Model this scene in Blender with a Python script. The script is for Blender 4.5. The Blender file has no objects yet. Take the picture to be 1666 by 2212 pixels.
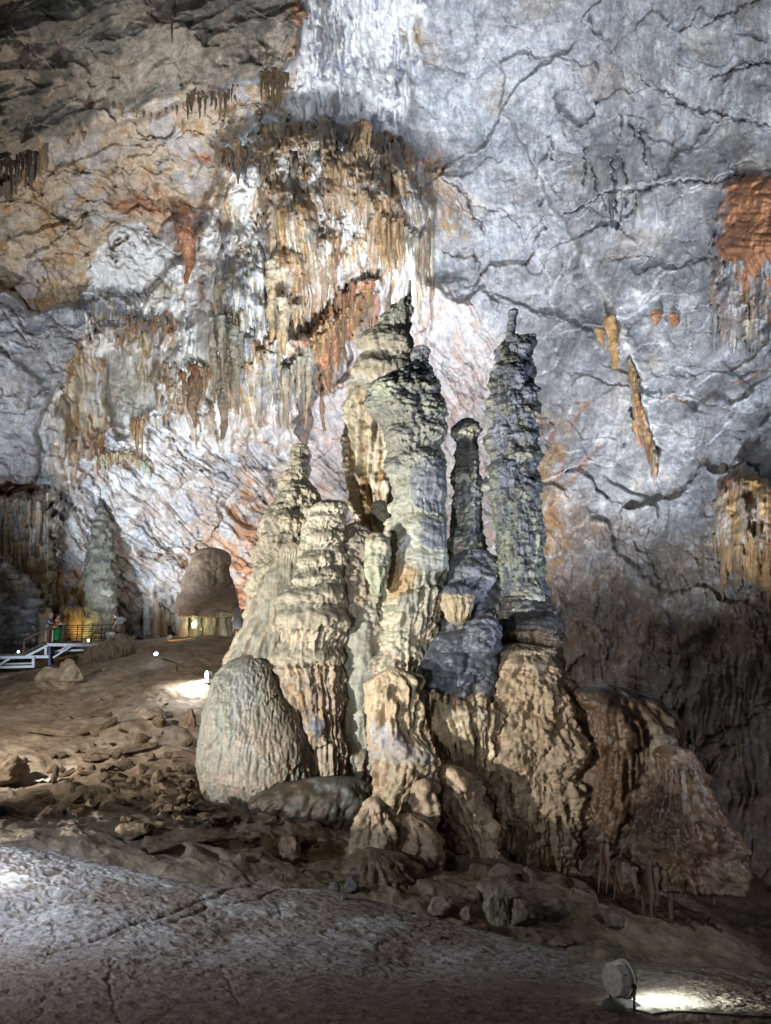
import bpy, bmesh, math, random
import numpy as np
from mathutils import Vector, Matrix
random.seed(7)
F4 = np.float32
C = bpy.context.scene.collection
scene = bpy.context.scene

# ------------------------------------------------------------------ camera
FOC, CX, CY = 1555.4, 833.0, 1106.0        # focal length and centre, in units of a 1666 x 2212 frame
PITCH = math.radians(10.0)
CAMZ = 5.0
cp, sp = math.cos(PITCH), math.sin(PITCH)
cam_data = bpy.data.cameras.new('camera')
cam = bpy.data.objects.new('camera', cam_data)
C.objects.link(cam)
cam.location = (0, 0, CAMZ)
cam.rotation_euler = (math.radians(90) + PITCH, 0, 0)
cam_data.sensor_fit = 'VERTICAL'
cam_data.sensor_height = 24.0
cam_data.lens = 24.0 * FOC / 2212.0
cam_data.clip_start = 0.05
cam_data.clip_end = 400
scene.camera = cam

def P(px, py, Y):
    """Sight line (px, py) met with the upright plane world y = Y. Works on numbers and arrays."""
    a = (px - CX) / FOC
    b = -(py - CY) / FOC
    t = Y / (cp - b * sp)
    return a * t, Y + 0 * t, CAMZ + (sp + b * cp) * t

def PV(px, py, Y):
    x, y, z = P(px, py, Y)
    return Vector((float(x), float(y), float(z)))

def px_m(Y):
    return Y / FOC

# ------------------------------------------------------------------ noise
_r = np.random.RandomState(11)
_G3 = _r.normal(size=(256, 3)); _G3 /= np.linalg.norm(_G3, axis=1)[:, None]
_G3 = _G3.astype(F4)
_a = np.linspace(0, 2 * np.pi, 256, endpoint=False) + 0.13
_G2 = np.stack([np.cos(_a), np.sin(_a)], 1).astype(F4)

def _hash(x, y, z, seed):
    h = (x.astype(np.int64) * 374761393 + y.astype(np.int64) * 668265263 + z * 2147483647 + seed * 974634777) & 0xffffffff
    h = ((h ^ (h >> 13)) * 1274126177) & 0xffffffff
    return (h ^ (h >> 16)) & 0xffffffff

def _hash3(x, y, z, seed):
    h = (x.astype(np.int64) * 374761393 + y.astype(np.int64) * 668265263 + z.astype(np.int64) * 1440662683 + seed * 974634777) & 0xffffffff
    h = ((h ^ (h >> 13)) * 1274126177) & 0xffffffff
    return (h ^ (h >> 16)) & 0xffffffff

def n2(x, y, seed=0):
    x = np.asarray(x, F4); y = np.asarray(y, F4)
    xi = np.floor(x); yi = np.floor(y)
    fx = x - xi; fy = y - yi
    ux = fx * fx * fx * (fx * (fx * 6 - 15) + 10); uy = fy * fy * fy * (fy * (fy * 6 - 15) + 10)
    xi = xi.astype(np.int32); yi = yi.astype(np.int32)
    def g(dx, dy):
        v = _G2[_hash(xi + dx, yi + dy, 0, seed) & 255]
        return v[..., 0] * (fx - dx) + v[..., 1] * (fy - dy)
    a = g(0, 0); b = g(1, 0); c = g(0, 1); d = g(1, 1)
    return ((a + ux * (b - a)) * (1 - uy) + (c + ux * (d - c)) * uy) * 1.4

def n3(x, y, z, seed=0):
    x = np.asarray(x, F4); y = np.asarray(y, F4); z = np.asarray(z, F4)
    xi = np.floor(x); yi = np.floor(y); zi = np.floor(z)
    fx = x - xi; fy = y - yi; fz = z - zi
    ux = fx * fx * fx * (fx * (fx * 6 - 15) + 10); uy = fy * fy * fy * (fy * (fy * 6 - 15) + 10); uz = fz * fz * fz * (fz * (fz * 6 - 15) + 10)
    xi = xi.astype(np.int32); yi = yi.astype(np.int32); zi = zi.astype(np.int32)
    def g(dx, dy, dz):
        v = _G3[_hash3(xi + dx, yi + dy, zi + dz, seed) & 255]
        return v[..., 0] * (fx - dx) + v[..., 1] * (fy - dy) + v[..., 2] * (fz - dz)
    def lay(dz):
        a = g(0, 0, dz); b = g(1, 0, dz); c = g(0, 1, dz); d = g(1, 1, dz)
        return (a + ux * (b - a)) * (1 - uy) + (c + ux * (d - c)) * uy
    l0 = lay(0); l1 = lay(1)
    return (l0 + uz * (l1 - l0)) * 1.5

def fbm2(x, y, o=4, seed=0, gain=0.5, lac=2.07):
    s = 0; a = 1.0; ca, sa = 0.8, 0.6
    for i in range(o):
        s = s + a * n2(x, y, seed + i * 17)
        x, y = (x * ca - y * sa) * lac + 3.1, (x * sa + y * ca) * lac + 1.7
        a *= gain
    return s

def fbs(x, y, o=4, seed=0, gain=0.5, lac=2.07):
    """fbm without rotating the octaves: keeps a stretched grain"""
    s = 0; a = 1.0
    for i in range(o):
        s = s + a * n2(x, y, seed + i * 17)
        x, y = x * lac + 3.1, y * lac + 1.7
        a *= gain
    return s

def fbm3(x, y, z, o=4, seed=0, gain=0.5, lac=2.07):
    s = 0; a = 1.0
    for i in range(o):
        s = s + a * n3(x, y, z, seed + i * 17)
        x, y, z = x * lac + 3.1, y * lac + 1.7, z * lac + 5.3
        a *= gain
    return s

def rid2(x, y, o=4, seed=0, gain=0.5, lac=2.07, rot=True):
    s = 0; a = 1.0; ca, sa = (0.8, 0.6) if rot else (1, 0)
    for i in range(o):
        s = s + a * (1 - 2 * np.abs(n2(x, y, seed + i * 17)))
        x, y = (x * ca - y * sa) * lac + 3.1, (x * sa + y * ca) * lac + 1.7
        a *= gain
    return s

def _rnd(h, k):
    return (((h >> k) & 1023).astype(F4)) / 1023.0

def wor2(x, y, seed=0):
    """cells: nearest distance, second distance, cell hash, offset from the nearest centre"""
    x = np.asarray(x, F4); y = np.asarray(y, F4)
    xi = np.floor(x).astype(np.int32); yi = np.floor(y).astype(np.int32)
    f1 = np.full(x.shape, 9, F4); f2 = np.full(x.shape, 9, F4)
    hid = np.zeros(x.shape, np.int64); ox = np.zeros(x.shape, F4); oy = np.zeros(x.shape, F4)
    for dx in (-1, 0, 1):
        for dy in (-1, 0, 1):
            h = _hash(xi + dx, yi + dy, 0, seed)
            px = xi + dx + _rnd(h, 0); py = yi + dy + _rnd(h, 11)
            ex = x - px; ey = y - py
            d = np.sqrt(ex * ex + ey * ey)
            m = d < f1
            f2 = np.where(m, f1, np.minimum(f2, d))
            f1 = np.where(m, d, f1)
            hid = np.where(m, h, hid); ox = np.where(m, ex, ox); oy = np.where(m, ey, oy)
    return f1, f2, hid, ox, oy

def wor3(x, y, z, seed=0):
    x = np.asarray(x, F4); y = np.asarray(y, F4); z = np.asarray(z, F4)
    xi = np.floor(x).astype(np.int32); yi = np.floor(y).astype(np.int32); zi = np.floor(z).astype(np.int32)
    f1 = np.full(x.shape, 9, F4)
    for dx in (-1, 0, 1):
        for dy in (-1, 0, 1):
            for dz in (-1, 0, 1):
                h = _hash3(xi + dx, yi + dy, zi + dz, seed)
                ex = x - (xi + dx + _rnd(h, 0)); ey = y - (yi + dy + _rnd(h, 10)); ez = z - (zi + dz + _rnd(h, 20))
                f1 = np.minimum(f1, ex * ex + ey * ey + ez * ez)
    return np.sqrt(f1)

def facets(x, y, seed=0, tilt=1.0, step=0.6):
    """broken rock: each cell a tilted plane of its own"""
    f1, f2, h, ox, oy = wor2(x, y, seed)
    return step * (_rnd(h, 2) - 0.5) + tilt * ((_rnd(h, 5) - 0.5) * ox + (_rnd(h, 15) - 0.5) * oy), f2 - f1, h

def sstep(a, b, x):
    t = np.clip((x - a) / (b - a), 0, 1)
    return t * t * (3 - 2 * t)

def mix(a, b, m):
    return a + (b - a) * m

def poly_sd(px, py, poly):
    """signed distance to a polygon, positive inside"""
    d = np.full(px.shape, 1e9, F4); inside = np.zeros(px.shape, bool)
    n = len(poly)
    for i in range(n):
        ax, ay = poly[i]; bx, by = poly[(i + 1) % n]
        ex, ey = bx - ax, by - ay
        L = ex * ex + ey * ey + 1e-9
        t = np.clip(((px - ax) * ex + (py - ay) * ey) / L, 0, 1)
        d = np.minimum(d, (px - ax - t * ex) ** 2 + (py - ay - t * ey) ** 2)
        if ay != by:
            c = ((ay > py) != (by > py)) & (px < (bx - ax) * (py - ay) / (by - ay) + ax)
            inside ^= c
    d = np.sqrt(d)
    return np.where(inside, d, -d)

def rbf(ctrl, qx, qy, sx=1.0, sy=1.0, lam=1e-3):
    """smooth surface through (x, y, value) points"""
    c = np.array(ctrl, np.float64)
    X = c[:, 0] * sx; Y = c[:, 1] * sy; v = c[:, 2]
    n = len(c)
    D = np.sqrt((X[:, None] - X[None]) ** 2 + (Y[:, None] - Y[None]) ** 2)
    A = np.zeros((n + 3, n + 3))
    A[:n, :n] = -D; A[:n, :n] += np.eye(n) * lam
    A[:n, n] = 1; A[:n, n + 1] = X; A[:n, n + 2] = Y
    A[n:, :n] = A[:n, n:].T
    w = np.linalg.solve(A, np.concatenate([v, [0, 0, 0]]))
    out = w[n] + w[n + 1] * qx * sx + w[n + 2] * qy * sy
    for i in range(n):
        out = out - w[i] * np.sqrt((qx * sx - X[i]) ** 2 + (qy * sy - Y[i]) ** 2)
    return out.astype(F4)

def blur(a, k, wrapx=False):
    """box blur, k cells each side"""
    if k < 1: return a
    for ax in (0, 1):
        mode = 'wrap' if (wrapx and ax == 1) else 'edge'
        pad = [(0, 0)] * a.ndim; pad[ax] = (k + 1, k)
        b = np.cumsum(np.pad(a, pad, mode=mode).astype(np.float64), axis=ax)
        n = a.shape[ax]
        hi = np.take(b, np.arange(2 * k + 1, 2 * k + 1 + n), axis=ax)
        lo = np.take(b, np.arange(0, n), axis=ax)
        a = ((hi - lo) / (2 * k + 1)).astype(F4)
    return a

# ------------------------------------------------------------------ meshes from grids
def grid_mesh(name, X, Y, Z, col=None, wrap=False, flip=False, mat=None, parent=None, caps=False, keep=None):
    ny, nx = X.shape
    co = np.stack([X, Y, Z], -1).reshape(-1, 3).astype(F4)
    idx = np.arange(ny * nx, dtype=np.int32).reshape(ny, nx)
    if wrap:
        r = np.roll(idx, -1, axis=1)
        a, b, c, d = idx[:-1], r[:-1], r[1:], idx[1:]
    else:
        a, b, c, d = idx[:-1, :-1], idx[:-1, 1:], idx[1:, 1:], idx[1:, :-1]
    q = np.stack([a, b, c, d] if not flip else [d, c, b, a], -1).reshape(-1, 4)
    extra = []
    if keep is not None:
        kq = (keep[:-1, :-1] | keep[:-1, 1:] | keep[1:, 1:] | keep[1:, :-1]).ravel(); q = q[kq]
        used, inv = np.unique(q.ravel(), return_inverse=True); co = co[used]; q = inv.reshape(-1, 4).astype(np.int32)
        if col is not None: col = col.reshape(-1, col.shape[-1])[used]
    if caps and wrap:
        extra = [list(idx[0]), list(idx[-1][::-1])]
        if not flip: extra = [e[::-1] for e in extra]
    me = bpy.data.meshes.new(name)
    nl = q.size + sum(len(e) for e in extra)
    npoly = len(q) + len(extra)
    me.vertices.add(len(co)); me.vertices.foreach_set('co', co.ravel())
    me.loops.add(nl)
    lv = q.ravel()
    if extra: lv = np.concatenate([lv] + [np.array(e, np.int32) for e in extra])
    me.loops.foreach_set('vertex_index', lv.astype(np.int32))
    me.polygons.add(npoly)
    st = np.arange(len(q)) * 4
    if extra:
        st = np.concatenate([st, [q.size, q.size + len(extra[0])]])
    me.polygons.foreach_set('loop_start', st.astype(np.int32))
    me.polygons.foreach_set('use_smooth', np.ones(npoly, bool))
    me.update(calc_edges=True)
    if col is not None:
        set_col(me, col.reshape(-1, col.shape[-1]))
    o = bpy.data.objects.new(name, me); C.objects.link(o)
    if mat: me.materials.append(mat)
    if parent: o.parent = parent
    return o

def set_col(me, c):
    n = len(me.vertices)
    if c.shape[-1] == 3: c = np.concatenate([c, np.zeros((n, 1))], 1)
    at = me.color_attributes.new('Tint', 'FLOAT_COLOR', 'POINT')
    at.data.foreach_set('color', np.clip(c, 0, 1).astype(F4).ravel())

def tag(o, label=None, cat=None, group=None, kind=None):
    if label: o['label'] = label
    if cat: o['category'] = cat
    if group: o['group'] = group
    if kind: o['kind'] = kind
    elif cat: o['kind'] = 'thing'
    return o

def thing(name, label, cat, loc=(0, 0, 0), group=None):
    o = bpy.data.objects.new(name, None); C.objects.link(o)
    o.location = loc; o.empty_display_size = 0.1
    return tag(o, label, cat, group)

def adopt(parent, child):
    """make child a part of parent, keeping where it stands"""
    child.parent = parent
    child.matrix_parent_inverse = Matrix.Translation(-Vector(parent.location))

# ------------------------------------------------------------------ materials
def rock_mat(name, fine=9.0, fstr=0.35, bump=0.5, bumpd=0.03, rough=0.75, stretch=1.0, wet=0.25, spec=0.3, grain=60.0):
    """rock: mineral colour from the mesh (Tint; its alpha is wetness), broken up by noise in the object's own space"""
    m = bpy.data.materials.new(name); m.use_nodes = True
    nt = m.node_tree; N = nt.nodes; L = nt.links
    N.clear()
    out = N.new('ShaderNodeOutputMaterial'); b = N.new('ShaderNodeBsdfPrincipled')
    L.new(b.outputs[0], out.inputs[0])
    at = N.new('ShaderNodeAttribute'); at.attribute_name = 'Tint'
    tc = N.new('ShaderNodeTexCoord'); mp = N.new('ShaderNodeMapping')
    mp.inputs['Scale'].default_value = (1, 1, stretch)
    L.new(tc.outputs['Object'], mp.inputs[0])
    n1 = N.new('ShaderNodeTexNoise'); n1.inputs['Scale'].default_value = fine; n1.inputs['Detail'].default_value = 8; n1.inputs['Roughness'].default_value = 0.65
    L.new(mp.outputs[0], n1.inputs['Vector'])
    n2_ = N.new('ShaderNodeTexNoise'); n2_.inputs['Scale'].default_value = grain; n2_.inputs['Detail'].default_value = 4; n2_.inputs['Roughness'].default_value = 0.7
    L.new(tc.outputs['Object'], n2_.inputs['Vector'])
    mr = N.new('ShaderNodeMapRange'); mr.inputs[1].default_value = 0.3; mr.inputs[2].default_value = 0.7
    mr.inputs[3].default_value = 1 - fstr; mr.inputs[4].default_value = 1 + fstr
    L.new(n1.outputs['Fac'], mr.inputs[0])
    mr2 = N.new('ShaderNodeMapRange'); mr2.inputs[1].default_value = 0.3; mr2.inputs[2].default_value = 0.7
    mr2.inputs[3].default_value = 1 - fstr * 0.6; mr2.inputs[4].default_value = 1 + fstr * 0.6
    L.new(n2_.outputs['Fac'], mr2.inputs[0])
    mu = N.new('ShaderNodeMath'); mu.operation = 'MULTIPLY'
    L.new(mr.outputs[0], mu.inputs[0]); L.new(mr2.outputs[0], mu.inputs[1])
    vm = N.new('ShaderNodeVectorMath'); vm.operation = 'SCALE'
    L.new(at.outputs['Color'], vm.inputs[0]); L.new(mu.outputs[0], vm.inputs['Scale'])
    L.new(vm.outputs[0], b.inputs['Base Color'])
    rr = N.new('ShaderNodeMapRange'); rr.inputs[3].default_value = rough; rr.inputs[4].default_value = wet
    L.new(at.outputs['Alpha'], rr.inputs[0]); L.new(rr.outputs[0], b.inputs['Roughness'])
    b.inputs['Specular IOR Level'].default_value = spec
    ad = N.new('ShaderNodeMath'); ad.operation = 'MULTIPLY_ADD'; ad.inputs[1].default_value = 0.35
    L.new(n2_.outputs['Fac'], ad.inputs[0]); L.new(n1.outputs['Fac'], ad.inputs[2])
    bp = N.new('ShaderNodeBump'); bp.inputs['Strength'].default_value = bump; bp.inputs['Distance'].default_value = bumpd
    L.new(ad.outputs[0], bp.inputs['Height']); L.new(bp.outputs[0], b.inputs['Normal'])
    return m

def plain_mat(name, col, rough=0.6, metal=0.0, var=0.15, scale=12.0, emit=None, estr=0.0, trans=0.0):
    m = bpy.data.materials.new(name); m.use_nodes = True
    nt = m.node_tree; N = nt.nodes; L = nt.links
    b = N['Principled BSDF']
    tc = N.new('ShaderNodeTexCoord'); n = N.new('ShaderNodeTexNoise'); n.inputs['Scale'].default_value = scale; n.inputs['Detail'].default_value = 6
    L.new(tc.outputs['Object'], n.inputs['Vector'])
    cr = N.new('ShaderNodeValToRGB')
    cr.color_ramp.elements[0].position = 0.3; cr.color_ramp.elements[1].position = 0.7
    cr.color_ramp.elements[0].color = [*(max(0, c * (1 - var)) for c in col), 1]
    cr.color_ramp.elements[1].color = [*(min(1, c * (1 + var)) for c in col), 1]
    L.new(n.outputs['Fac'], cr.inputs[0]); L.new(cr.outputs[0], b.inputs['Base Color'])
    b.inputs['Roughness'].default_value = rough; b.inputs['Metallic'].default_value = metal
    if emit:
        b.inputs['Emission Color'].default_value = (*emit, 1); b.inputs['Emission Strength'].default_value = estr
    return m

# mineral colours
GREY = np.array((0.345, 0.355, 0.38)); WHITE = np.array((0.74, 0.74, 0.73)); CREAM = np.array((0.57, 0.50, 0.375))
TAN = np.array((0.40, 0.32, 0.245)); BUFF = np.array((0.50, 0.41, 0.30)); OCHRE = np.array((0.36, 0.225, 0.10)); RUST = np.array((0.33, 0.155, 0.08))
BROWN = np.array((0.20, 0.135, 0.08)); DARK = np.array((0.075, 0.068, 0.062)); SLATE = np.array((0.085, 0.09, 0.105)); PINK = np.array((0.50, 0.455, 0.44))
CEIL = np.array((0.17, 0.155, 0.125)); MUD = np.array((0.235, 0.17, 0.115)); SAGE = np.array((0.42, 0.41, 0.335)); LIME = np.array((0.47, 0.50, 0.36))

# ------------------------------------------------------------------ stamps on a height grid
class Relief:
    """A height field H (metres, outwards) and colour field K on a grid with metric axes s (across) and z (up)."""
    def __init__(self, s, z, wrap=False):
        self.s = s; self.z = z; self.wrap = wrap            # 1-D axes
        self.H = np.zeros((len(z), len(s)), F4)
        self.K = np.zeros((len(z), len(s), 4), F4)
        self.ds = abs(s[1] - s[0]); self.dz = abs(z[1] - z[0])
        self.zup = z[1] > z[0]
    def win(self, s0, s1, z0, z1):
        ns, nz = len(self.s), len(self.z)
        i0 = int(math.floor((s0 - self.s[0]) / self.ds)); i1 = int(math.ceil((s1 - self.s[0]) / self.ds)) + 1
        if self.zup:
            j0 = int((z0 - self.z[0]) / self.dz); j1 = int((z1 - self.z[0]) / self.dz) + 2
        else:
            j0 = int((self.z[0] - z1) / self.dz); j1 = int((self.z[0] - z0) / self.dz) + 2
        j0 = max(j0, 0); j1 = min(j1, nz)
        if j1 - j0 < 1: return None
        if self.wrap:
            if i1 - i0 > ns: i0, i1 = i0, i0 + ns
            ii = np.arange(i0, i1); ss = self.s[0] + ii * self.ds
            return np.ix_(np.arange(j0, j1), ii % ns), ss[None, :].astype(F4), self.z[j0:j1][:, None].astype(F4)
        i0 = max(i0, 0); i1 = min(i1, ns)
        if i1 - i0 < 1: return None
        return np.ix_(np.arange(j0, j1), np.arange(i0, i1)), self.s[i0:i1][None, :].astype(F4), self.z[j0:j1][:, None].astype(F4)
    def put(self, ix, val, col, thr=0.0, alpha=None, add=0.0):
        h = self.H[ix]
        base = val if not add else val + add * h
        m = (val > thr) & (base > h)
        self.H[ix] = np.where(m, base, h)
        if col is not None:
            k = self.K[ix]
            a = m.astype(F4) * (1.0 if alpha is None else alpha)
            cc = np.asarray(col, F4)
            if cc.ndim == 1: cc = np.broadcast_to(cc, k[..., :len(cc)].shape)
            n = cc.shape[-1]
            k[..., :n] = k[..., :n] + (cc - k[..., :n]) * a[..., None]
            self.K[ix] = k
    def strand(self, s0, ztop, zbot, w, amp, col=None, lean=0.0, wob=0.0, taper=0.7, seed=0, add=0.0, tip=None):
        """a drip or rib hanging from ztop to zbot"""
        ext = w + abs(lean) * (ztop - zbot) + wob
        g = self.win(s0 - ext, s0 + ext, zbot, ztop)
        if g is None: return
        ix, ss, zz = g
        t = np.clip((ztop - zz) / max(ztop - zbot, 1e-3), 0, 1)
        sc = s0 + lean * (ztop - zz) + (wob * np.sin(zz * (2.1 / max(w * 6, .05)) + seed) if wob else 0)
        ww = w * (1 - taper * t ** 1.6) * (1 + 0.18 * np.sin(zz / max(w, .02) * 1.1 + seed * 1.7))
        a = (ss - sc) / np.maximum(ww, 1e-3)
        rise = np.clip(t / 0.12, 0, 1) ** 0.7
        v = amp * np.sqrt(np.clip(1 - a * a, 0, 1)) * (0.25 + 0.75 * rise) * (1 - 0.35 * t)
        v = np.where((zz <= ztop) & (zz >= zbot), v, 0)
        if tip is not None and col is not None:
            cc = np.asarray(col, F4)[None, None] * (1 - t[..., None] ** 2) + np.asarray(tip, F4)[None, None] * t[..., None] ** 2
            cc = np.broadcast_to(cc, v.shape + (cc.shape[-1],))
            self.put(ix, v, cc, thr=amp * 0.05, add=add)
        else:
            self.put(ix, v, col, thr=amp * 0.05, add=add)
    def bell(self, s0, z0, w, h, amp, drip=0.25, dw=0.1, cap=None, skirt=None, seed=0, flat=1.7, add=0.0, capline=0.45, sag=0.2):
        """a bell or shelf of flowstone: rounded cap, then a ragged lower edge of drips"""
        g = self.win(s0 - w, s0 + w, z0 - drip * 1.6 - h * sag, z0 + h)
        if g is None: return
        ix, ss, zz = g
        a = (ss - s0) / w
        e = 0.5 + 0.5 * n2(ss / (dw * 1.9), np.zeros_like(ss) + seed * 3.3, 5)
        e2 = 0.5 + 0.5 * n2(ss / (dw * 0.8), np.zeros_like(ss) + seed * 1.3, 9)
        zb = z0 - drip * (1.2 * e ** 1.5 + 0.7 * e2 ** 2) * (1 - a * a) + h * sag * a * a
        t = (zz - zb) / np.maximum(z0 + h - zb, 1e-3)
        env = np.clip(1 - np.abs(a) ** 2.4, 0, 1) ** 0.55
        v = amp * env * np.where(t >= 0, np.clip(1 - np.clip(t, 0, 1) ** flat, 0, 1) ** 0.6, 0)
        # the skirt is fluted and draws in a little towards its lower edge
        fl = 0.82 + 0.18 * np.clip(1.6 * np.abs(n2(ss / (dw * 0.9), zz * 0.3 + seed, 21)) , 0, 1)
        tz = np.clip((zz - z0) / h, -1, 1)
        v = v * np.where(tz < 0.3, mix(1.0, fl, sstep(0.35, 0.0, tz)), 1.0) * (1 - 0.45 * sstep(0.1, -0.6, tz))
        col = None
        if cap is not None:
            cn = n2(ss * 3 / max(w, .2), zz * 3 / max(h, .2) + seed, 31) * 0.22
            mcap = sstep(capline - 0.12, capline + 0.12, (zz - z0) / h + cn)
            col = np.asarray(skirt, F4)[None, None] + (np.asarray(cap, F4) - np.asarray(skirt, F4))[None, None] * mcap[..., None]  # dark caps paint a dust coat and the shade on top together
        al = None if col is None else (np.clip((1 - np.abs(a)) * 4 + .5 * n2(ss * 4 / max(w, .1), zz * 4 / max(h, .1) + seed, 33), 0, 1) * np.clip((z0 + h - zz) / (.35 * h) + .5 * n2(ss * 5 / max(w, .1), zz * 3 / max(h, .1), 35), 0, 1))
        self.put(ix, v, col, thr=amp * 0.04, add=add, alpha=al)
    def knob(self, s0, z0, w, h, amp, col=None, add=0.0, pw=0.5):
        g = self.win(s0 - w, s0 + w, z0 - h, z0 + h)
        if g is None: return
        ix, ss, zz = g
        q = ((ss - s0) / w) ** 2 + ((zz - z0) / h) ** 2
        self.put(ix, amp * np.clip(1 - q, 0, 1) ** pw, col, thr=amp * 0.05, add=add)
    def crack(self, pts, w, depth, col=None, seed=0, jit=0.0, blend=0.8, taper=True, step=0.0):
        """a ragged fissure along a broken line of (s, z) points"""
        p = np.array(pts, float)
        seg = [p[0]]; rng = random.Random(seed)
        for i in range(len(p) - 1):
            e = p[i + 1] - p[i]; d = np.hypot(*e); k = max(2, int(d / 5)); nrm = np.array((-e[1], e[0])) / max(d, 1e-6); dev = 0
            for j in range(1, k + 1):
                dev = dev * .55 + rng.gauss(0, 2.0 + jit)
                seg.append(p[i] + e * j / k + nrm * dev * (1 if j < k else .3))
        seg = np.array(seg); n = len(seg)
        g = self.win(seg[:, 0].min() - w * 4, seg[:, 0].max() + w * 4, seg[:, 1].min() - w * 4, seg[:, 1].max() + w * 4)
        if g is None: return
        ix, ss, zz = g
        best = np.full((zz.shape[0], ss.shape[1]), 1e9, F4); wid = np.ones_like(best)
        ph = rng.uniform(0, 99)
        for i in range(n - 1):
            a, b = seg[i], seg[i + 1]
            q = (i + .5) / n
            tw = w * (.25 + .75 * math.sin(math.pi * q) if taper else 1.0) * (.25 + 1.5 * abs(math.sin(i * .37 + ph) * math.sin(i * .9 + ph * 2)) + .25 * rng.random())
            e = b - a; L = e @ e + 1e-9
            i0 = np.searchsorted(ss[0], min(a[0], b[0]) - 3 * tw - 1); i1 = np.searchsorted(ss[0], max(a[0], b[0]) + 3 * tw + 1)
            zc = zz[:, 0] if self.zup else -zz[:, 0]
            lo, hi = min(a[1], b[1]) - 3 * tw - 1, max(a[1], b[1]) + 3 * tw + 1
            j0, j1 = (np.searchsorted(zc, lo), np.searchsorted(zc, hi)) if self.zup else (np.searchsorted(zc, -hi), np.searchsorted(zc, -lo))
            if i1 <= i0 or j1 <= j0: continue
            S_, Z_ = ss[:, i0:i1], zz[j0:j1]
            t = np.clip(((S_ - a[0]) * e[0] + (Z_ - a[1]) * e[1]) / L, 0, 1)
            d = np.sqrt((S_ - a[0] - t * e[0]) ** 2 + (Z_ - a[1] - t * e[1]) ** 2) / tw
            best[j0:j1, i0:i1] = np.minimum(best[j0:j1, i0:i1], d)
        m = np.exp(-np.minimum(best, 9) ** 2)
        self.H[ix] = self.H[ix] - depth * m
        if col is not None:
            k = self.K[ix]; mm = (np.clip(m * 1.3, 0, 1) * blend)[..., None]
            k[..., :3] = k[..., :3] * (1 - mm) + np.asarray(col, F4) * mm
            self.K[ix] = k

def remap(A, DX, DY):
    """A sampled at its own cells moved by (DX, DY) cells"""
    ny, nx = A.shape[:2]
    J, I = np.mgrid[0:ny, 0:nx].astype(F4)
    I = np.clip(I + DX, 0, nx - 1.001); J = np.clip(J + DY, 0, ny - 1.001)
    i = I.astype(np.int32); j = J.astype(np.int32); fi = I - i; fj = J - j
    if A.ndim == 3: fi = fi[..., None]; fj = fj[..., None]
    return (A[j, i] * (1 - fi) + A[j, i + 1] * fi) * (1 - fj) + (A[j + 1, i] * (1 - fi) + A[j + 1, i + 1] * fi) * fj
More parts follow.
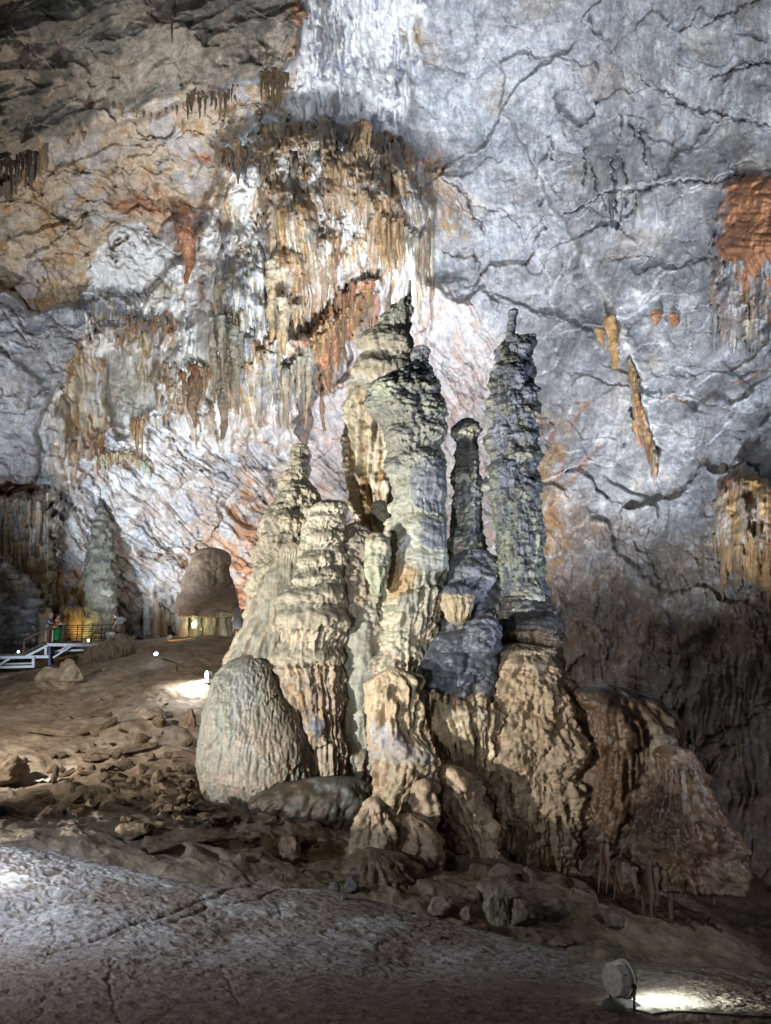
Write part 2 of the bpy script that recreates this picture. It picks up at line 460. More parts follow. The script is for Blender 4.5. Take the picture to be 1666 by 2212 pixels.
# ================================================================== the cave wall and vault (one rock surface)
def build_wall():
    px = np.arange(-420, 2090, 2.0).astype(F4); py = np.arange(-260, 2060, 2.0).astype(F4)
    U, V = np.meshgrid(px, py)
    ctrl = [(-420, -260, 22), (0, -260, 24), (500, -260, 26), (900, -260, 31), (1400, -260, 29), (2090, -260, 20),
            (-420, 150, 24), (0, 0, 26), (430, 90, 30), (780, 0, 36), (1210, 0, 34), (1666, 0, 27), (2090, 100, 20),
            (0, 300, 30), (300, 330, 38), (600, 250, 37.5), (780, 200, 38.3), (1000, 300, 42), (1300, 250, 39), (1550, 300, 34),
            (-420, 600, 28), (0, 500, 36), (350, 480, 40), (650, 480, 37.6), (830, 420, 38.6), (980, 550, 43.5), (1200, 550, 42), (1300, 430, 38), (1666, 430, 30), (2090, 500, 22),
            (0, 800, 38), (240, 790, 46), (480, 780, 40), (640, 760, 39.5), (760, 700, 43), (900, 760, 47), (1150, 780, 43), (1300, 780, 38), (1500, 780, 34), (1666, 780, 29),
            (-420, 1080, 34), (0, 1040, 40), (260, 1000, 47), (420, 1000, 46), (640, 960, 46), (760, 1050, 49), (1000, 1050, 47), (1180, 1060, 39), (1350, 1120, 34), (1666, 1120, 26), (2090, 1100, 19),
            (-200, 1380, 46), (150, 1340, 52), (330, 1340, 51), (520, 1300, 50), (800, 1300, 48), (1100, 1400, 38), (1350, 1470, 30), (1666, 1500, 24), (2090, 1600, 17),
            (300, 1600, 52), (800, 1700, 44), (1250, 1800, 27), (1500, 1900, 22), (1666, 1900, 19), (2090, 2050, 14), (-400, 1900, 46), (700, 2060, 40)]
    Y = rbf(ctrl, U, V, 0.01, 0.01)
    u = U * 0.026; v = V * 0.026
    wx = fbm2(u / 3.5, v / 3.5, 4, 3); wy = fbm2(u / 3.5, v / 3.5, 4, 9)
    Uw = U + 34 * wx; Vw = V + 34 * wy
    def region(poly, feather=10, rough=1.0, bias=0):
        return sstep(-feather, feather, poly_sd(U + (Uw - U) * rough, V + (Vw - V) * rough, poly) + bias)
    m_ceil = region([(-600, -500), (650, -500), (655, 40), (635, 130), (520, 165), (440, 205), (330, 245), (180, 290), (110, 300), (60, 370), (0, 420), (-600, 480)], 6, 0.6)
    m_tan = region([(-600, 400), (0, 400), (90, 310), (300, 230), (480, 190), (620, 150), (660, 220), (540, 275), (470, 310), (470, 350), (455, 420), (350, 480), (330, 520), (190, 600), (165, 665), (0, 612), (-600, 590)], 8)
    m_slab = region([(192, 545), (290, 480), (335, 530), (400, 560), (320, 650), (180, 655)], 5)
    m_white = region([(470, 350), (560, 380), (600, 300), (760, 280), (900, 330), (930, 480), (900, 600), (820, 640), (730, 720), (680, 850), (660, 960), (480, 960), (330, 900), (230, 940), (170, 1060), (80, 1060), (150, 800), (250, 690), (180, 650), (320, 640), (410, 560), (440, 480)], 9)
    m_top = region([(650, -300), (960, -300), (905, 100), (870, 300), (760, 275), (640, 262), (610, 180), (655, 60)], 14)
    m_drape = region([(455, 305), (600, 265), (800, 262), (905, 350), (945, 450), (905, 610), (810, 600), (740, 690), (610, 770), (470, 950), (440, 750), (480, 600), (515, 450), (470, 370)], 14)
    m_low = region([(110, 1040), (230, 930), (330, 895), (480, 960), (680, 955), (780, 1100), (580, 1180), (560, 1400), (100, 1400)], 12)
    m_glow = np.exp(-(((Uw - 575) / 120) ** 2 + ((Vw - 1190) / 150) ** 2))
    m_pink = region([(880, 600), (1010, 640), (1090, 760), (1160, 950), (1210, 1200), (1240, 1450), (900, 1450), (690, 1100), (680, 850), (760, 690)], 20)
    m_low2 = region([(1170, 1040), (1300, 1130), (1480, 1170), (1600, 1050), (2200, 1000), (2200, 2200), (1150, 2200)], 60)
    m_left = region([(-600, 600), (0, 615), (60, 630), (170, 680), (200, 720), (130, 850), (85, 1000), (60, 1040), (-600, 1080)], 7)
    m_cave = region([(-600, 1040), (60, 1035), (110, 1060), (118, 1200), (100, 1420), (-600, 1420)], 6)
    m_nook = region([(235, 770), (265, 755), (325, 770), (325, 880), (260, 950), (230, 900)], 6, 0.5)
    m_hole = region([(560, 640), (780, 600), (800, 640), (760, 720), (700, 870), (660, 850), (640, 760)], 10)
    m_right = np.clip(1 - m_ceil - m_tan - m_slab - m_white - m_top - m_drape - m_low - m_pink - m_left - m_cave, 0, 1)

    # ---- form
    big = 1.1 * fbm2(u / 9, v / 9, 3, 21)
    a0, e0, h0_ = facets((u + wx * 1.6) / 8.5, (v + wy * 1.6 + .5 * u) / 6.0, 12, 3.2, .6)
    a1, e1, h1 = facets((u + wx * 1.2) / 4.6, (v + wy * 1.2) / 3.6, 2, 1.3, 1.0)
    a2, e2, h2 = facets((u + wx * .5) / 1.7, (v + wy * .5) / 1.2, 5, 0.5, 0.4)
    a3, e3, h3 = facets((u + wx * .3) / 0.62, (v + wy * .3) / 0.5, 8, 0.16, 0.13)
    med = mix(fbm2(u / 2.6, v / 3.0, 4, 31, 0.42), fbm2(u / 2.2, v / 2.2, 5, 31, 0.52), np.clip(m_white + m_low + m_drape, 0, 1))
    fine = fbm2(u / 0.55, v / 0.5, 4, 41, 0.6)
    lumpy = 1 - wor2((u + wx * .4) / 1.3, (v + wy * .4) / 0.95, 61)[0]
    def streak(ang, across, along, seed, o=4):
        c, s = math.cos(ang), math.sin(ang)
        q = u * c + v * s + wx * 0.9; r = -u * s + v * c + wy * 0.5
        return rid2(r / across, q / along, o, seed, 0.55, 2.1, rot=False)
    st_low = streak(math.radians(40), 0.8, 8.0, 71)
    st_pink = streak(math.radians(60), 0.9, 7.0, 81)
    st_vert = streak(math.radians(88), 0.55, 6.5, 91)
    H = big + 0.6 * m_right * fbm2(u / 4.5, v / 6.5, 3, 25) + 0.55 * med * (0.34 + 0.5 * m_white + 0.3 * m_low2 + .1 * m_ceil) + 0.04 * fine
    H += (a1 * 0.9) * (0.45 * m_right + 0.55 * m_ceil + 0.6 * m_tan + 0.5 * m_left + 0.5 * m_pink + .5 * m_low) * 0.8
    H += a0 * (.5 * m_right + .5 * m_pink + .45 * m_tan + .5 * m_left + .4 * m_low)
    H += a2 * (0.22 * m_right + 0.6 * m_ceil + 0.5 * m_tan + 0.4 * m_left + 0.25 * m_low + .6 * m_white)
    H += a3 * (0.16 * m_right + .4 * m_ceil + 0.3 * m_tan + 0.3 * m_left + 0.25 * m_low + .9 * m_white + .4 * m_slab)
    H += 0.5 * lumpy * (0.35 * m_ceil + 0.5 * m_white)
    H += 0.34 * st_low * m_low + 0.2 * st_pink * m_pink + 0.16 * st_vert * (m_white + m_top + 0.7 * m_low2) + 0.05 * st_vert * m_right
    H += 0.55 * streak(math.radians(-24), 2.6, 9, 121, 3) * m_ceil
    H += 0.14 * streak(math.radians(25), 1.5, 8, 101) * m_tan + 0.2 * streak(math.radians(-12), 1.6, 6, 111) * m_left
    H += 3.2 * m_ceil + 1.6 * m_left + 0.9 * m_cave - 0.5 * m_tan - 1.0 * m_nook - 1.3 * m_hole + 0.7 * m_white + 0.8 * m_drape
    # great folds of the grey wall: one side of each line stands forward and falls away slowly
    def fold(pts, amp, sharp, fall):
        nonlocal H
        best = np.full(U.shape, 1e9, F4); sgn = np.ones_like(best)
        for (ax, ay), (bx, by) in zip(pts[:-1], pts[1:]):
            ex, ey = bx - ax, by - ay; L = ex * ex + ey * ey
            t = np.clip(((Uw - ax) * ex + (Vw - ay) * ey) / L, 0, 1); d = np.hypot(Uw - ax - t * ex, Vw - ay - t * ey); s = np.sign((Vw - ay) * ex - (Uw - ax) * ey)
            m = d < best; best = np.where(m, d, best); sgn = np.where(m, s, sgn)
        sd = best * sgn
        end = np.minimum(1, np.minimum(np.hypot(U - pts[0][0], V - pts[0][1]), np.hypot(U - pts[-1][0], V - pts[-1][1])) / 60)
        H = H + (.62 * amp * (sstep(-sharp, sharp, sd) - .5) * 2 * np.exp(-np.abs(sd) / fall) * end * (1 - m_drape) * (1 - m_white)).astype(F4)
    fold([(1060, 120), (1120, 300), (1215, 480), (1270, 580), (1335, 690), (1370, 790), (1400, 960), (1425, 1150)], -0.75, 6, 110)
    fold([(1000, 330), (1090, 245), (1180, 160), (1260, 60)], 0.5, 5, 90)
    fold([(1375, 150), (1440, 205), (1520, 245), (1666, 275), (1800, 280)], -0.9, 4, 60)
    fold([(1205, 480), (1250, 448), (1313, 413), (1433, 397), (1553, 392), (1666, 362)], -0.8, 4, 55)
    fold([(950, 380), (1005, 425), (1050, 520)], -0.6, 4, 50); fold([(950, 540), (1028, 557), (1042, 600)], -0.6, 4, 45)
    fold([(1045, 635), (1150, 670), (1250, 710), (1300, 760)], 0.45, 5, 70); fold([(890, 620), (960, 640), (1050, 640), (1090, 700)], .5, 4, 60)
    fold([(1440, 860), (1540, 872), (1577, 890), (1664, 830)], 0.5, 6, 80); fold([(1240, 1090), (1330, 1180), (1440, 1300), (1480, 1500)], .6, 10, 120); fold([(1500, 940), (1520, 1110), (1560, 1400)], -.5, 5, 90); fold([(1300, 1000), (1380, 1080), (1400, 1180)], .5, 6, 70)
    fold([(0, 615), (60, 625), (170, 680), (205, 720)], -.8, 4, 60); fold([(0, 760), (100, 800), (140, 850)], .5, 6, 70)
    fold([(200, 540), (290, 480), (345, 520)], -.6, 4, 50); fold([(0, 520), (110, 480), (240, 460)], .5, 8, 90); fold([(60, 400), (200, 330), (350, 300)], .4, 8, 80)
    R = Relief(px, -py)
    R.H = H.astype(F4)

    # ---- mineral colours, with some glow and shade painted in
    K = np.zeros(U.shape + (3,), F4) + GREY.astype(F4)
    n_a = fbm2(u / 3.1, v / 3.1, 5, 201, 0.6); n_b = fbm2(u / 1.1, v / 1.1, 5, 211, 0.65); n_c = fbm2(u / 6, v / 6, 4, 221); n_d = fbm2(u / 0.4, v / 0.4, 4, 231, .65)
    def lay(col, m):
        nonlocal K
        K = K + (col.astype(F4) - K) * np.clip(m, 0, 1)[..., None]
    lay(np.array((0.26, 0.275, 0.305)), sstep(0.05, 0.5, n_a) * 0.8); lay(np.array((0.25, 0.26, 0.28)), sstep(.1, .55, st_vert * .6 + n_c) * .5)
    lay(np.array((0.42, 0.43, 0.46)), sstep(0.1, 0.5, n_c + .3 * n_b) * 0.8)
    lay(WHITE * 0.7, sstep(0.3, 0.6, n_b + .3 * n_c) * 0.3)
    lay(TAN * 0.9, sstep(0.25, 0.6, fbm2(u / 4, v / 4, 4, 241) + 0.2 * n_b) * 0.35)
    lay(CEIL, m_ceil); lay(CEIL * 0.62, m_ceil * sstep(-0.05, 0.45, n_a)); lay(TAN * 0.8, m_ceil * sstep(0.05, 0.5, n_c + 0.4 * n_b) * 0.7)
    lay(np.array((0.45, 0.36, 0.27)), m_tan); lay(np.array((0.42, 0.385, 0.36)), m_tan * sstep(-0.1, 0.35, n_a)); lay(OCHRE, m_tan * sstep(0.22, 0.5, n_b + .5 * n_c) * 0.75)
    lay(np.array((0.60, 0.60, 0.60)), m_slab)
    lay(WHITE, m_white); lay(WHITE * 1.02, m_top * 0.9)
    lay(SLATE * 3.0, (m_top * 1.3 + m_white * .8) * sstep(0.05, 0.45, n_b + .4 * st_vert - .2) * 0.75)
    lay(CREAM, m_white * sstep(0.0, 0.45, n_a) * 0.75); lay(BROWN, m_white * sstep(0.3, 0.5, n_a + .35 * n_b) * 0.7); lay(RUST, m_white * sstep(0.34, 0.52, n_c + .5 * n_b) * 0.75)
    lay(np.array((0.70, 0.70, 0.71)), m_low); lay(np.array((0.50, 0.52, 0.57)), m_low * sstep(0.1, 0.5, n_a)); lay(TAN, m_low * sstep(0.2, 0.55, n_b + .3 * st_low) * 0.55)
    lay(np.array((0.60, 0.40, 0.26)), m_low * np.clip(m_glow * (1.2 + 1.5 * n_b), 0, 1) * 0.8); lay(RUST * 1.3, m_low * sstep(0.5, 1.1, m_glow * (1 + 1.4 * n_b)) * 0.6)  # orange stain and the warm lamp glow, both painted into the rock colour
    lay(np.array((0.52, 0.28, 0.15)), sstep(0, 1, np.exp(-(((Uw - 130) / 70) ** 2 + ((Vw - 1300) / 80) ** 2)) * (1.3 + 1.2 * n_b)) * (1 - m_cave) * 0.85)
    lay(PINK * np.array((1, 1.03, 1.06)), m_pink); lay(np.array((0.52, 0.52, 0.54)), m_pink * sstep(-0.1, 0.4, n_a)); lay(RUST * 1.3, m_pink * sstep(0.45, 0.8, n_b + .35 * st_pink) * 0.35)
    lay(np.array((0.36, 0.37, 0.41)), m_left); lay(np.array((0.28, 0.30, 0.35)), m_left * sstep(0.0, 0.5, n_b + .4 * n_a) * .8)
    lay(TAN * 0.45, m_low2 * 0.8); lay(BROWN, m_low2 * sstep(0.0, 0.5, n_a + .3 * n_b) * 0.55); lay(GREY * 0.6, m_low2 * sstep(0.05, .45, n_c - .3 * n_a) * 0.6)  # brown rock at lower right, its colour darkened further to paint the shade
    lay(BROWN * .8, m_cave); lay(np.array((0.45, 0.43, 0.38)), m_nook)
    lay(RUST, m_hole * sstep(-0.1, 0.4, n_b) * 0.9); lay(RUST * 1.2, np.exp(-(((Uw - 405) / 35) ** 2 + ((Vw - 540) / 55) ** 2)) * .9)
    for (cx, cy, rx, ry) in ((440, 330, 40, 18), (885, 345, 55, 28), (930, 385, 40, 40), (895, 80, 24, 35), (640, 60, 26, 70), (720, 690, 70, 60), (165, 800, 22, 50), (200, 960, 40, 60), (300, 430, 60, 25), (390, 470, 80, 35), (985, 470, 40, 60), (1205, 990, 26, 60), (1185, 1180, 30, 120)):
        lay(OCHRE if (cx + cy) % 2 else RUST, np.clip(np.exp(-((Uw - cx) / rx) ** 2 - ((Vw - cy) / ry) ** 2) * (1.1 + 1.5 * n_b), 0, 1) * 0.8)
    # thin rusty veins, mostly in the buff rock
    vein = np.exp(-(n2((u + wx * 1.5) / 2.6, (v + wy * 1.5) / 2.0, 301) / 0.035) ** 2)
    vein2 = np.exp(-(n2((u + wx) / 1.3, (v + wy) / 1.0, 311) / 0.045) ** 2)
    brk = sstep(-0.15, 0.25, n_c + .4 * n_b)
    lay(BROWN * .9, vein * (0.9 * m_tan + 0.35 * m_left + 0.35 * m_slab + .25 * m_low) * brk); lay(OCHRE * .8, vein2 * (0.7 * m_tan + .2 * m_low + .3 * m_white) * brk)
    R.H -= (0.16 * vein * (m_tan + m_left + m_slab) + .1 * vein2 * m_tan) * brk
    # dark mineral lining along some joints of the broken rock
    j = np.exp(-(e1 / 0.05) ** 2) * sstep(0.0, 0.35, n_a + .2)
    lay(BROWN * .6, j * (0.6 * m_tan + 0.12 * m_right + .3 * m_left + .35 * m_low) * 0.75)
    R.H -= 0.2 * j * (m_tan + .2 * m_right + .5 * m_left + .6 * m_low)
    j2 = np.exp(-(e2 / 0.07) ** 2) * sstep(0.05, 0.4, n_c + .35 * n_b)
    R.H -= 0.10 * j2 * (.6 * m_tan + .05 * m_right + .3 * m_left + .5 * m_low + .4 * m_ceil)
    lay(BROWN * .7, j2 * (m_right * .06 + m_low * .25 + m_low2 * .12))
    n_e = fbm2(u / .16, v / .16, 3, 235, .7); spk = sstep(.25, .6, fbm2(u / .7, v / .7, 5, 237, .75)); K = K * (1 + 0.20 * n_d + 0.22 * n_e + 0.10 * n_b)[..., None]; lay(WHITE * .8, spk * .35 * (m_right + m_left + m_pink)); lay(SLATE * 2.2, sstep(.25, .6, -fbm2(u / .8, v / .5, 5, 239, .75)) * .3 * (m_right + m_left + m_low))
    R.K[..., :3] = K
    R.K[..., 3] = 0.25 * sstep(0.1, 0.5, n_a)

    # ---- flowstone ribs hanging down the middle of the wall
    rng = random.Random(5)
    pal = [CREAM, CREAM * 0.8, OCHRE, OCHRE * 0.75, BROWN * 1.25, BROWN, WHITE, WHITE * .85, DARK * 2.2]
    tone = fbm2(u / 2.4, v / 4.0, 4, 601, .55); tone2 = fbm2(u / 1.5, v / 3.0, 3, 611, .5)
    def cell(x, y): return min(max(int((y + 260) / 2), 0), U.shape[0] - 1), min(max(int((x + 420) / 2), 0), U.shape[1] - 1)
    def ribs(poly, n, L, w, amp, wts, lean=0.0, add=1.0, colmul=1.0, tip=None):
        xs = [p[0] for p in poly]; ys = [p[1] for p in poly]
        cw = np.cumsum(np.array(wts, float) / sum(wts)); order = [8, 5, 4, 3, 2, 1, 0, 7, 6]      # dark to pale
        cw = np.cumsum([wts[k] for k in order]) / sum(wts)
        for i in range(n):
            for _ in range(30):
                x = rng.uniform(min(xs), max(xs)); y = rng.uniform(min(ys), max(ys))
                if poly_sd(np.array([x]), np.array([y]), poly)[0] > 0: break
            ln = L[0] + (L[1] - L[0]) * rng.random() ** 1.5; ww = w[0] + (w[1] - w[0]) * rng.random() ** 1.6; am = rng.uniform(*amp) * (ww / w[1]) ** .4
            j, k = cell(x, y + ln * .4)
            q = min(max(.5 + .95 * tone[j, k] + rng.gauss(0, .10), 0), .999)
            c = pal[order[int(np.searchsorted(cw, q))]]
            c = (c * .72 + K0[j, k] * .28) * rng.uniform(.85, 1.12) * colmul
            R.strand(x, -y, -y - ln, ww, am, col=c, lean=lean + .10 * tone2[j, k] + rng.gauss(0, .02), wob=rng.uniform(0, ww * .6), taper=rng.uniform(.35, .85), seed=rng.uniform(0, 9), add=add, tip=tip)
    K0 = blur(K.astype(F4), 6)
    base0 = blur(R.H, 3).copy()
    def rib_pass(*a, **k):
        """ribs are raised above the rock under them"""
        h0 = R.H.copy(); R.H[:] = 0
        ribs(*a, add=0.0, **k)
        R.H[:] = np.where(R.H > 0, blur(h0, 4) + R.H, h0)
    # order: wide low ones first, then finer drips on top
    c_poly = [(470, 320), (600, 275), (790, 270), (880, 330), (930, 430), (900, 520), (760, 500), (640, 560), (520, 520), (480, 400)]
    rib_pass(c_poly, 150, (90, 260), (9, 20), (.5, 1.1), (2, 2, 3, 3, 3, 1, 2, 2, 1), lean=0.03)
    rib_pass([(570, 380), (700, 400), (740, 640), (640, 740), (580, 720)], 120, (120, 260), (5, 11), (.4, .9), (3, 3, 4, 4, 3, 1, 1, 0, 0), lean=0.10)
    rib_pass([(800, 350), (930, 400), (935, 500), (890, 560), (810, 540)], 110, (80, 200), (4, 9), (.4, .9), (1, 2, 3, 3, 4, 3, 1, 1, 1), lean=0.06)
    rib_pass([(455, 560), (590, 520), (640, 640), (600, 760), (470, 760)], 120, (90, 220), (5, 12), (.3, .8), (2, 2, 1, 1, 2, 1, 3, 3, 1))
    rib_pass([(170, 640), (250, 625), (330, 680), (460, 700), (470, 800), (330, 830), (250, 720), (180, 690)], 220, (20, 70), (3, 7), (.25, .6), (1, 1, 1, 1, 2, 2, 2, 3, 3))
    rib_pass([(350, 680), (470, 640), (650, 760), (660, 860), (480, 880), (340, 850)], 150, (50, 130), (4, 10), (.25, .7), (2, 2, 1, 1, 2, 2, 3, 3, 1))
    rib_pass([(140, 760), (200, 720), (230, 760), (225, 930), (150, 1010), (110, 1000)], 130, (30, 100), (4, 9), (.2, .6), (3, 3, 2, 2, 2, 2, 3, 2, 0))
    rib_pass([(650, -100), (900, -100), (880, 240), (640, 240)], 220, (30, 110), (3, 8), (.1, .3), (0, 0, 0, 0, 0, 0, 5, 5, 1))
    rib_pass(c_poly, 420, (40, 130), (2.5, 5.5), (.2, .55), (3, 3, 3, 3, 3, 2, 3, 2, 2), lean=0.03)
    rib_pass([(480, 330), (900, 330), (900, 560), (640, 700), (500, 900), (450, 760)], 420, (30, 110), (2.2, 4.5), (.15, .45), (3, 3, 2, 2, 2, 2, 4, 3, 2), lean=0.03)
    rib_pass([(100, 1260), (190, 1240), (190, 1330), (110, 1340)], 40, (40, 110), (3, 7), (.3, .7), (2, 3, 2, 2, 3, 2, 1, 1, 0))
    rib_pass([(300, 1260), (390, 1230), (400, 1330), (300, 1350)], 26, (40, 100), (4, 9), (.3, .6), (2, 3, 2, 1, 3, 2, 2, 1, 0))
    rib_pass([(1280, 300), (1420, 300), (1420, 400), (1290, 420)], 26, (40, 110), (4, 9), (.1, .35), (0, 0, 0, 0, 0, 0, 2, 5, 0), colmul=.62)
    # ---- ledges with a ragged fringe
    def fringe(pts, n, L, w, amp, cols, lip=None):
        h0 = R.H.copy(); R.H[:] = 0
        pts = np.array(pts, float); d = np.r_[0, np.cumsum(np.hypot(*np.diff(pts, axis=0).T))]
        for i in range(n):
            q = (i + rng.random()) / n * d[-1]
            x = np.interp(q, d, pts[:, 0]); y = np.interp(q, d, pts[:, 1]) + rng.gauss(0, 3)
            R.strand(x, -y, -y - rng.uniform(*L), rng.uniform(*w), rng.uniform(*amp), col=cols[rng.randrange(len(cols))] * rng.uniform(.75, 1.15), wob=1.0, taper=.75, seed=rng.uniform(0, 9))
        R.H[:] = np.where(R.H > 0, blur(h0, 4) + R.H, h0)
    dk = [BROWN, BROWN * .7, DARK, DARK * 1.5, OCHRE * .6]
    fringe([(240, 215), (330, 245), (440, 205)], 16, (8, 25), (2, 4), (.2, .4), dk)
    fringe([(560, 275), (640, 262), (760, 268), (860, 290), (900, 345), (940, 440)], 110, (25, 110), (3, 7), (.4, .9), [BROWN, OCHRE * .8, CREAM * .7, BROWN * 1.4, DARK])
    fringe([(160, 655), (250, 640), (300, 670), (330, 700)], 70, (20, 50), (2, 4), (.4, .7), [DARK * 2, SLATE * 2, GREY * .6])
    fringe([(330, 905), (370, 880), (460, 900), (480, 955)], 40, (12, 40), (3, 6), (.3, .6), [CREAM * .8, BROWN, WHITE * .8])
    fringe([(200, 985), (280, 970), (330, 1010)], 30, (12, 35), (3, 6), (.3, .6), [CREAM * .8, OCHRE, LIME * .9])
    fringe([(0, 395), (60, 360), (100, 310)], 26, (15, 60), (3, 6), (.4, .8), dk)

    # the ribs are not ruled: let them waver, and frost them with pale calcite in patches
    mw = np.clip(m_white + m_drape + m_top + m_hole + .3 * m_low2, 0, 1)
    DX = (5 * fbm2(U / 45, V / 80, 3, 621) + 1.2 * fbm2(U / 12, V / 26, 3, 625)) * mw; DY = (5 * fbm2(U / 30, V / 45, 3, 631) + 1.2 * fbm2(U / 9, V / 14, 3, 635)) * mw
    R.H = remap(R.H, DX, DY); R.K = remap(R.K, DX, DY)
    fr = sstep(.05, .5, fbm2(u / 1.3, v / 1.6, 5, 641, .65) + .35 * tone2) * np.clip(m_white + .7 * m_drape * sstep(.1, -.3, tone), 0, 1)
    R.K[..., :3] += (WHITE.astype(F4) * .95 - R.K[..., :3]) * (fr * .5)[..., None]
    R.H += (.07 * med * fr + .025 * fbm2(u / .3, v / .35, 4, 651, .6) * mw).astype(F4)
    R.K[..., :3] *= (1 + .22 * fbm2(u / .35, v / .6, 4, 661, .6) * mw)[..., None]
    # ---- cracks of the grey wall
    def zc(*p): return [(833 + a * .5, -b * .5) for a, b in p]
    def ze(*p): return [(1037 + a * .3776, -(518 + b * .3776)) for a, b in p]
    inkc = np.array((0.055, 0.047, 0.045)); ink2 = np.array((0.12, 0.085, 0.065))
    big_cr = [zc((1090, 320), (1150, 380), (1220, 400), (1280, 450), (1360, 480), (1430, 480), (1520, 520), (1650, 540), (1800, 560)),
              zc((760, 940), (830, 900), (960, 832), (1100, 825), (1200, 795), (1300, 780), (1440, 785), (1530, 770), (1650, 730)),
              zc((700, 590), (720, 620), (725, 690)), zc((855, 620), (860, 800)), zc((885, 700), (912, 820)), zc((1105, 530), (1125, 712)), zc((980, 680), (985, 780)), zc((1020, 680), (1040, 790)),
              zc((1000, 480), (1020, 590)), zc((1050, 520), (1075, 600)), zc((245, 770), (310, 800), (350, 850), (380, 930), (430, 1020)), zc((245, 1080), (280, 1100), (390, 1115), (415, 1190)),
              zc((940, 840), (952, 905)), zc((990, 850), (1000, 918)), zc((1030, 850), (1042, 895)), zc((1080, 835), (1085, 885)), zc((1360, 120), (1450, 70), (1600, 0), (1700, -60)), zc((1550, 290), (1620, 270), (1800, 300)),
              zc((1400, 345), (1500, 300), (1600, 270))]
    for i, p in enumerate(big_cr): R.crack(p, 2.2, 0.3, inkc, i, .6, .75)
    for i, p in enumerate([zc((1300, -100), (1275, 200), (1255, 400)), zc((985, 230), (930, 400), (870, 560), (855, 620)), zc((990, 230), (1040, 390), (1060, 430), (1140, 460), (1200, 450), (1290, 470)),
              zc((1250, 400), (1245, 600), (1250, 720), (1280, 740)), zc((690, 760), (740, 830), (800, 900), (830, 960)), zc((510, 500), (600, 410), (680, 340)), zc((400, 860), (480, 910), (560, 945), (660, 930), (750, 975)),
              zc((105, 420), (150, 460), (240, 520)), zc((1300, 160), (1380, 190), (1440, 180)), zc((910, 180), (980, 178)), zc((920, 690), (1020, 670)), zc((960, 480), (1010, 660), (1000, 760)), zc((640, 640), (660, 720)), zc((930, 900), (950, 1000)),
              zc((900, 1120), (1100, 1110)), zc((1230, 1030), (1330, 1045)), zc((1440, 660), (1500, 740)), zc((1390, 900), (1450, 905)), zc((470, 0), (520, 90), (600, 130)), zc((1050, 0), (1000, 180), (985, 230)), zc((740, 820), (790, 930)),
              ze((20, 310), (150, 330), (270, 380), (330, 430), (440, 450), (560, 500)), ze((460, 330), (620, 440), (710, 490)), ze((1200, 420), (1220, 560), (1200, 740)), ze((1030, 170), (1030, 420)), ze((1120, 100), (1110, 330), (1160, 440)),
              ze((1060, 900), (1200, 890), (1350, 940), (1430, 980), (1500, 910), (1660, 830)), ze((1230, 1130), (1250, 1300), (1280, 1560), (1310, 1830), (1370, 2100), (1390, 2500)), ze((660, 105), (880, 100), (1010, 90)), ze((560, 500), (620, 520)),
              ze((1160, 440), (1300, 330)), ze((1200, 520), (1420, 520)), ze((480, 770), (660, 740)), ze((660, 1120), (800, 1150)), ze((1000, 1040), (1210, 1130), (1330, 1060)), ze((720, 1250), (840, 1330), (960, 1440)), ze((600, 1690), (740, 1810)), ze((1120, 1390), (1260, 1530)),
              ze((860, 1640), (960, 1700)), ze((1440, 1100), (1520, 1095)), ze((1350, 1240), (1460, 1310)), ze((1060, 1560), (1250, 1760)), ze((1660, 1900), (1500, 2100))]):
        R.crack(p, 1.3, 0.10, ink2, 50 + i, .4, .5)
    for i, p in enumerate([ze((320, 960), (400, 1100), (440, 1200), (470, 1300), (430, 1400)), ze((430, 1400), (520, 1400), (560, 1300), (640, 1220), (720, 1160)), ze((430, 1420), (420, 1600), (500, 1700)), ze((520, 930), (620, 930), (560, 1000), (510, 1100)), ze((1060, 900), (1180, 940)), ze((1430, 820), (1560, 790), (1660, 710))]):
        R.crack(p, 4.0, 0.06, RUST * .8, 120 + i, 1.0, .6)
    # pale calcite vein down the grey wall
    for p, w in ((ze((510, 0), (600, 130), (700, 300), (780, 430), (850, 600), (880, 690), (960, 1000), (1020, 1300)), 5.0), (ze((-200, 330), (-60, 500), (60, 900)), 3.0), (ze((330, 110), (390, 200), (400, 340), (440, 450)), 1.5)):
        h0 = R.H.copy(); R.crack(p, w, -0.12, WHITE * .9, 7, .3, .7, taper=False)
    def rcracks(n, xr, yr, ang, L, w, dep, col, mask=None):
        for i in range(n):
            x = rng.uniform(*xr); y = rng.uniform(*yr)
            if mask is not None:
                ii = int((x + 420) / 2); jj = int((y + 260) / 2)
                if mask[min(max(jj, 0), mask.shape[0] - 1), min(max(ii, 0), mask.shape[1] - 1)] < .5: continue
            a = math.radians(rng.gauss(*ang)); ln = rng.uniform(*L); pts = []
            for k in range(4):
                pts.append((x, -y)); a2_ = a + rng.gauss(0, .35)
                x += math.cos(a2_) * ln / 3; y += math.sin(a2_) * ln / 3
            R.crack(pts, rng.uniform(*w), dep * .6, col, i, .5, .65)
    rcracks(150, (130, 760), (900, 1380), (40, 12), (20, 110), (1.2, 2.4), 0.25, ink2, m_low)
    rcracks(130, (760, 1230), (620, 1400), (60, 14), (30, 140), (1.2, 2.6), 0.22, ink2 * 1.3, m_pink)
    rcracks(60, (0, 480), (230, 640), (30, 40), (30, 150), (1.2, 2.6), 0.2, BROWN * .7, m_tan)
    rcracks(50, (-50, 200), (620, 1040), (15, 35), (20, 100), (1.2, 2.4), 0.25, ink2, m_left)
    rcracks(70, (880, 1666), (0, 1100), (70, 50), (15, 80), (0.8, 1.5), 0.12, ink2, m_right)
    rcracks(50, (1180, 1666), (1050, 1700), (65, 35), (30, 160), (1.0, 2.0), 0.2, ink2 * .8, m_low2)
    rcracks(60, (190, 400), (490, 650), (35, 25), (15, 60), (1.0, 2.0), 0.15, ink2, m_slab)

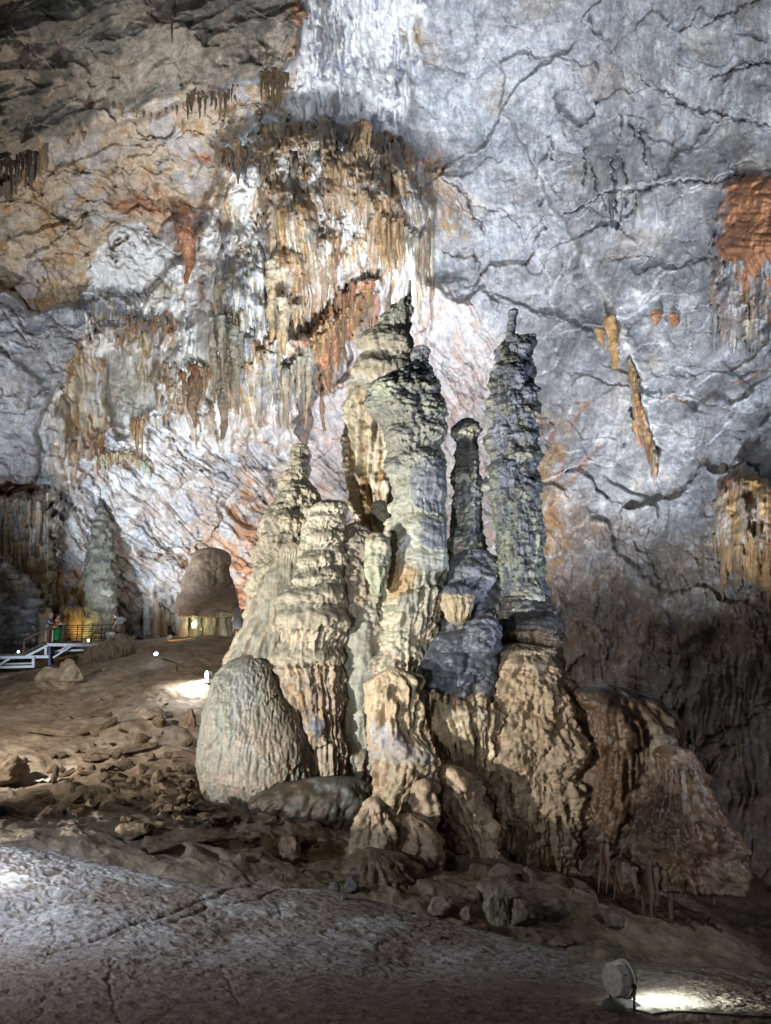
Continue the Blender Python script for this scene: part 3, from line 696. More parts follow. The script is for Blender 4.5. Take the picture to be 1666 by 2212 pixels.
    Yf = Y - R.H * (Y / 40.0)
    X_, Y_, Z_ = P(U, V, Yf)
    global WK
    WK = R.K
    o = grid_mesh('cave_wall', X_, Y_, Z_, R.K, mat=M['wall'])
    tag(o, 'pale grey, buff and white limestone cave wall rising into the vault', 'cave wall', kind='structure')
    return Yf
# ================================================================== flowstone bodies: a column of rings with a relief on it
class Tube:
    def __init__(self, rows, Y, asp=0.85, res=0.026, smooth=3, topcap=0.5, botcap=0.0, seed=1, dy=0.0, twist=0.0):
        rows = sorted(rows); self.rows = rows
        self.Y = Y; self.asp = asp; self.seed = seed; self.bold = 1.5; self.trim = True
        yy = np.array([r[0] for r in rows], float); xl = np.array([r[1] for r in rows], float); xr = np.array([r[2] for r in rows], float)
        d = np.arange(yy[0], yy[-1] + .01, 0.5)
        xl = np.interp(d, yy, xl); xr = np.interp(d, yy, xr)
        if smooth:
            k = smooth * 4
            def sm(a):
                return np.convolve(np.pad(a, k, mode='edge'), np.ones(2 * k + 1) / (2 * k + 1), 'valid')
            xl, xr = sm(xl), sm(xr)
        wl, _, z = P(xl, d, Y); wr, _, _ = P(xr, d, Y)
        self.zt, self.zb = z[0], z[-1]
        nz = max(8, int((z[0] - z[-1]) / res))
        self.Z = np.linspace(z[-1], z[0], nz)                       # upwards
        self.xc = np.interp(-self.Z, -z, (wl + wr) / 2); self.r = np.interp(-self.Z, -z, (wr - wl) / 2)
        self.py = np.interp(-self.Z, -z, d)
        tc = topcap * self.r[-1] * 2
        if topcap:
            q = np.clip((self.zt - self.Z) / max(tc, 1e-3), 0, 1); self.r = self.r * np.sqrt(np.clip(1 - (1 - q) ** 2, 0.0004, 1))
        if botcap:
            q = np.clip((self.Z - self.zb) / max(botcap * self.r[0] * 2, 1e-3), 0, 1); self.r = self.r * np.sqrt(np.clip(1 - (1 - q) ** 2, 0.0004, 1))
        self.R = float(np.mean(self.r)); self.Rm = float(max(self.r.max(), 1e-3))
        nth = max(12, int(2 * np.pi * self.Rm * (0.5 + 0.5 * asp) / res))
        self.th = np.linspace(-np.pi, np.pi, nth, endpoint=False)
        self.yc = Y + dy + np.zeros(nz)
        self.rel = Relief((self.th * self.R), self.Z, wrap=True)
        self.TH, self.ZZ = np.meshgrid(self.th, self.Z)
        rr = self.r[:, None]
        self.bx = (self.xc[:, None] + rr * np.sin(self.TH)).astype(F4); self.by = (self.yc[:, None] - asp * rr * np.cos(self.TH)).astype(F4)
        self.bz = self.ZZ.astype(F4)
        self.pm = px_m(Y)
        # where each point falls in the traced outline
        self.PY = np.broadcast_to(self.py[:, None], self.TH.shape).astype(F4)
        t = (self.by) / (cp - (-(self.PY - CY) / FOC) * sp)
        self.PX = (CX + self.bx / np.maximum(t, .1) * FOC).astype(F4)
        self.noise = np.zeros(self.TH.shape, F4)
        self.rel.K[..., :3] = TAN
    def n(self, f, o=4, fz=None, seed=0, gain=.5):
        fz = f if fz is None else fz
        return fbm3(self.bx * f + self.seed * 7.3, self.by * f, self.bz * fz, o, seed + self.seed, gain)
    def at(self, px, py):
        z = float(np.interp(py, self.py[::-1], self.Z[::-1]))
        i = int(np.clip(np.searchsorted(self.Z, z), 0, len(self.Z) - 1))
        r = max(self.r[i], 0.02); x = P(px, py, self.Y - self.asp * r * .8)[0]
        th = math.asin(max(-1, min(1, (x - self.xc[i]) / r)))
        return th * self.R, z, self.R / r
    def color(self, col):
        self.rel.K[..., :3] = col
        return self
    def lay(self, col, m, front=False):
        k = self.rel.K[..., :3]
        m = np.clip(m, 0, 1)[..., None]
        self.rel.K[..., :3] = k + (np.asarray(col, F4) - k) * m
        return self
    def bands(self, lst, jit=14):
        """mineral colour by height of the traced outline"""
        ys = np.array([q[0] for q in lst], float); cs = np.array([q[1] for q in lst])
        y = self.PY + jit * self.n(1.2, 4, seed=77)
        self.rel.K[..., :3] = np.stack([np.interp(y, ys, cs[:, i]) for i in range(3)], -1)
        return self
    def area(self, poly, feather=8, jit=10):
        return sstep(-feather, feather, poly_sd(self.PX + jit * self.n(2.0, 3, seed=5), self.PY + jit * self.n(2.0, 3, seed=6), poly)) * (np.cos(self.TH) > -0.2)
    def tiers(self, y0, y1, step, w, h, amp, cap=None, skirt=None, drip=.25, dw=.1, rng=None, cover=1.0, var=.35, flat=1.7, capline=.45, px=True, dens=1.25):
        rng = rng or random.Random(self.seed * 13 + 1)
        m = self.pm
        y = y1
        while y >= y0:                                             # from the bottom up
            z = float(np.interp(y, self.py[::-1], self.Z[::-1])); i = int(np.clip(np.searchsorted(self.Z, z), 0, len(self.Z) - 1))
            r = max(self.r[i], .03); k = self.R / r
            wm = w * m
            n = max(2, int(2 * np.pi * r / (wm * 2) * dens))
            off = rng.random()
            for j in range(n):
                if rng.random() > cover: continue
                s = ((j + off + rng.uniform(-.3, .3)) / n * 2 - 1) * np.pi * self.R
                v = lambda: rng.uniform(1 - var, 1 + var)
                c1 = None if cap is None else (np.asarray(cap) * .62 + np.asarray(skirt) * .25) * rng.uniform(.75, 1.25); c2 = None if cap is None else np.asarray(skirt) * rng.uniform(.8, 1.15)
                self.rel.bell(s, z + rng.uniform(-.5, .5) * step * m, wm * v() * k, h * m * v(), amp * m * v(), drip=drip * h * m * v(), dw=dw * wm * k, cap=c1, skirt=c2, seed=rng.uniform(0, 50), flat=flat, capline=capline)
            y -= step
        return self
    def bell(self, px, py, w, h, amp, cap=None, skirt=None, drip=.3, dw=.1, seed=None, flat=1.7, add=.6, capline=.45):
        s, z, k = self.at(px, py); m = self.pm; amp = amp * self.bold
        if cap is not None: cap = np.asarray(cap) * .6 + np.asarray(skirt) * .28
        self.rel.bell(s, z, w * m * k, h * m, amp * m, drip=drip * h * m, dw=dw * w * m * k, cap=cap, skirt=skirt, seed=(px * .37 + py * .11) if seed is None else seed, flat=flat, add=add, capline=capline)
    def strand(self, px, y0, y1, w, amp, col=None, add=.7, taper=.7, wob=.14, tip=None):
        s, z, k = self.at(px, y0); m = self.pm
        z1 = z - (y1 - y0) * m
        self.rel.strand(s, z, z1, w * m * k, amp * m, col, taper=taper, wob=wob * w * m, seed=px, add=add, tip=tip)
    def knob(self, px, py, w, h, amp, col=None, add=.7, pw=.5):
        s, z, k = self.at(px, py); m = self.pm
        self.rel.knob(s, z, w * m * k, h * m, amp * m, col, add, pw)
    def drips(self, n, x0, x1, y0, y1, L, w, amp, cols, rng=None, add=.8, taper=.7):
        rng = rng or random.Random(self.seed * 31 + int(x0 + y0))
        for i in range(n):
            x = rng.uniform(x0, x1); y = rng.uniform(y0, y1)
            self.strand(x, y, y + rng.uniform(*L), rng.uniform(*w), rng.uniform(*amp), np.asarray(cols[rng.randrange(len(cols))]) * rng.uniform(.8, 1.15), add=add, taper=taper)
    def fringe(self, pts, n, L, w, amp, cols, rng=None, add=.85, jit=3):
        rng = rng or random.Random(self.seed * 17 + int(pts[0][0]))
        pts = np.array(pts, float); d = np.r_[0, np.cumsum(np.hypot(*np.diff(pts, axis=0).T))]
        for i in range(n):
            q = (i + rng.random()) / n * d[-1]
            x = np.interp(q, d, pts[:, 0]); y = np.interp(q, d, pts[:, 1]) + rng.gauss(0, jit)
            self.strand(x, y, y + rng.uniform(*L), rng.uniform(*w), rng.uniform(*amp), np.asarray(cols[rng.randrange(len(cols))]) * rng.uniform(.8, 1.15), add=add)
    def ramp(self, pts):
        return np.interp(self.PY, [p[0] for p in pts], [p[1] for p in pts]).astype(F4)
    def rough(self, lump=.1, lf=1.2, pop=0.0, pf=9.0, flute=0.0, ff=7.0, micro=.012, ledge=0.0, lz=5.0, popm=None, flm=None):
        N = lump * self.n(lf, 4, seed=1)
        if pop:
            c = wor3(self.bx * pf + self.seed, self.by * pf, self.bz * pf * 1.1, 3 + self.seed); c2 = wor3(self.bx * pf * 2.1, self.by * pf * 2.1, self.bz * pf * 2.1, 4 + self.seed)
            p = np.sqrt(np.clip(1 - (c / .8) ** 2, 0, 1)) + .45 * np.sqrt(np.clip(1 - (c2 / .8) ** 2, 0, 1))
            N = N + pop * p * (1 if popm is None else popm)
        if flute:
            q = n3(self.bx * ff + .4 * self.n(1.5, 2, seed=9), self.by * ff, self.bz * ff * .09, 31 + self.seed); q2 = n3(self.bx * ff * 2.3, self.by * ff * 2.3, self.bz * ff * .2, 37 + self.seed)
            N = N + flute * (1 - 2 * np.abs(q) + .45 * (1 - 2 * np.abs(q2))) * (1 if flm is None else flm)
        if ledge:
            t = self.bz * lz + 1.3 * self.n(1.0, 3, seed=15); f = t - np.floor(t)
            N = N + ledge * (f ** 2.2) * (.5 + .5 * self.n(1.7, 2, seed=16))
        N = N + micro * self.n(14, 3, seed=21)
        self.noise = self.noise + N
        return self
    def build(self, name, label, cat, mat, parent=None, group=None, wet=0.0, mott=.16):
        R = self.rel
        H = R.H + self.noise
        if self.trim:                                              # keep to the traced outline
            hm = np.percentile(H, 48, axis=1); k = max(2, int(.35 / max(abs(self.Z[1] - self.Z[0]), 1e-3)))
            hm = np.convolve(np.pad(hm, k, mode='edge'), np.ones(2 * k + 1) / (2 * k + 1), 'valid')
            H = H - np.minimum(hm, .42 * self.r)[:, None]
        rs = np.clip(self.r / 0.25, 0.12, 1)[:, None]
        endfade = np.clip(self.r / max(.12 * self.Rm, .04), 0, 1)[:, None]
        H = H * np.minimum(1, endfade + .05) * np.where(rs < 1, rs, 1)
        s, c = np.sin(self.TH), np.cos(self.TH)
        X = self.xc[:, None] + (self.r[:, None] + H) * s
        Yy = self.yc[:, None] - (self.r[:, None] * self.asp + H) * c
        Z = self.ZZ
        K = R.K.copy(); K[..., :3] *= (1 + mott * self.n(6, 3, seed=41, gain=.7) + mott * .7 * self.n(1.5, 3, seed=43))[..., None]
        if wet: K[..., 3] = np.clip(wet * (.6 + .8 * self.n(1.5, 3, seed=51)), 0, 1)
        o = grid_mesh(name, X, Yy, Z, K, wrap=True, mat=mat, caps=True)
        if parent is None: tag(o, label, cat, group)
        else:
            o.parent = parent; o.matrix_parent_inverse = parent.matrix_basis.inverted()
            if label: o['label'] = label
        return o

class Patch(Tube):
    """flowstone grown on the cave wall: a relief that rises from the wall inside an outline"""
    def __init__(self, poly, Ygrid, thick, rnd=26, step=2.0, seed=1, jit=8, lift=0.0):
        xs = [p[0] for p in poly]; ys = [p[1] for p in poly]; m = 70
        self.U1 = np.arange(max(min(xs) - m, -418), min(max(xs) + m, 2086), step).astype(F4); self.V1 = np.arange(max(min(ys) - m, -258), min(max(ys) + m + 40, 2056), step).astype(F4)
        self.PX, self.PY = (q.astype(F4) for q in np.meshgrid(self.U1, self.V1))
        yb = blur(Ygrid, 10)
        I = np.clip((self.PX + 420) / 2, 0, Ygrid.shape[1] - 1).astype(int); J = np.clip((self.PY + 260) / 2, 0, Ygrid.shape[0] - 1).astype(int)
        self.wk = WK[J, I]; self.Yw = yb[J, I] - lift; self.Yr = Ygrid[J, I]
        self.pmm = float(np.median(self.Yw)) / FOC; self.pm = 1.0; self.seed = seed; self.bold = 1.3; self.thick = thick / self.pmm; self.rnd = rnd
        self.bx, self.by, self.bz = (q.astype(F4) for q in P(self.PX, self.PY, self.Yw))
        self.TH = np.zeros_like(self.PX); self.noise = np.zeros_like(self.PX)
        self.rel = Relief(self.U1, -self.V1); self.rel.K[..., :3] = TAN
        self.sd = poly_sd(self.PX + jit * self.n(1.2, 3, seed=71), self.PY + jit * self.n(1.2, 3, seed=73), poly)
        self.R = 1.0
    def at(self, px, py): return px, -py, 1.0
    def build(self, name, label, cat, mat, parent=None, group=None, wet=0.0, mott=.16):
        t = np.clip(self.sd / self.rnd, 0, 1); e = np.sqrt(np.clip(1 - (1 - t) ** 2, 0, 1))
        H = self.rel.H * sstep(-2, 3, self.sd + 1e9 * (self.rel.H > .5))
        body = (self.thick * e + self.noise / self.pmm * np.clip(e * 1.5, 0, 1) + H) * self.pmm
        inside = (self.sd > 0) | (H > .4)
        Yf = np.where(inside, self.Yw - np.maximum(body, .02), np.maximum(self.Yw, self.Yr) + .25)
        K = self.rel.K.copy(); K[..., :3] *= (1 + mott * self.n(2.5, 4, seed=41, gain=.7) + mott * .7 * self.n(.7, 3, seed=43))[..., None]
        eb = np.clip(sstep(-4, min(24, self.rnd * 1.2), self.sd + 12 * self.n(1.5, 4, seed=81, gain=.65)) + .8 * (H > 4), 0, 1)[..., None]; K[..., :3] = self.wk[..., :3] * (1 - eb) + K[..., :3] * eb      # mineral stain fades into the wall's own
        if wet: K[..., 3] = np.clip(wet * (.6 + .8 * self.n(1.5, 3, seed=51)), 0, 1)
        X, Yy, Z = P(self.PX, self.PY, Yf.astype(F4))
        o = grid_mesh(name, X, Yy, Z, K, mat=mat, keep=inside)
        if parent is None: tag(o, label, cat, group)
        else:
            o.parent = parent; o.matrix_parent_inverse = parent.matrix_basis.inverted()
        return o
    def sheaf(self, px, py, n, w, L, rw, amp, cols, rng, lean=0.0):
        """a clump of ribs fused side by side, longest in its middle"""
        c = np.asarray(cols[rng.randrange(len(cols))])
        for i in range(n):
            q = rng.gauss(0, .45); x = px + q * w
            ln = L * max(.2, (1 - .7 * min(abs(q), 1)) * rng.uniform(.65, 1.1))
            y = py + rng.gauss(0, 10) + abs(q) * 8
            s, z, k = self.at(x, y)
            self.rel.strand(s, z, z - ln, rw * rng.uniform(.6, 1.5), amp * rng.uniform(.6, 1.3), c * rng.uniform(.72, 1.22), lean=lean + rng.gauss(0, .025), taper=rng.uniform(.45, .85), wob=rw * rng.uniform(0, .7), seed=rng.uniform(0, 9), add=.55)

def spike(name, label, px, y0, y1, w, Y, cols, mat, parent=None, group=None, px1=None, cat='stalactite', seed=None, up=False, res=None, flute=.5, knots=.5, bulge=0.0):
    """a hanging stalactite (or, with up, a small standing one): fluted and knotted, tapering to its tip"""
    seed = seed if seed is not None else int(px * 7 + y0)
    rng = random.Random(seed); px1 = px if px1 is None else px1; dx = 0
    ys = np.linspace(y0, y1, 9); rows = []
    for i, y in enumerate(ys):
        t = i / 8; t2 = 1 - t if up else t
        ww = w * (1 - .86 * t2 ** rng.uniform(.9, 1.3)) * (1 + knots * rng.uniform(-.5, .5) * (1 if 0 < i < 8 else .3)) * (1 + bulge * math.sin(math.pi * t2))
        dx = dx * .7 + rng.gauss(0, .11) * w; x = px + (px1 - px) * t + dx
        rows.append((y, x - ww / 2, x + ww / 2))
    T = Tube(rows, Y, asp=rng.uniform(.7, .95), res=res or max(px_m(Y) * 1.3, .012), smooth=1, topcap=.3 if up else .4, botcap=0 if up else .6, seed=seed % 97)
    T.bands([(y0, cols[0]), (y1, cols[-1])], 6)
    m = T.pm * w; T.trim = False
    T.lay(np.asarray(cols[0]) * .55, sstep(.0, .5, T.n(1.6 / max(m, .05), 3, fz=.5, seed=3)) * .7); T.lay(np.minimum(1, np.asarray(cols[-1]) * 1.5 + .06), sstep(.15, .5, T.n(1.2 / max(m, .05), 3, fz=.6, seed=8)) * .5)
    T.rough(lump=.14 * m, lf=1.2 / max(m, .05), flute=.075 * m * flute * 2, ff=2.6 / max(m, .05), micro=.02 * m)
    return T.build(name, label, cat, mat, parent, group)
# ================================================================== the group of stalagmites in the middle
def build_cluster():
    mk = M['drip']; rg0 = random.Random(33)
    # -- tall pale spire at the back
    T = Tube([(606, 884, 888), (640, 880, 889), (655, 852, 889), (668, 838, 889), (690, 822, 889), (715, 806, 888), (740, 790, 887), (765, 776, 887), (790, 764, 889), (815, 754, 892), (850, 750, 892), (950, 746, 890), (1040, 743, 880), (1060, 752, 870), (1110, 762, 868), (1140, 770, 866), (1300, 770, 880)], 21.5, asp=.8, res=.03, smooth=1, topcap=0, seed=3)
    T.bands([(606, SAGE * 1.2), (700, SAGE * 1.45), (800, SAGE * 1.4), (850, CREAM * 1.1), (900, CREAM * .95), (1000, CREAM * .85), (1140, OCHRE * 1.3)])
    T.lay(GREY * .9, T.area([(850, 600), (900, 600), (895, 760), (868, 720)]) * .5)
    T.lay(WHITE * .75, T.area([(750, 800), (830, 780), (850, 850), (760, 860)]) * .6)
    for (x, y, w, h, a) in ((800, 752, 60, 40, 16), (850, 768, 55, 50, 14), (790, 815, 50, 50, 14), (850, 830, 70, 60, 16), (775, 890, 40, 60, 10)):
        T.bell(x, y, w, h, a, SAGE * 1.05, CREAM * .95, drip=.5, dw=.12, capline=.3)
    T.drips(90, 745, 890, 840, 990, (40, 130), (3, 7), (5, 13), [CREAM, CREAM * .85, OCHRE * 1.3, CREAM * 1.1])
    T.drips(50, 750, 850, 1030, 1060, (60, 110), (4, 8), (5, 12), [CREAM * .8, OCHRE, CREAM])
    T.rough(lump=.16, lf=1.2, flute=.07, ff=4.2, pop=.05, pf=7, popm=T.ramp([(940, .25), (965, 1.6), (1030, 1.6), (1050, .3)]), ledge=.05, lz=2.2)
    T.build('stalagmite', 'tall pale cream stalagmite with a spiked tip behind the green-grey column', 'stalagmite', mk)
    for a in (dict(px=842, y0=612, y1=668, w=12), dict(px=872, y0=636, y1=690, w=14)):
        spike('stalagmite_spike', 'thin pointed spike beside the tip of the tall pale stalagmite' if a['px'] < 850 else 'grey stub spike just below the tip of the tall pale stalagmite', a['px'], a['y0'], a['y1'], a['w'], 21.2, [SAGE * .95, SAGE * .95], mk, up=True, cat='stalagmite')

    # -- the green-grey column in the middle
    T = Tube([(748, 897, 917), (756, 893, 922), (770, 889, 926), (785, 884, 931), (797, 872, 934), (806, 850, 936), (815, 828, 938), (828, 808, 943), (845, 795, 948), (860, 789, 953), (880, 795, 957), (900, 805, 960), (925, 826, 960), (945, 832, 958), (965, 836, 950), (985, 838, 958), (1000, 842, 962), (1060, 846, 962), (1110, 852, 964), (1150, 848, 966), (1200, 838, 966), (1250, 826, 964), (1300, 812, 960), (1350, 803, 952), (1400, 800, 945), (1450, 800, 940), (1520, 806, 930), (1600, 815, 930)], 18.3, asp=.8, res=.022, smooth=1, topcap=.2, seed=5)
    T.bands([(748, SLATE * 1.3), (800, SLATE * 1.6), (850, SLATE * 1.9), (900, SAGE * .46), (1000, SAGE * .55), (1100, SAGE * .8), (1250, LIME), (1350, CREAM), (1500, TAN)])
    T.tiers(752, 815, 11, 16, 14, 6, SLATE * 1.3, GREY * .8, drip=.2, dw=.2)
    for (x, y, w, h, a) in ((835, 862, 48, 36, 16), (905, 858, 52, 44, 12), (935, 905, 34, 50, 13), (815, 895, 28, 34, 14), (870, 905, 40, 46, 14), (925, 950, 40, 46, 15), (875, 970, 34, 44, 12), (905, 1010, 46, 34, 10), (850, 1020, 22, 30, 10)):
        T.bell(x, y, w, h, a * 1.4, SLATE * 1.3, SAGE * .55, drip=.55, dw=.14)
    T.lay(LIME * .9, T.area([(805, 845), (850, 840), (855, 890), (815, 885)]) * .7)
    T.bell(930, 1108, 44, 118, 10, SLATE * 1.4, GREY * .55, drip=.12, dw=.2, flat=3.5, capline=.8)
    for x in (905, 917, 930, 941, 953):
        T.strand(x, 990, 1110, 6, 5, GREY * (.8 if x in (917, 941) else .5))
    T.bell(905, 1262, 62, 150, 12, SAGE * .8, SAGE, drip=.14, dw=.12, flat=3.0, capline=.75)
    T.bell(935, 1190, 38, 75, 9, SLATE * 1.4, GREY * .55, drip=.1, dw=.2, flat=3.0)
    T.lay(np.array((.55, .35, .14)), T.area([(822, 1225), (848, 1180), (875, 1200), (900, 1250), (880, 1300), (855, 1290), (835, 1290)], 12) * .75)
    T.lay(WHITE * .7, T.area([(835, 1180), (900, 1160), (895, 1230), (850, 1250)], 16) * .35)
    T.fringe([(868, 1285), (905, 1275), (940, 1268), (962, 1262)], 44, (30, 110), (4, 8), (5, 13), [SAGE * .85, CREAM * .85, TAN, SAGE])
    for (x, y, w, h, a) in ((825, 1150, 22, 30, 14), (830, 1200, 20, 34, 13), (850, 1100, 14, 18, 8), (842, 1132, 12, 14, 9), (815, 1330, 26, 30, 14), (845, 1345, 30, 36, 13), (805, 1390, 30, 34, 18), (850, 1400, 34, 36, 15), (830, 1448, 44, 34, 20), (880, 1430, 34, 44, 13), (905, 1480, 34, 40, 13), (815, 1490, 30, 30, 16)):
        T.bell(x, y, w, h, a, LIME * .95, CREAM, drip=.6, dw=.16)
    T.drips(70, 800, 935, 1380, 1500, (30, 90), (3, 7), (5, 13), [CREAM, CREAM * .8, TAN, SAGE])
    T.rough(lump=.13, lf=1.5, pop=.085, pf=7.5, popm=T.ramp([(780, .6), (830, 1.5), (1000, 1.3), (1030, .25), (1290, .25), (1340, 1), (1600, 1)]), flute=.03, ff=5, flm=T.ramp([(800, .3), (1000, .5), (1060, 1), (1300, 1.2), (1600, 1.2)]), ledge=.03, lz=4)
    T.build('stalagmite', 'thick green-grey column with a knobbly head and an orange stain, mid-group', 'stalagmite', M['wetrock'], wet=.55)
    # lime-green lumps on its left flank
    T = Tube([(1148, 800, 822), (1165, 790, 842), (1200, 788, 845), (1240, 792, 838), (1290, 800, 830)], 17.4, asp=.9, res=.022, topcap=.6, botcap=.6, seed=6)
    T.color(LIME * .9); T.lay(RUST * 1.2, T.area([(785, 1150), (815, 1150), (812, 1190), (788, 1190)]) * .6)
    for q in ((800, 1185, 18, 24, 8), (828, 1190, 16, 30, 8), (808, 1230, 20, 30, 7)): T.bell(*q, LIME, CREAM, drip=.6, dw=.16)
    T.drips(16, 792, 838, 1210, 1240, (30, 60), (3, 5), (4, 8), [LIME, CREAM]); T.rough(.05, 3, pop=.04, pf=9, flute=.03, ff=6)
    T.build('flowstone', 'small lime-green lump of flowstone on the left flank of the green-grey column', 'flowstone', mk)
    # popcorn knob hanging in the gap behind
    T = Tube([(1080, 812, 832), (1095, 803, 842), (1115, 801, 846), (1135, 806, 842), (1152, 815, 832)], 19.5, asp=.9, res=.025, topcap=.6, botcap=.6, seed=8)
    T.color(CREAM * .75); T.rough(.05, 3, pop=.09, pf=8); T.build('popcorn_knob', 'cream knob of cave popcorn hanging below the pale stalagmite', 'knob', mk)

    # -- narrow dark column
    T = Tube([(903, 1000, 1026), (912, 990, 1032), (925, 982, 1035), (940, 980, 1036), (955, 984, 1034), (965, 990, 1033), (985, 985, 1032), (1000, 982, 1034), (1020, 978, 1036), (1035, 974, 1040), (1060, 979, 1042), (1100, 980, 1044), (1135, 974, 1046), (1165, 966, 1048), (1200, 964, 1056), (1240, 966, 1070), (1300, 970, 1080), (1360, 966, 1085), (1420, 962, 1090)], 19.0, asp=.85, res=.022, smooth=1, topcap=.4, seed=9)
    T.bands([(903, SLATE * 1.2), (960, SLATE * 1.6), (1020, SAGE * .6), (1100, GREY * .65), (1160, SLATE * 1.6), (1220, SAGE * .7), (1300, GREY * .6), (1420, TAN)])
    for (x, y, w, h, a) in ((1005, 950, 34, 40, 10), (1022, 935, 26, 26, 8), (1000, 1040, 32, 30, 8), (1012, 1135, 36, 90, 6), (990, 1185, 34, 46, 13), (1025, 1200, 30, 50, 9), (985, 1255, 34, 36, 13), (1025, 1290, 30, 50, 12), (1060, 1260, 22, 46, 12), (1060, 1300, 22, 34, 12), (1010, 1335, 34, 40, 14), (1050, 1360, 30, 50, 14), (1040, 1410, 30, 34, 14)):
        T.bell(x, y, w, h, a, SLATE * 1.2, SAGE * .9, drip=.4, dw=.16)
    T.strand(1025, 960, 1140, 12, 5, GREY * .9, taper=.1)
    T.drips(40, 968, 1080, 1180, 1330, (25, 70), (3, 6), (4, 9), [CREAM * .9, SAGE, GREY * .9])
    T.tiers(1200, 1330, 22, 16, 20, 7, SLATE * 1.2, GREY * .9, drip=.3, cover=.6)
    T.rough(lump=.12, lf=1.8, pop=.06, pf=9, flute=.03, ff=6, ledge=.04, lz=5)
    T.build('stalagmite', 'slim dark stalagmite with a knob head, between the thick column and the tallest dark one', 'stalagmite', M['wetrock'], wet=.6)

    # -- tall dark column with the stick on top
    Yg = 18.2
    T = Tube([(728, 1092, 1144), (738, 1090, 1145), (750, 1085, 1146), (762, 1076, 1147), (775, 1077, 1146), (790, 1070, 1150), (805, 1066, 1156), (830, 1070, 1158), (848, 1072, 1158), (862, 1062, 1157), (880, 1060, 1156), (905, 1064, 1156), (930, 1062, 1157), (950, 1056, 1158), (975, 1060, 1158), (1000, 1060, 1158), (1022, 1055, 1160), (1050, 1062, 1164), (1080, 1068, 1168), (1120, 1070, 1170), (1180, 1072, 1172), (1230, 1076, 1175), (1260, 1078, 1182), (1300, 1080, 1190), (1322, 1084, 1204), (1345, 1085, 1208), (1380, 1084, 1208), (1420, 1080, 1212), (1460, 1078, 1218)], Yg, asp=.85, res=.022, smooth=1, topcap=.15, seed=12)
    T.bands([(728, SLATE * 1.2), (850, SLATE * 1.7), (950, SLATE * 2.3), (1060, SLATE * 2.2), (1150, SAGE * .42), (1220, SLATE * 2.0), (1300, SLATE * 1.3), (1345, BROWN * 1.4), (1400, TAN), (1460, TAN)])
    T.tiers(738, 1060, 27, 20, 30, 13, SLATE * .55, SAGE * .5, drip=.45, dw=.16, cover=.55, var=.75, capline=.35)
    for i in range(70): T.bell(rg0.uniform(1060, 1160), rg0.uniform(745, 1080), rg0.uniform(6, 18), rg0.uniform(8, 40), rg0.uniform(4, 11), SLATE * .7, SLATE * rg0.uniform(1.2, 3.2), drip=.4, dw=.2)
    T.tiers(1060, 1250, 30, 17, 30, 7, SLATE * .8, LIME * .5, drip=.6, dw=.14, cover=.6, var=.5)
    for (x, y, w, h, a) in ((1068, 875, 13, 20, 11), (1064, 960, 13, 20, 11), (1064, 1030, 15, 24, 12), (1068, 1060, 16, 24, 10), (1078, 806, 15, 20, 9), (1145, 905, 22, 40, 9), (1120, 1000, 30, 30, 9), (1140, 1080, 24, 36, 10), (1160, 1215, 16, 22, 10), (1145, 1245, 20, 26, 10), (1140, 1300, 40, 44, 13), (1170, 1335, 34, 30, 16), (1120, 1322, 40, 28, 14)):
        T.bell(x, y, w, h, a, SLATE * 1.0, SAGE * .8, drip=.3, dw=.16, capline=.3)
    T.drips(60, 1070, 1165, 1060, 1240, (30, 100), (2.5, 5), (2.5, 6), [LIME * .6, SAGE * .6, SLATE * 1.6])
    T.fringe([(1090, 1345), (1140, 1340), (1200, 1348)], 34, (18, 45), (3, 6), (5, 11), [TAN, CREAM * .8, BROWN * 1.6])
    T.rough(lump=.13, lf=1.8, pop=.07, pf=8.5, flute=.02, ff=6, ledge=.045, lz=5)
    T.build('stalagmite', 'tall dark stalagmite of stacked knobs with a stick-like tip, at the right of the group', 'stalagmite', M['wetrock'], wet=.5)
    T = Tube([(674, 1098, 1117), (682, 1096, 1117), (695, 1096, 1113), (710, 1093, 1112), (725, 1091, 1110), (745, 1090, 1112)], Yg, asp=.9, res=.018, smooth=0, topcap=.3, seed=13, dy=-.2)
    T.color(SLATE * 2); T.tiers(680, 742, 9, 9, 9, 3, SLATE * 1.4, GREY * .8, drip=.1, dens=1.0); T.rough(.02, 4, pop=.012, pf=14, ledge=.03, lz=9)
    T.build('stalagmite_tip', 'ringed stick of rock standing upright on the tall dark stalagmite', 'stalagmite', mk)
    T = Tube([(1290, 1086, 1182), (1318, 1082, 1200), (1345, 1078, 1212), (1372, 1078, 1215), (1392, 1086, 1213), (1408, 1100, 1200)], 18.0, asp=.86, res=.022, topcap=0, botcap=.25, seed=14); T.trim = False
    T.color(DARK * .9); T.bell(1150, 1368, 58, 44, 12, DARK * .8, DARK * 1.3, drip=.4, dw=.1); T.bell(1180, 1402, 44, 32, 10, DARK * .8, BROWN * .7, drip=.3, dw=.12); T.fringe([(1095, 1362), (1150, 1360), (1200, 1368)], 30, (14, 40), (3, 5), (3, 7), [BROWN * .7, BROWN]); T.rough(.06, 2.5, pop=.03, pf=9, ledge=.05, lz=6)
    T.build('flowstone_shelf', 'dark brown overhanging shelf halfway up the tall dark stalagmite', 'shelf', M['wetrock'], wet=.4)

    # -- left cone: a leaning ridge
    CS, CK = SAGE * .55, CREAM * .8
    T = Tube([(958, 640, 662), (968, 632, 666), (985, 628, 668), (1005, 620, 670), (1022, 612, 668), (1040, 606, 672), (1060, 600, 684), (1085, 590, 700), (1110, 578, 715), (1140, 566, 722), (1175, 557, 726), (1210, 548, 730), (1250, 541, 732), (1300, 536, 735), (1350, 530, 735), (1400, 512, 735), (1450, 495, 735), (1520, 480, 735), (1600, 470, 735)], 19.4, asp=.75, res=.024, smooth=1, topcap=.4, seed=15)
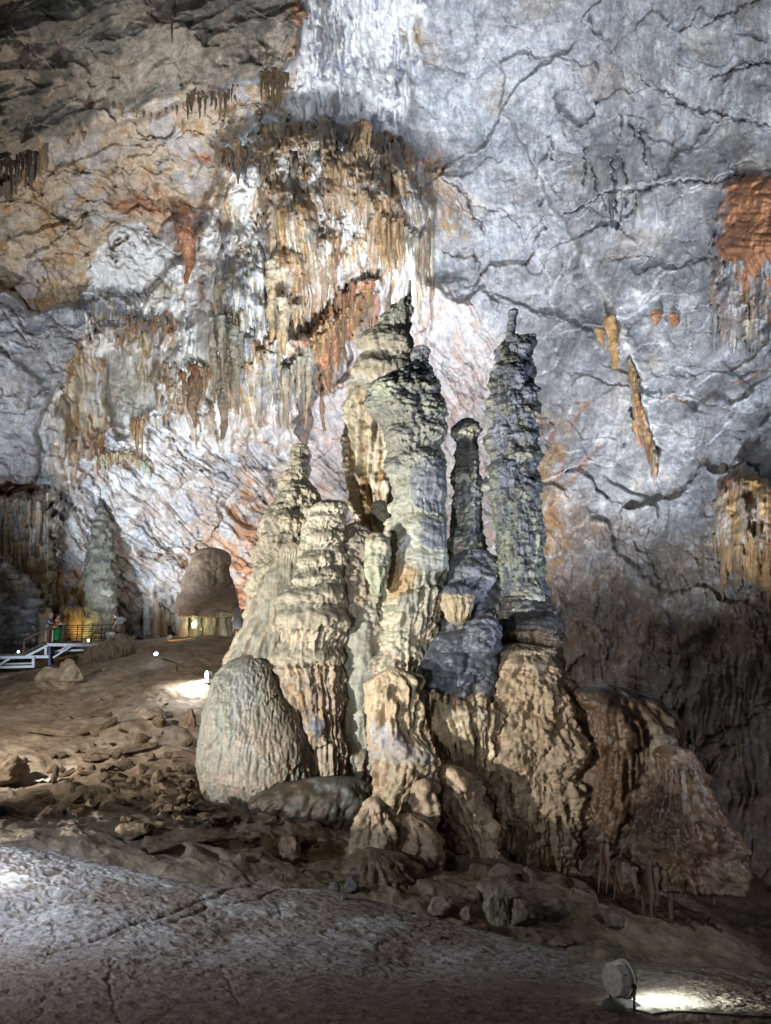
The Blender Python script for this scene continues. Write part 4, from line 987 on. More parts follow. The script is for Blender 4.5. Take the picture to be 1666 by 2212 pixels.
    T.bands([(958, CREAM * .95), (1035, CREAM * .88), (1070, SAGE * .62), (1150, SAGE * .6), (1250, SAGE * .72), (1350, CREAM * .66), (1600, TAN)])
    for (x, y, w, h, a) in ((645, 1008, 26, 40, 8), (636, 1036, 30, 26, 9), (655, 1078, 40, 34, 16), (625, 1100, 34, 36, 14), (600, 1130, 34, 50, 13), (640, 1150, 40, 46, 16), (585, 1185, 34, 50, 13), (620, 1215, 40, 56, 14), (570, 1250, 32, 56, 13), (600, 1290, 36, 60, 12), (560, 1320, 30, 60, 12), (680, 1120, 34, 40, 16)):
        T.bell(x, y, w, h, a, CS, CK * rg0.uniform(.7, 1), drip=.5, dw=.12)
    T.strand(590, 1090, 1420, 20, 9, CREAM * .68, taper=-.6, wob=0)
    T.drips(90, 540, 700, 1100, 1320, (20, 60), (3, 7), (3, 9), [CREAM * .75, SAGE * .7, TAN])
    T.rough(lump=.20, lf=1.2, pop=.12, pf=5.5, popm=T.ramp([(958, .5), (1060, 1), (1300, .9), (1400, .3)]), flute=.045, ff=6, flm=T.ramp([(958, .8), (1060, .5), (1300, .6), (1700, 1)]), micro=.014)
    T.build('stalagmite', 'tapering cream ridge with a thumb-like tip, leaning at the left of the group', 'stalagmite', mk, wet=.1)
    # the shoulder: bells stacked to the right of the ridge, drip fringes below
    T = Tube([(1078, 698, 722), (1086, 680, 742), (1100, 668, 750), (1125, 664, 750), (1150, 655, 746), (1185, 646, 742), (1225, 634, 740), (1250, 622, 745), (1285, 606, 748), (1310, 590, 752), (1345, 578, 756), (1365, 580, 752), (1400, 576, 744), (1425, 570, 746), (1460, 580, 744), (1520, 592, 744), (1600, 602, 745), (1690, 606, 748)], 17.7, asp=.6, res=.021, smooth=1, topcap=.5, seed=16)
    T.bands([(1078, CREAM * .85), (1200, SAGE * .62), (1290, SAGE * .7), (1340, CREAM * .8), (1450, CREAM * .78), (1560, TAN * 1.05), (1700, TAN * .8)]); T.bold = 1.15
    for (x, y, w, h, a) in ((714, 1106, 40, 26, 18), (706, 1136, 40, 28, 18), (700, 1172, 46, 30, 18), (676, 1222, 44, 32, 18), (700, 1250, 40, 26, 14), (664, 1262, 40, 22, 18), (690, 1298, 60, 34, 22), (628, 1300, 40, 36, 16), (655, 1350, 66, 48, 26), (722, 1356, 40, 42, 22), (636, 1428, 66, 40, 22), (706, 1430, 50, 30, 20), (735, 1210, 26, 30, 10), (645, 1190, 26, 30, 10)):
        T.bell(x, y, w, h, a, SAGE * .5, CREAM * rg0.uniform(.65, .85), drip=.5, dw=.09)
    T.fringe([(584, 1346), (640, 1354), (690, 1360), (754, 1362)], 76, (24, 64), (2.5, 5), (4, 9), [CREAM * .9, CREAM * .7, TAN * 1.1])
    T.fringe([(574, 1432), (640, 1432), (700, 1434), (745, 1436)], 80, (40, 120), (2.5, 6), (4, 11), [CREAM * .8, TAN * 1.1, TAN * .8, CREAM * .6, BROWN * 1.6])
    for (x, y, w, h, a) in ((648, 1515, 28, 60, 16), (690, 1520, 28, 50, 16), (724, 1525, 24, 60, 14), (620, 1505, 22, 60, 12), (676, 1592, 30, 50, 20), (728, 1612, 18, 46, 14), (640, 1605, 22, 60, 12), (700, 1665, 26, 80, 14), (660, 1665, 26, 60, 12), (625, 1670, 22, 50, 10), (735, 1675, 16, 60, 10)):
        T.bell(x, y, w, h, a, TAN * .95, TAN * rg0.uniform(.8, 1.15), drip=.5, dw=.16, capline=.2)
    T.knob(678, 1556, 23, 30, 22, SLATE * 2)
    T.drips(90, 600, 742, 1470, 1600, (30, 100), (2.5, 6), (4, 10), [CREAM * .72, TAN, TAN * .8, BROWN * 1.5])
    T.rough(lump=.12, lf=1.4, pop=.07, pf=7, popm=T.ramp([(1078, 1), (1280, .9), (1330, .3), (1700, .25)]), flute=.035, ff=7, flm=T.ramp([(1078, .4), (1300, .8), (1700, 1)]), micro=.014)
    T.build('flowstone_cascade', 'stack of cream bells with drip fringes on the shoulder of the leaning ridge', 'flowstone', mk, wet=.15)
    T = Tube([(1128, 752, 778), (1145, 742, 795), (1180, 738, 812), (1230, 735, 822), (1290, 736, 830), (1350, 738, 836), (1420, 736, 836), (1500, 732, 822), (1580, 732, 815), (1660, 734, 815), (1690, 738, 815)], 18.0, asp=.6, res=.021, smooth=2, topcap=.5, seed=24)
    T.bands([(1128, SAGE * .5), (1280, TAN * .85), (1380, CREAM * .62), (1500, SAGE * .8), (1600, SAGE * .72), (1690, TAN)])
    T.strand(772, 1300, 1625, 30, 12, SAGE * .95, taper=-.2, wob=0)
    T.fringe([(736, 1612), (775, 1618), (812, 1622)], 26, (40, 75), (3.5, 7), (5, 12), [CREAM * .68, SAGE * .75, TAN])
    T.drips(60, 738, 820, 1180, 1330, (14, 40), (3, 6), (3, 8), [TAN, SAGE * .6, CREAM * .6])
    T.rough(lump=.12, lf=1.4, pop=.13, pf=6.5, popm=T.ramp([(1128, 1), (1330, 1), (1400, .15), (1700, .1)]), flute=.03, ff=8, flm=T.ramp([(1300, 0), (1420, 1)]), micro=.012)
    T.build('flowstone_cascade', 'popcorn-crusted slope turning into a smooth pale cascade, left of the green-grey column', 'flowstone', mk, wet=.3)
    # what joins the green-grey column to the dark ones
    T = Tube([(1185, 985, 1055), (1215, 965, 1072), (1260, 955, 1080), (1330, 945, 1088), (1400, 930, 1090), (1470, 880, 1092), (1560, 850, 1092), (1650, 850, 1080)], 18.4, asp=.42, res=.024, topcap=.3, seed=26)
    T.bands([(1185, SLATE * 1.6), (1330, GREY * .5), (1420, GREY * .5), (1470, TAN * .9), (1500, TAN), (1650, BROWN * 1.3)])
    for i in range(70): T.bell(rg0.uniform(880, 1085), rg0.uniform(1230, 1560), rg0.uniform(12, 30), rg0.uniform(18, 40), rg0.uniform(8, 18), SLATE * 1.1, GREY * rg0.uniform(.45, .9), drip=.6, dw=.16)
    T.drips(120, 870, 1085, 1380, 1580, (30, 100), (3, 6), (5, 13), [CREAM * .7, TAN, BROWN * 1.5])
    T.rough(lump=.16, lf=1.4, pop=.06, pf=8, flute=.03, ff=6)
    T.build('flowstone', 'lumpy dripping flowstone joining the green-grey column to the dark stalagmites', 'flowstone', M['wetrock'], wet=.4)

    # -- the round dome in front of it
    T = Tube([(1412, 528, 552), (1420, 510, 578), (1435, 488, 600), (1460, 464, 618), (1490, 454, 632), (1530, 440, 648), (1570, 430, 664), (1610, 424, 680), (1650, 424, 694), (1690, 430, 700), (1730, 442, 700), (1760, 470, 690)], 17.3, asp=.6, res=.02, smooth=2, topcap=.5, seed=17)
    T.bands([(1412, SAGE * .42), (1550, SAGE * .52), (1640, SAGE * .55), (1670, TAN * .75), (1760, TAN * .6)])
    T.lay(GREY * .55, sstep(-.1, .4, T.n(1.1, 4, fz=.5, seed=61)) * T.ramp([(1412, .6), (1640, .7), (1670, 0)])); T.lay(TAN * .6, sstep(.0, .5, T.n(2.2, 4, fz=.25, seed=63)) * .55)
    T.lay(OCHRE * 1.1, T.area([(585, 1500), (660, 1560), (660, 1690), (600, 1680)], 18) * .5); T.lay(RUST, T.area([(440, 1660), (660, 1650), (660, 1700), (440, 1700)], 14) * .35)
    T.bell(545, 1680, 118, 240, 9, None, None, drip=.05, dw=.04, flat=4, add=.6); T.bell(455, 1600, 30, 120, 9, None, None, drip=.1, dw=.12, flat=3); T.bell(560, 1500, 60, 80, 7, None, None, drip=.25, dw=.1)
    T.fringe([(440, 1660), (540, 1676), (640, 1655)], 60, (16, 55), (3, 6), (2, 5), [TAN, CREAM * .7, RUST * .8])
    T.bell(470, 1570, 44, 120, 5, SAGE * .4, SAGE * .5, drip=.2, dw=.1, flat=3); T.bell(610, 1630, 70, 130, 6, SAGE * .42, TAN * .6, drip=.2, dw=.08, flat=3); T.bell(530, 1705, 90, 110, 6, SAGE * .5, TAN * .65, drip=.3, dw=.06, flat=3)
    T.drips(120, 430, 695, 1560, 1720, (30, 110), (2.5, 6), (1.5, 4), [SAGE * .5, TAN * .6, SAGE * .42])
    T.rough(lump=.13, lf=.6, flute=.028, ff=12, pop=.018, pf=15, micro=.012)
    T.build('flowstone_dome', 'big smooth grey-green dome of wet flowstone at the foot of the cream cone', 'dome', M['wetrock'], wet=.5)
    # smooth flank between cone and dome
    T = Tube([(1170, 612, 652), (1220, 590, 660), (1270, 566, 664), (1330, 545, 668), (1390, 514, 672), (1440, 488, 676), (1520, 462, 690), (1600, 448, 705), (1700, 445, 715)], 17.75, asp=.48, res=.028, topcap=.5, seed=18)
    T.bands([(1170, CREAM * .66), (1350, SAGE * .62), (1480, SAGE * .56), (1700, TAN * .7)]); T.drips(140, 470, 710, 1250, 1640, (40, 160), (3, 8), (2, 6), [SAGE * .6, CREAM * .6, TAN * .7]); T.rough(lump=.16, lf=.9, flute=.028, ff=9, micro=.01); T.build('flowstone', 'smooth buff flank of flowstone sloping between the cream cone and the round dome', 'flowstone', mk, wet=.2)
    # low wet mound
    T = Tube([(1676, 660, 800), (1690, 610, 808), (1710, 570, 812), (1735, 535, 814), (1760, 515, 808), (1785, 510, 790), (1815, 516, 770)], 16.35, asp=.34, res=.024, smooth=1, topcap=.12, seed=19)
    T.color(MUD * .30); T.lay(SAGE * .17, T.area([(660, 1660), (810, 1670), (800, 1740), (680, 1730)], 16))
    for q in ((620, 1740, 80, 50, 8), (730, 1735, 50, 40, 10), (780, 1745, 36, 34, 10), (560, 1775, 50, 40, 6), (690, 1775, 60, 30, 8)): T.knob(*q)
    T.drips(50, 530, 800, 1700, 1770, (16, 50), (8, 20), (2, 6), [MUD * .3, SAGE * .18, MUD * .2]); T.rough(lump=.26, lf=.8, micro=.014, pop=.05, pf=3.2, flute=.02, ff=8); T.build('flowstone_mound', 'low dark wet mound of flowstone lying in front of the cream cone', 'mound', M['wetrock'], wet=.2)

def build_base():
    T_R = random.Random(99); wm = np.array((1.06, .97, .84)); CREAM = globals()['CREAM'] * wm; TAN = globals()['TAN'] * wm
    mk = M['drip']
    # dark bulging shelf with a hanging fringe
    T = Tube([(1352, 1000, 1060), (1362, 975, 1070), (1375, 945, 1075), (1395, 925, 1078), (1420, 912, 1080), (1450, 905, 1078), (1480, 900, 1070), (1500, 905, 1072), (1530, 915, 1078), (1570, 935, 1080), (1620, 950, 1080), (1680, 960, 1070)], 16.95, asp=.5, res=.02, smooth=1, topcap=.35, seed=21)
    T.bands([(1352, SLATE * 1.0), (1470, SLATE * 1.2), (1500, CREAM * .6), (1560, CREAM * .8), (1680, TAN * .9)], 6)
    for (x, y, w, h, a) in ((960, 1400, 34, 40, 10), (1005, 1400, 40, 44, 10), (1050, 1390, 28, 40, 14), (925, 1440, 28, 40, 12), (965, 1455, 36, 44, 12), (1040, 1452, 34, 44, 14), (935, 1488, 34, 44, 13), (985, 1500, 34, 44, 14), (1050, 1495, 30, 40, 10), (1010, 1470, 30, 40, 9)):
        T.bell(x, y, w, h, a, SLATE * 1.0, SLATE * 1.5, drip=.2, dw=.14, capline=.1)
    T.fringe([(905, 1492), (940, 1496), (985, 1512), (1030, 1520), (1075, 1520)], 90, (40, 150), (3, 8), (6, 16), [CREAM * .75, CREAM * .6, TAN, TAN * .8, SAGE * .8])
    T.drips(60, 920, 1075, 1520, 1600, (40, 110), (3, 7), (5, 13), [CREAM * .75, TAN, CREAM * .9])
    T.rough(lump=.14, lf=1.6, pop=.05, pf=8, popm=T.ramp([(1352, .8), (1490, .5), (1530, 1)]), flute=.03, ff=6, flm=T.ramp([(1480, 0), (1520, 1)]))
    T.build('flowstone_shelf', 'glossy blue-black bulging shelf with a cream drip fringe, low in the group', 'shelf', M['wetrock'], wet=.75)
    # face-like boulder above it
    T = Tube([(1256, 965, 1010), (1265, 955, 1020), (1285, 953, 1024), (1310, 957, 1022), (1335, 962, 1015), (1352, 975, 1005)], 17.6, asp=.8, res=.02, topcap=.4, botcap=.5, seed=22)
    T.bands([(1256, SLATE), (1278, SLATE * 1.3), (1290, CREAM * .85), (1352, CREAM * .7)], 5); T.drips(24, 957, 1018, 1285, 1310, (20, 40), (3, 6), (2, 5), [CREAM * .85, CREAM * .7]); T.bell(988, 1282, 36, 26, 6, SLATE, SLATE * 1.4, drip=.2); T.rough(.05, 3, pop=.03, pf=10, flute=.03, ff=7)
    T.build('rounded_rock', 'rounded cream knob with a black cap under the slim dark stalagmite', 'knob', mk)
    T = Tube([(1328, 1040, 1062), (1335, 1020, 1074), (1355, 1008, 1082), (1380, 1006, 1084), (1405, 1012, 1080), (1425, 1030, 1068)], 16.4, asp=.85, res=.02, topcap=.4, botcap=.5, seed=23)
    T.color(SLATE * 1.2); T.tiers(1345, 1415, 22, 14, 18, 6, SLATE * .9, SLATE * 1.7, drip=.15); T.rough(.05, 3, pop=.05, pf=9); T.build('rounded_rock', 'blue-black bubbly knob sitting on the glossy dark shelf', 'knob', M['wetrock'], wet=.7)

    # massive foot under the tall dark stalagmite
    T = Tube([(1388, 1085, 1140), (1400, 1078, 1205), (1440, 1068, 1222), (1480, 1050, 1240), (1520, 1040, 1258), (1570, 1036, 1272), (1620, 1030, 1280), (1680, 1036, 1284), (1740, 1044, 1282), (1800, 1056, 1280), (1850, 1066, 1272), (1900, 1076, 1262), (1950, 1080, 1270)], 17.3, asp=.62, res=.021, smooth=2, topcap=.3, seed=25)
    T.bands([(1388, CREAM * .7), (1500, TAN * 1.05), (1600, TAN * .95), (1700, TAN * .9), (1800, TAN * .9), (1900, BROWN * 1.5)], 20)
    cc = [CREAM * .7, TAN * .85, TAN, TAN * .7, BROWN * 1.6, BROWN * 1.3]
    for (x, y, w, h, a) in ((1100, 1440, 34, 50, 20), (1170, 1450, 44, 50, 16), (1110, 1500, 40, 46, 18), (1180, 1510, 44, 50, 14), (1085, 1560, 40, 50, 16), (1140, 1590, 56, 60, 18), (1215, 1560, 40, 60, 14), (1100, 1640, 54, 50, 20), (1165, 1660, 50, 60, 18), (1230, 1640, 40, 80, 14), (1070, 1700, 40, 60, 18), (1200, 1730, 50, 60, 16), (1120, 1740, 46, 70, 18), (1250, 1740, 34, 70, 14), (1085, 1800, 40, 70, 14), (1230, 1820, 40, 70, 14)):
        T.bell(x, y, w, h, a, CREAM * .72, TAN * 1.05, drip=.8, dw=.12, capline=.2)
    T.knob(1165, 1845, 26, 40, 18, CREAM * .75); T.knob(1145, 1900, 30, 26, 14, TAN)
    T.drips(260, 1040, 1275, 1450, 1820, (20, 90), (2, 5.5), (3, 9), cc)
    T.drips(70, 1060, 1270, 1790, 1860, (20, 70), (3, 7), (4, 10), cc)
    for i in range(60): T.bell(T_R.uniform(1045, 1270), T_R.uniform(1440, 1830), T_R.uniform(8, 24), T_R.uniform(14, 34), T_R.uniform(5, 11), TAN * .9, TAN * T_R.uniform(.7, 1.1), drip=.5, dw=.2)
    T.rough(lump=.26, lf=1.2, pop=.09, pf=6.5, popm=1 + .6 * T.n(.9, 2, seed=88), flute=.04, ff=5, ledge=.05, lz=3)
    T.build('flowstone_column', 'massive tan column of flowstone and drips under the tall dark stalagmite', 'flowstone', mk, wet=.25)

    # pillar under the green-grey column
    T = Tube([(1440, 820, 880), (1470, 808, 900), (1510, 802, 905), (1545, 797, 905), (1575, 793, 915), (1600, 795, 935), (1630, 810, 945), (1660, 815, 942), (1700, 818, 925), (1740, 815, 905), (1780, 800, 890), (1820, 785, 885), (1860, 775, 880), (1900, 760, 890)], 16.0, asp=.7, res=.02, smooth=1, topcap=.4, seed=27)
    T.bands([(1440, CREAM * .8), (1540, TAN), (1600, CREAM * .7), (1650, CREAM * .78), (1750, CREAM * .7), (1850, BROWN * 1.6), (1900, BROWN)], 12)
    T.knob(818, 1580, 18, 34, 18, PINK * .8); T.knob(852, 1588, 20, 40, 20, PINK * .75)
    for (x, y, w, h, a) in ((830, 1650, 40, 40, 14), (890, 1660, 44, 60, 16), (925, 1690, 24, 60, 14), (850, 1690, 30, 40, 12)):
        T.bell(x, y, w, h, a, PINK * .75, CREAM * .75, drip=.7, dw=.14, capline=.25)
    T.drips(60, 805, 905, 1450, 1530, (30, 80), (3, 7), (5, 12), [CREAM * .8, CREAM * .65, TAN])
    T.drips(80, 815, 935, 1630, 1700, (40, 130), (3, 7), (5, 14), [CREAM * .75, CREAM * .6, TAN * .9, TAN])
    T.drips(26, 815, 890, 1690, 1720, (60, 130), (4, 8), (8, 16), [CREAM * .7, TAN, CREAM * .55])
    T.rough(lump=.10, lf=1.6, pop=.045, pf=9, flute=.035, ff=6)
    T.build('flowstone_column', 'cream pillar with twin pink knobs and long drips under the green-grey column', 'flowstone', mk, wet=.2)
    # lumps at its foot
    for k, (rows, Y, col, lab) in enumerate((
        ([(1650, 955, 980), (1662, 945, 1005), (1690, 938, 1030), (1740, 945, 1045), (1800, 985, 1060), (1860, 1000, 1075), (1930, 1005, 1085)], 15.9, TAN, 'brown lump with a finger-like knob, in the gap between cream pillar and massive column'),
        ([(1620, 985, 1005), (1640, 962, 1030), (1680, 948, 1050), (1720, 960, 1060), (1780, 970, 1070), (1850, 985, 1080)], 16.9, TAN * .8, 'dim brown column recessed behind the lumps of the gap'),
        ([(1680, 905, 930), (1695, 892, 945), (1730, 888, 950), (1770, 900, 945), (1790, 910, 935)], 15.4, TAN * .9, 'rounded brown boss hanging right of the cream pillar drips'),
        ([(1755, 860, 905), (1775, 845, 935), (1810, 840, 955), (1860, 850, 960), (1910, 860, 955), (1950, 870, 950)], 14.9, TAN * .62, 'wet grey-brown fluted boss at the foot of the cream pillar'),
        ([(1720, 800, 818), (1735, 785, 835), (1770, 772, 850), (1820, 765, 860), (1870, 755, 870), (1950, 738, 875)], 14.7, TAN * .8, 'knobbly tan mass at the left foot of the cream pillar'),
        ([(1830, 775, 830), (1850, 752, 870), (1890, 742, 900), (1935, 738, 910), (1960, 740, 915)], 14.0, BROWN * .7, 'dark crumbly mass on the floor left of the cave hollow'))):
        T = Tube(rows, Y, asp=.8, res=.022, smooth=1, topcap=.4, seed=30 + k)
        T.color(col); y0, y1 = rows[0][0], rows[-1][0]; x0, x1 = min(r[1] for r in rows), max(r[2] for r in rows)
        rg = random.Random(k + 3)
        for i in range(9): T.knob(rg.uniform(x0, x1), rg.uniform(y0 + 15, y1), rg.uniform(12, 24), rg.uniform(18, 44), rg.uniform(6, 14), col * rg.uniform(.8, 1.25))
        T.drips(22, x0 + 8, x1 - 8, y0 + 20, y1 - 40, (30, 70), (4, 8), (4, 11), [col, col * 1.2, col * .8])
        T.rough(lump=.13, lf=1.8, pop=.05, pf=8, flute=.025, ff=6); T.build('flowstone_lump', lab, 'flowstone', M['wetrock'], wet=.35)
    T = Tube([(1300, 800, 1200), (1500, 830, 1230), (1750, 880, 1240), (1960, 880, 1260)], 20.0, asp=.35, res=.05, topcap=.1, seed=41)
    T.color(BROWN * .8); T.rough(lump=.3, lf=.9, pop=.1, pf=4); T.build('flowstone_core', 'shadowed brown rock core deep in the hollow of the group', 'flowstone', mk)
    # hanging stalactites under the shelves
    rg = random.Random(4)
    hang = thing('stalactite_row', 'row of thin cream stalactites hanging over the dark hollow below the green-grey column', 'stalactites', PV(900, 1480, 15.9))
    for i in range(18):
        x = 838 + i * 7.6 + rg.uniform(-3, 3); y0 = 1455 + rg.uniform(-20, 30) + .2 * (x - 840); k = rg.random() ** 1.6
        spike('stalactite', None, x, y0, y0 + 25 + 110 * k, 6 + 11 * k, 16.75 + rg.uniform(0, .5), [(CREAM * .75, TAN)[i % 2], TAN * .85], mk, parent=hang, px1=x + rg.uniform(-3, 3), seed=200 + i)
    hang = thing('stalactite_row', 'row of cream stalactites hanging off the glossy dark shelf', 'stalactites', PV(985, 1500, 15.2))
    for i in range(19):
        x = 908 + i * 8.4 + rg.uniform(-6, 6); y0 = 1492 + rg.uniform(-10, 14) + .14 * (x - 910); k = rg.random() ** 1.6
        spike('stalactite', None, x, y0, y0 + 24 + 140 * k, 7 + 14 * (.6 * k + .4 * rg.random()), 16.05 + rg.uniform(0, .4), [(CREAM * .7, TAN, BROWN * 1.5)[i % 3], TAN * .9], mk, parent=hang, px1=x + rg.uniform(-3, 3), seed=240 + i)

def build_right_mound():
    mk = M['wetrock']; BM = np.array((.155, .088, .050)); WB = np.array((.145, .088, .054))
    T = Tube([(1478, 1290, 1330), (1492, 1262, 1385), (1515, 1262, 1432), (1545, 1270, 1450), (1590, 1278, 1462), (1630, 1276, 1466), (1700, 1272, 1470), (1780, 1268, 1440), (1860, 1262, 1420), (1940, 1262, 1400)], 16.6, asp=.55, res=.024, smooth=2, topcap=.15, seed=51)
    T.bands([(1488, DARK * .7), (1520, BM * .7), (1700, BM * .8), (1900, BM)], 12)
    T.bell(1345, 1600, 80, 100, 14, BM * .7, BM * .9, drip=.2, dw=.1); T.bell(1430, 1590, 34, 80, 14, BM * .9, TAN * .7, drip=.2)
    T.bell(1300, 1800, 40, 100, 10, BM * .8, BM, drip=.6); T.bell(1345, 1790, 44, 110, 12, BM * .8, BM * 1.1, drip=.6)
    T.fringe([(1270, 1790), (1330, 1790), (1390, 1800)], 50, (20, 80), (3, 6), (5, 12), [BM, BM * 1.3, TAN * .7])
    T.drips(120, 1268, 1460, 1530, 1800, (40, 120), (4, 9), (3, 9), [BM * .6, BM * .8, BM, BROWN * .7]); T.rough(lump=.3, lf=1.0, pop=.05, pf=5, flute=.03, ff=5)
    T.build('flowstone_mound', 'dim wet brown flowstone bulk leaning against the massive tan column', 'mound', mk, wet=.6)
    T = Tube([(1585, 1418, 1450), (1595, 1408, 1462), (1620, 1406, 1466), (1660, 1412, 1470), (1720, 1415, 1470)], 15.2, asp=.8, res=.022, topcap=.4, seed=52)
    T.color(TAN * .6); T.rough(.06, 3, pop=.02, pf=8, flute=.02, ff=6); T.build('flowstone_lump', 'small brown knob column above the two-tiered wet bell', 'flowstone', mk, wet=.6)
    T = Tube([(1608, 1425, 1470), (1622, 1416, 1498), (1645, 1410, 1514), (1680, 1404, 1524), (1720, 1396, 1528), (1750, 1384, 1540), (1780, 1376, 1560), (1815, 1374, 1580), (1850, 1376, 1598), (1880, 1382, 1606), (1902, 1396, 1598), (1918, 1412, 1580)], 14.7, asp=.75, res=.019, smooth=1, topcap=.35, botcap=.12, seed=54)
    T.color(WB); T.lay(WB * .6, sstep(0, .4, T.n(1.3, 3, seed=4)) * .6); T.bold = 1.0
    T.bell(1470, 1738, 66, 120, 14, WB * .8, WB * 1.1, drip=.25, dw=.07); T.bell(1500, 1735, 40, 80, 12, WB, WB * 1.1, drip=.3, dw=.1)
    T.drips(60, 1405, 1528, 1640, 1710, (30, 70), (3, 6), (3, 8), [WB, WB * .7, TAN * .6, BM])
    T.fringe([(1400, 1730), (1450, 1748), (1500, 1748), (1535, 1738)], 40, (18, 44), (3, 5), (5, 10), [WB, WB * 1.2, BM])
    T.bell(1435, 1890, 62, 120, 14, WB * .7, WB, drip=.3, dw=.09); T.bell(1535, 1885, 66, 110, 12, WB * .8, WB, drip=.3, dw=.08); T.knob(1585, 1874, 24, 28, 14, WB)
    T.drips(150, 1378, 1602, 1765, 1880, (24, 80), (3, 7), (3, 9), [WB * .8, WB, WB * 1.2, BM])
    T.fringe([(1385, 1882), (1440, 1894), (1500, 1890), (1590, 1884)], 60, (20, 70), (3, 7), (5, 12), [WB, BM, WB * .8])
    T.rough(lump=.34, lf=1.0, pop=.05, pf=6, flute=.03, ff=6)
    T.build('flowstone_bell', 'two-tiered wet brown bell of flowstone with long legs, at the right foot', 'flowstone', mk, wet=1.0)
    T = Tube([(1850, 1335, 1350), (1862, 1320, 1370), (1885, 1316, 1380), (1910, 1325, 1375), (1935, 1335, 1365)], 14.6, asp=.8, res=.022, topcap=.5, botcap=.5, seed=55)
    T.color(WB * 1.1); T.rough(.07, 3, pop=.02, pf=6, flute=.02, ff=7); T.build('flowstone_lump', 'pinkish brown drop-shaped lump left of the two-tiered wet bell', 'flowstone', mk, wet=.6)
    rg = random.Random(8)
    hang = thing('stalactite_row', 'long brown drip legs reaching down from the two-tiered wet bell', 'stalactites', PV(1450, 1890, 14.2))
    for i, x in enumerate((1300, 1312, 1330, 1342, 1356, 1372, 1392, 1404, 1418, 1432, 1448, 1466, 1482, 1498, 1540, 1552, 1566)):
        y0 = 1870 + rg.uniform(-14, 10) - (40 if x < 1330 else 0); ln = rg.uniform(45, 110) * (1.4 if x in (1392, 1404, 1448, 1540) else 1)
        spike('stalactite', None, x, y0, y0 + ln, rg.uniform(9, 20), 14.0 + rg.uniform(0, .5), [WB, WB * 1.2], mk, parent=hang, px1=x + rg.uniform(-4, 4), seed=300 + i)

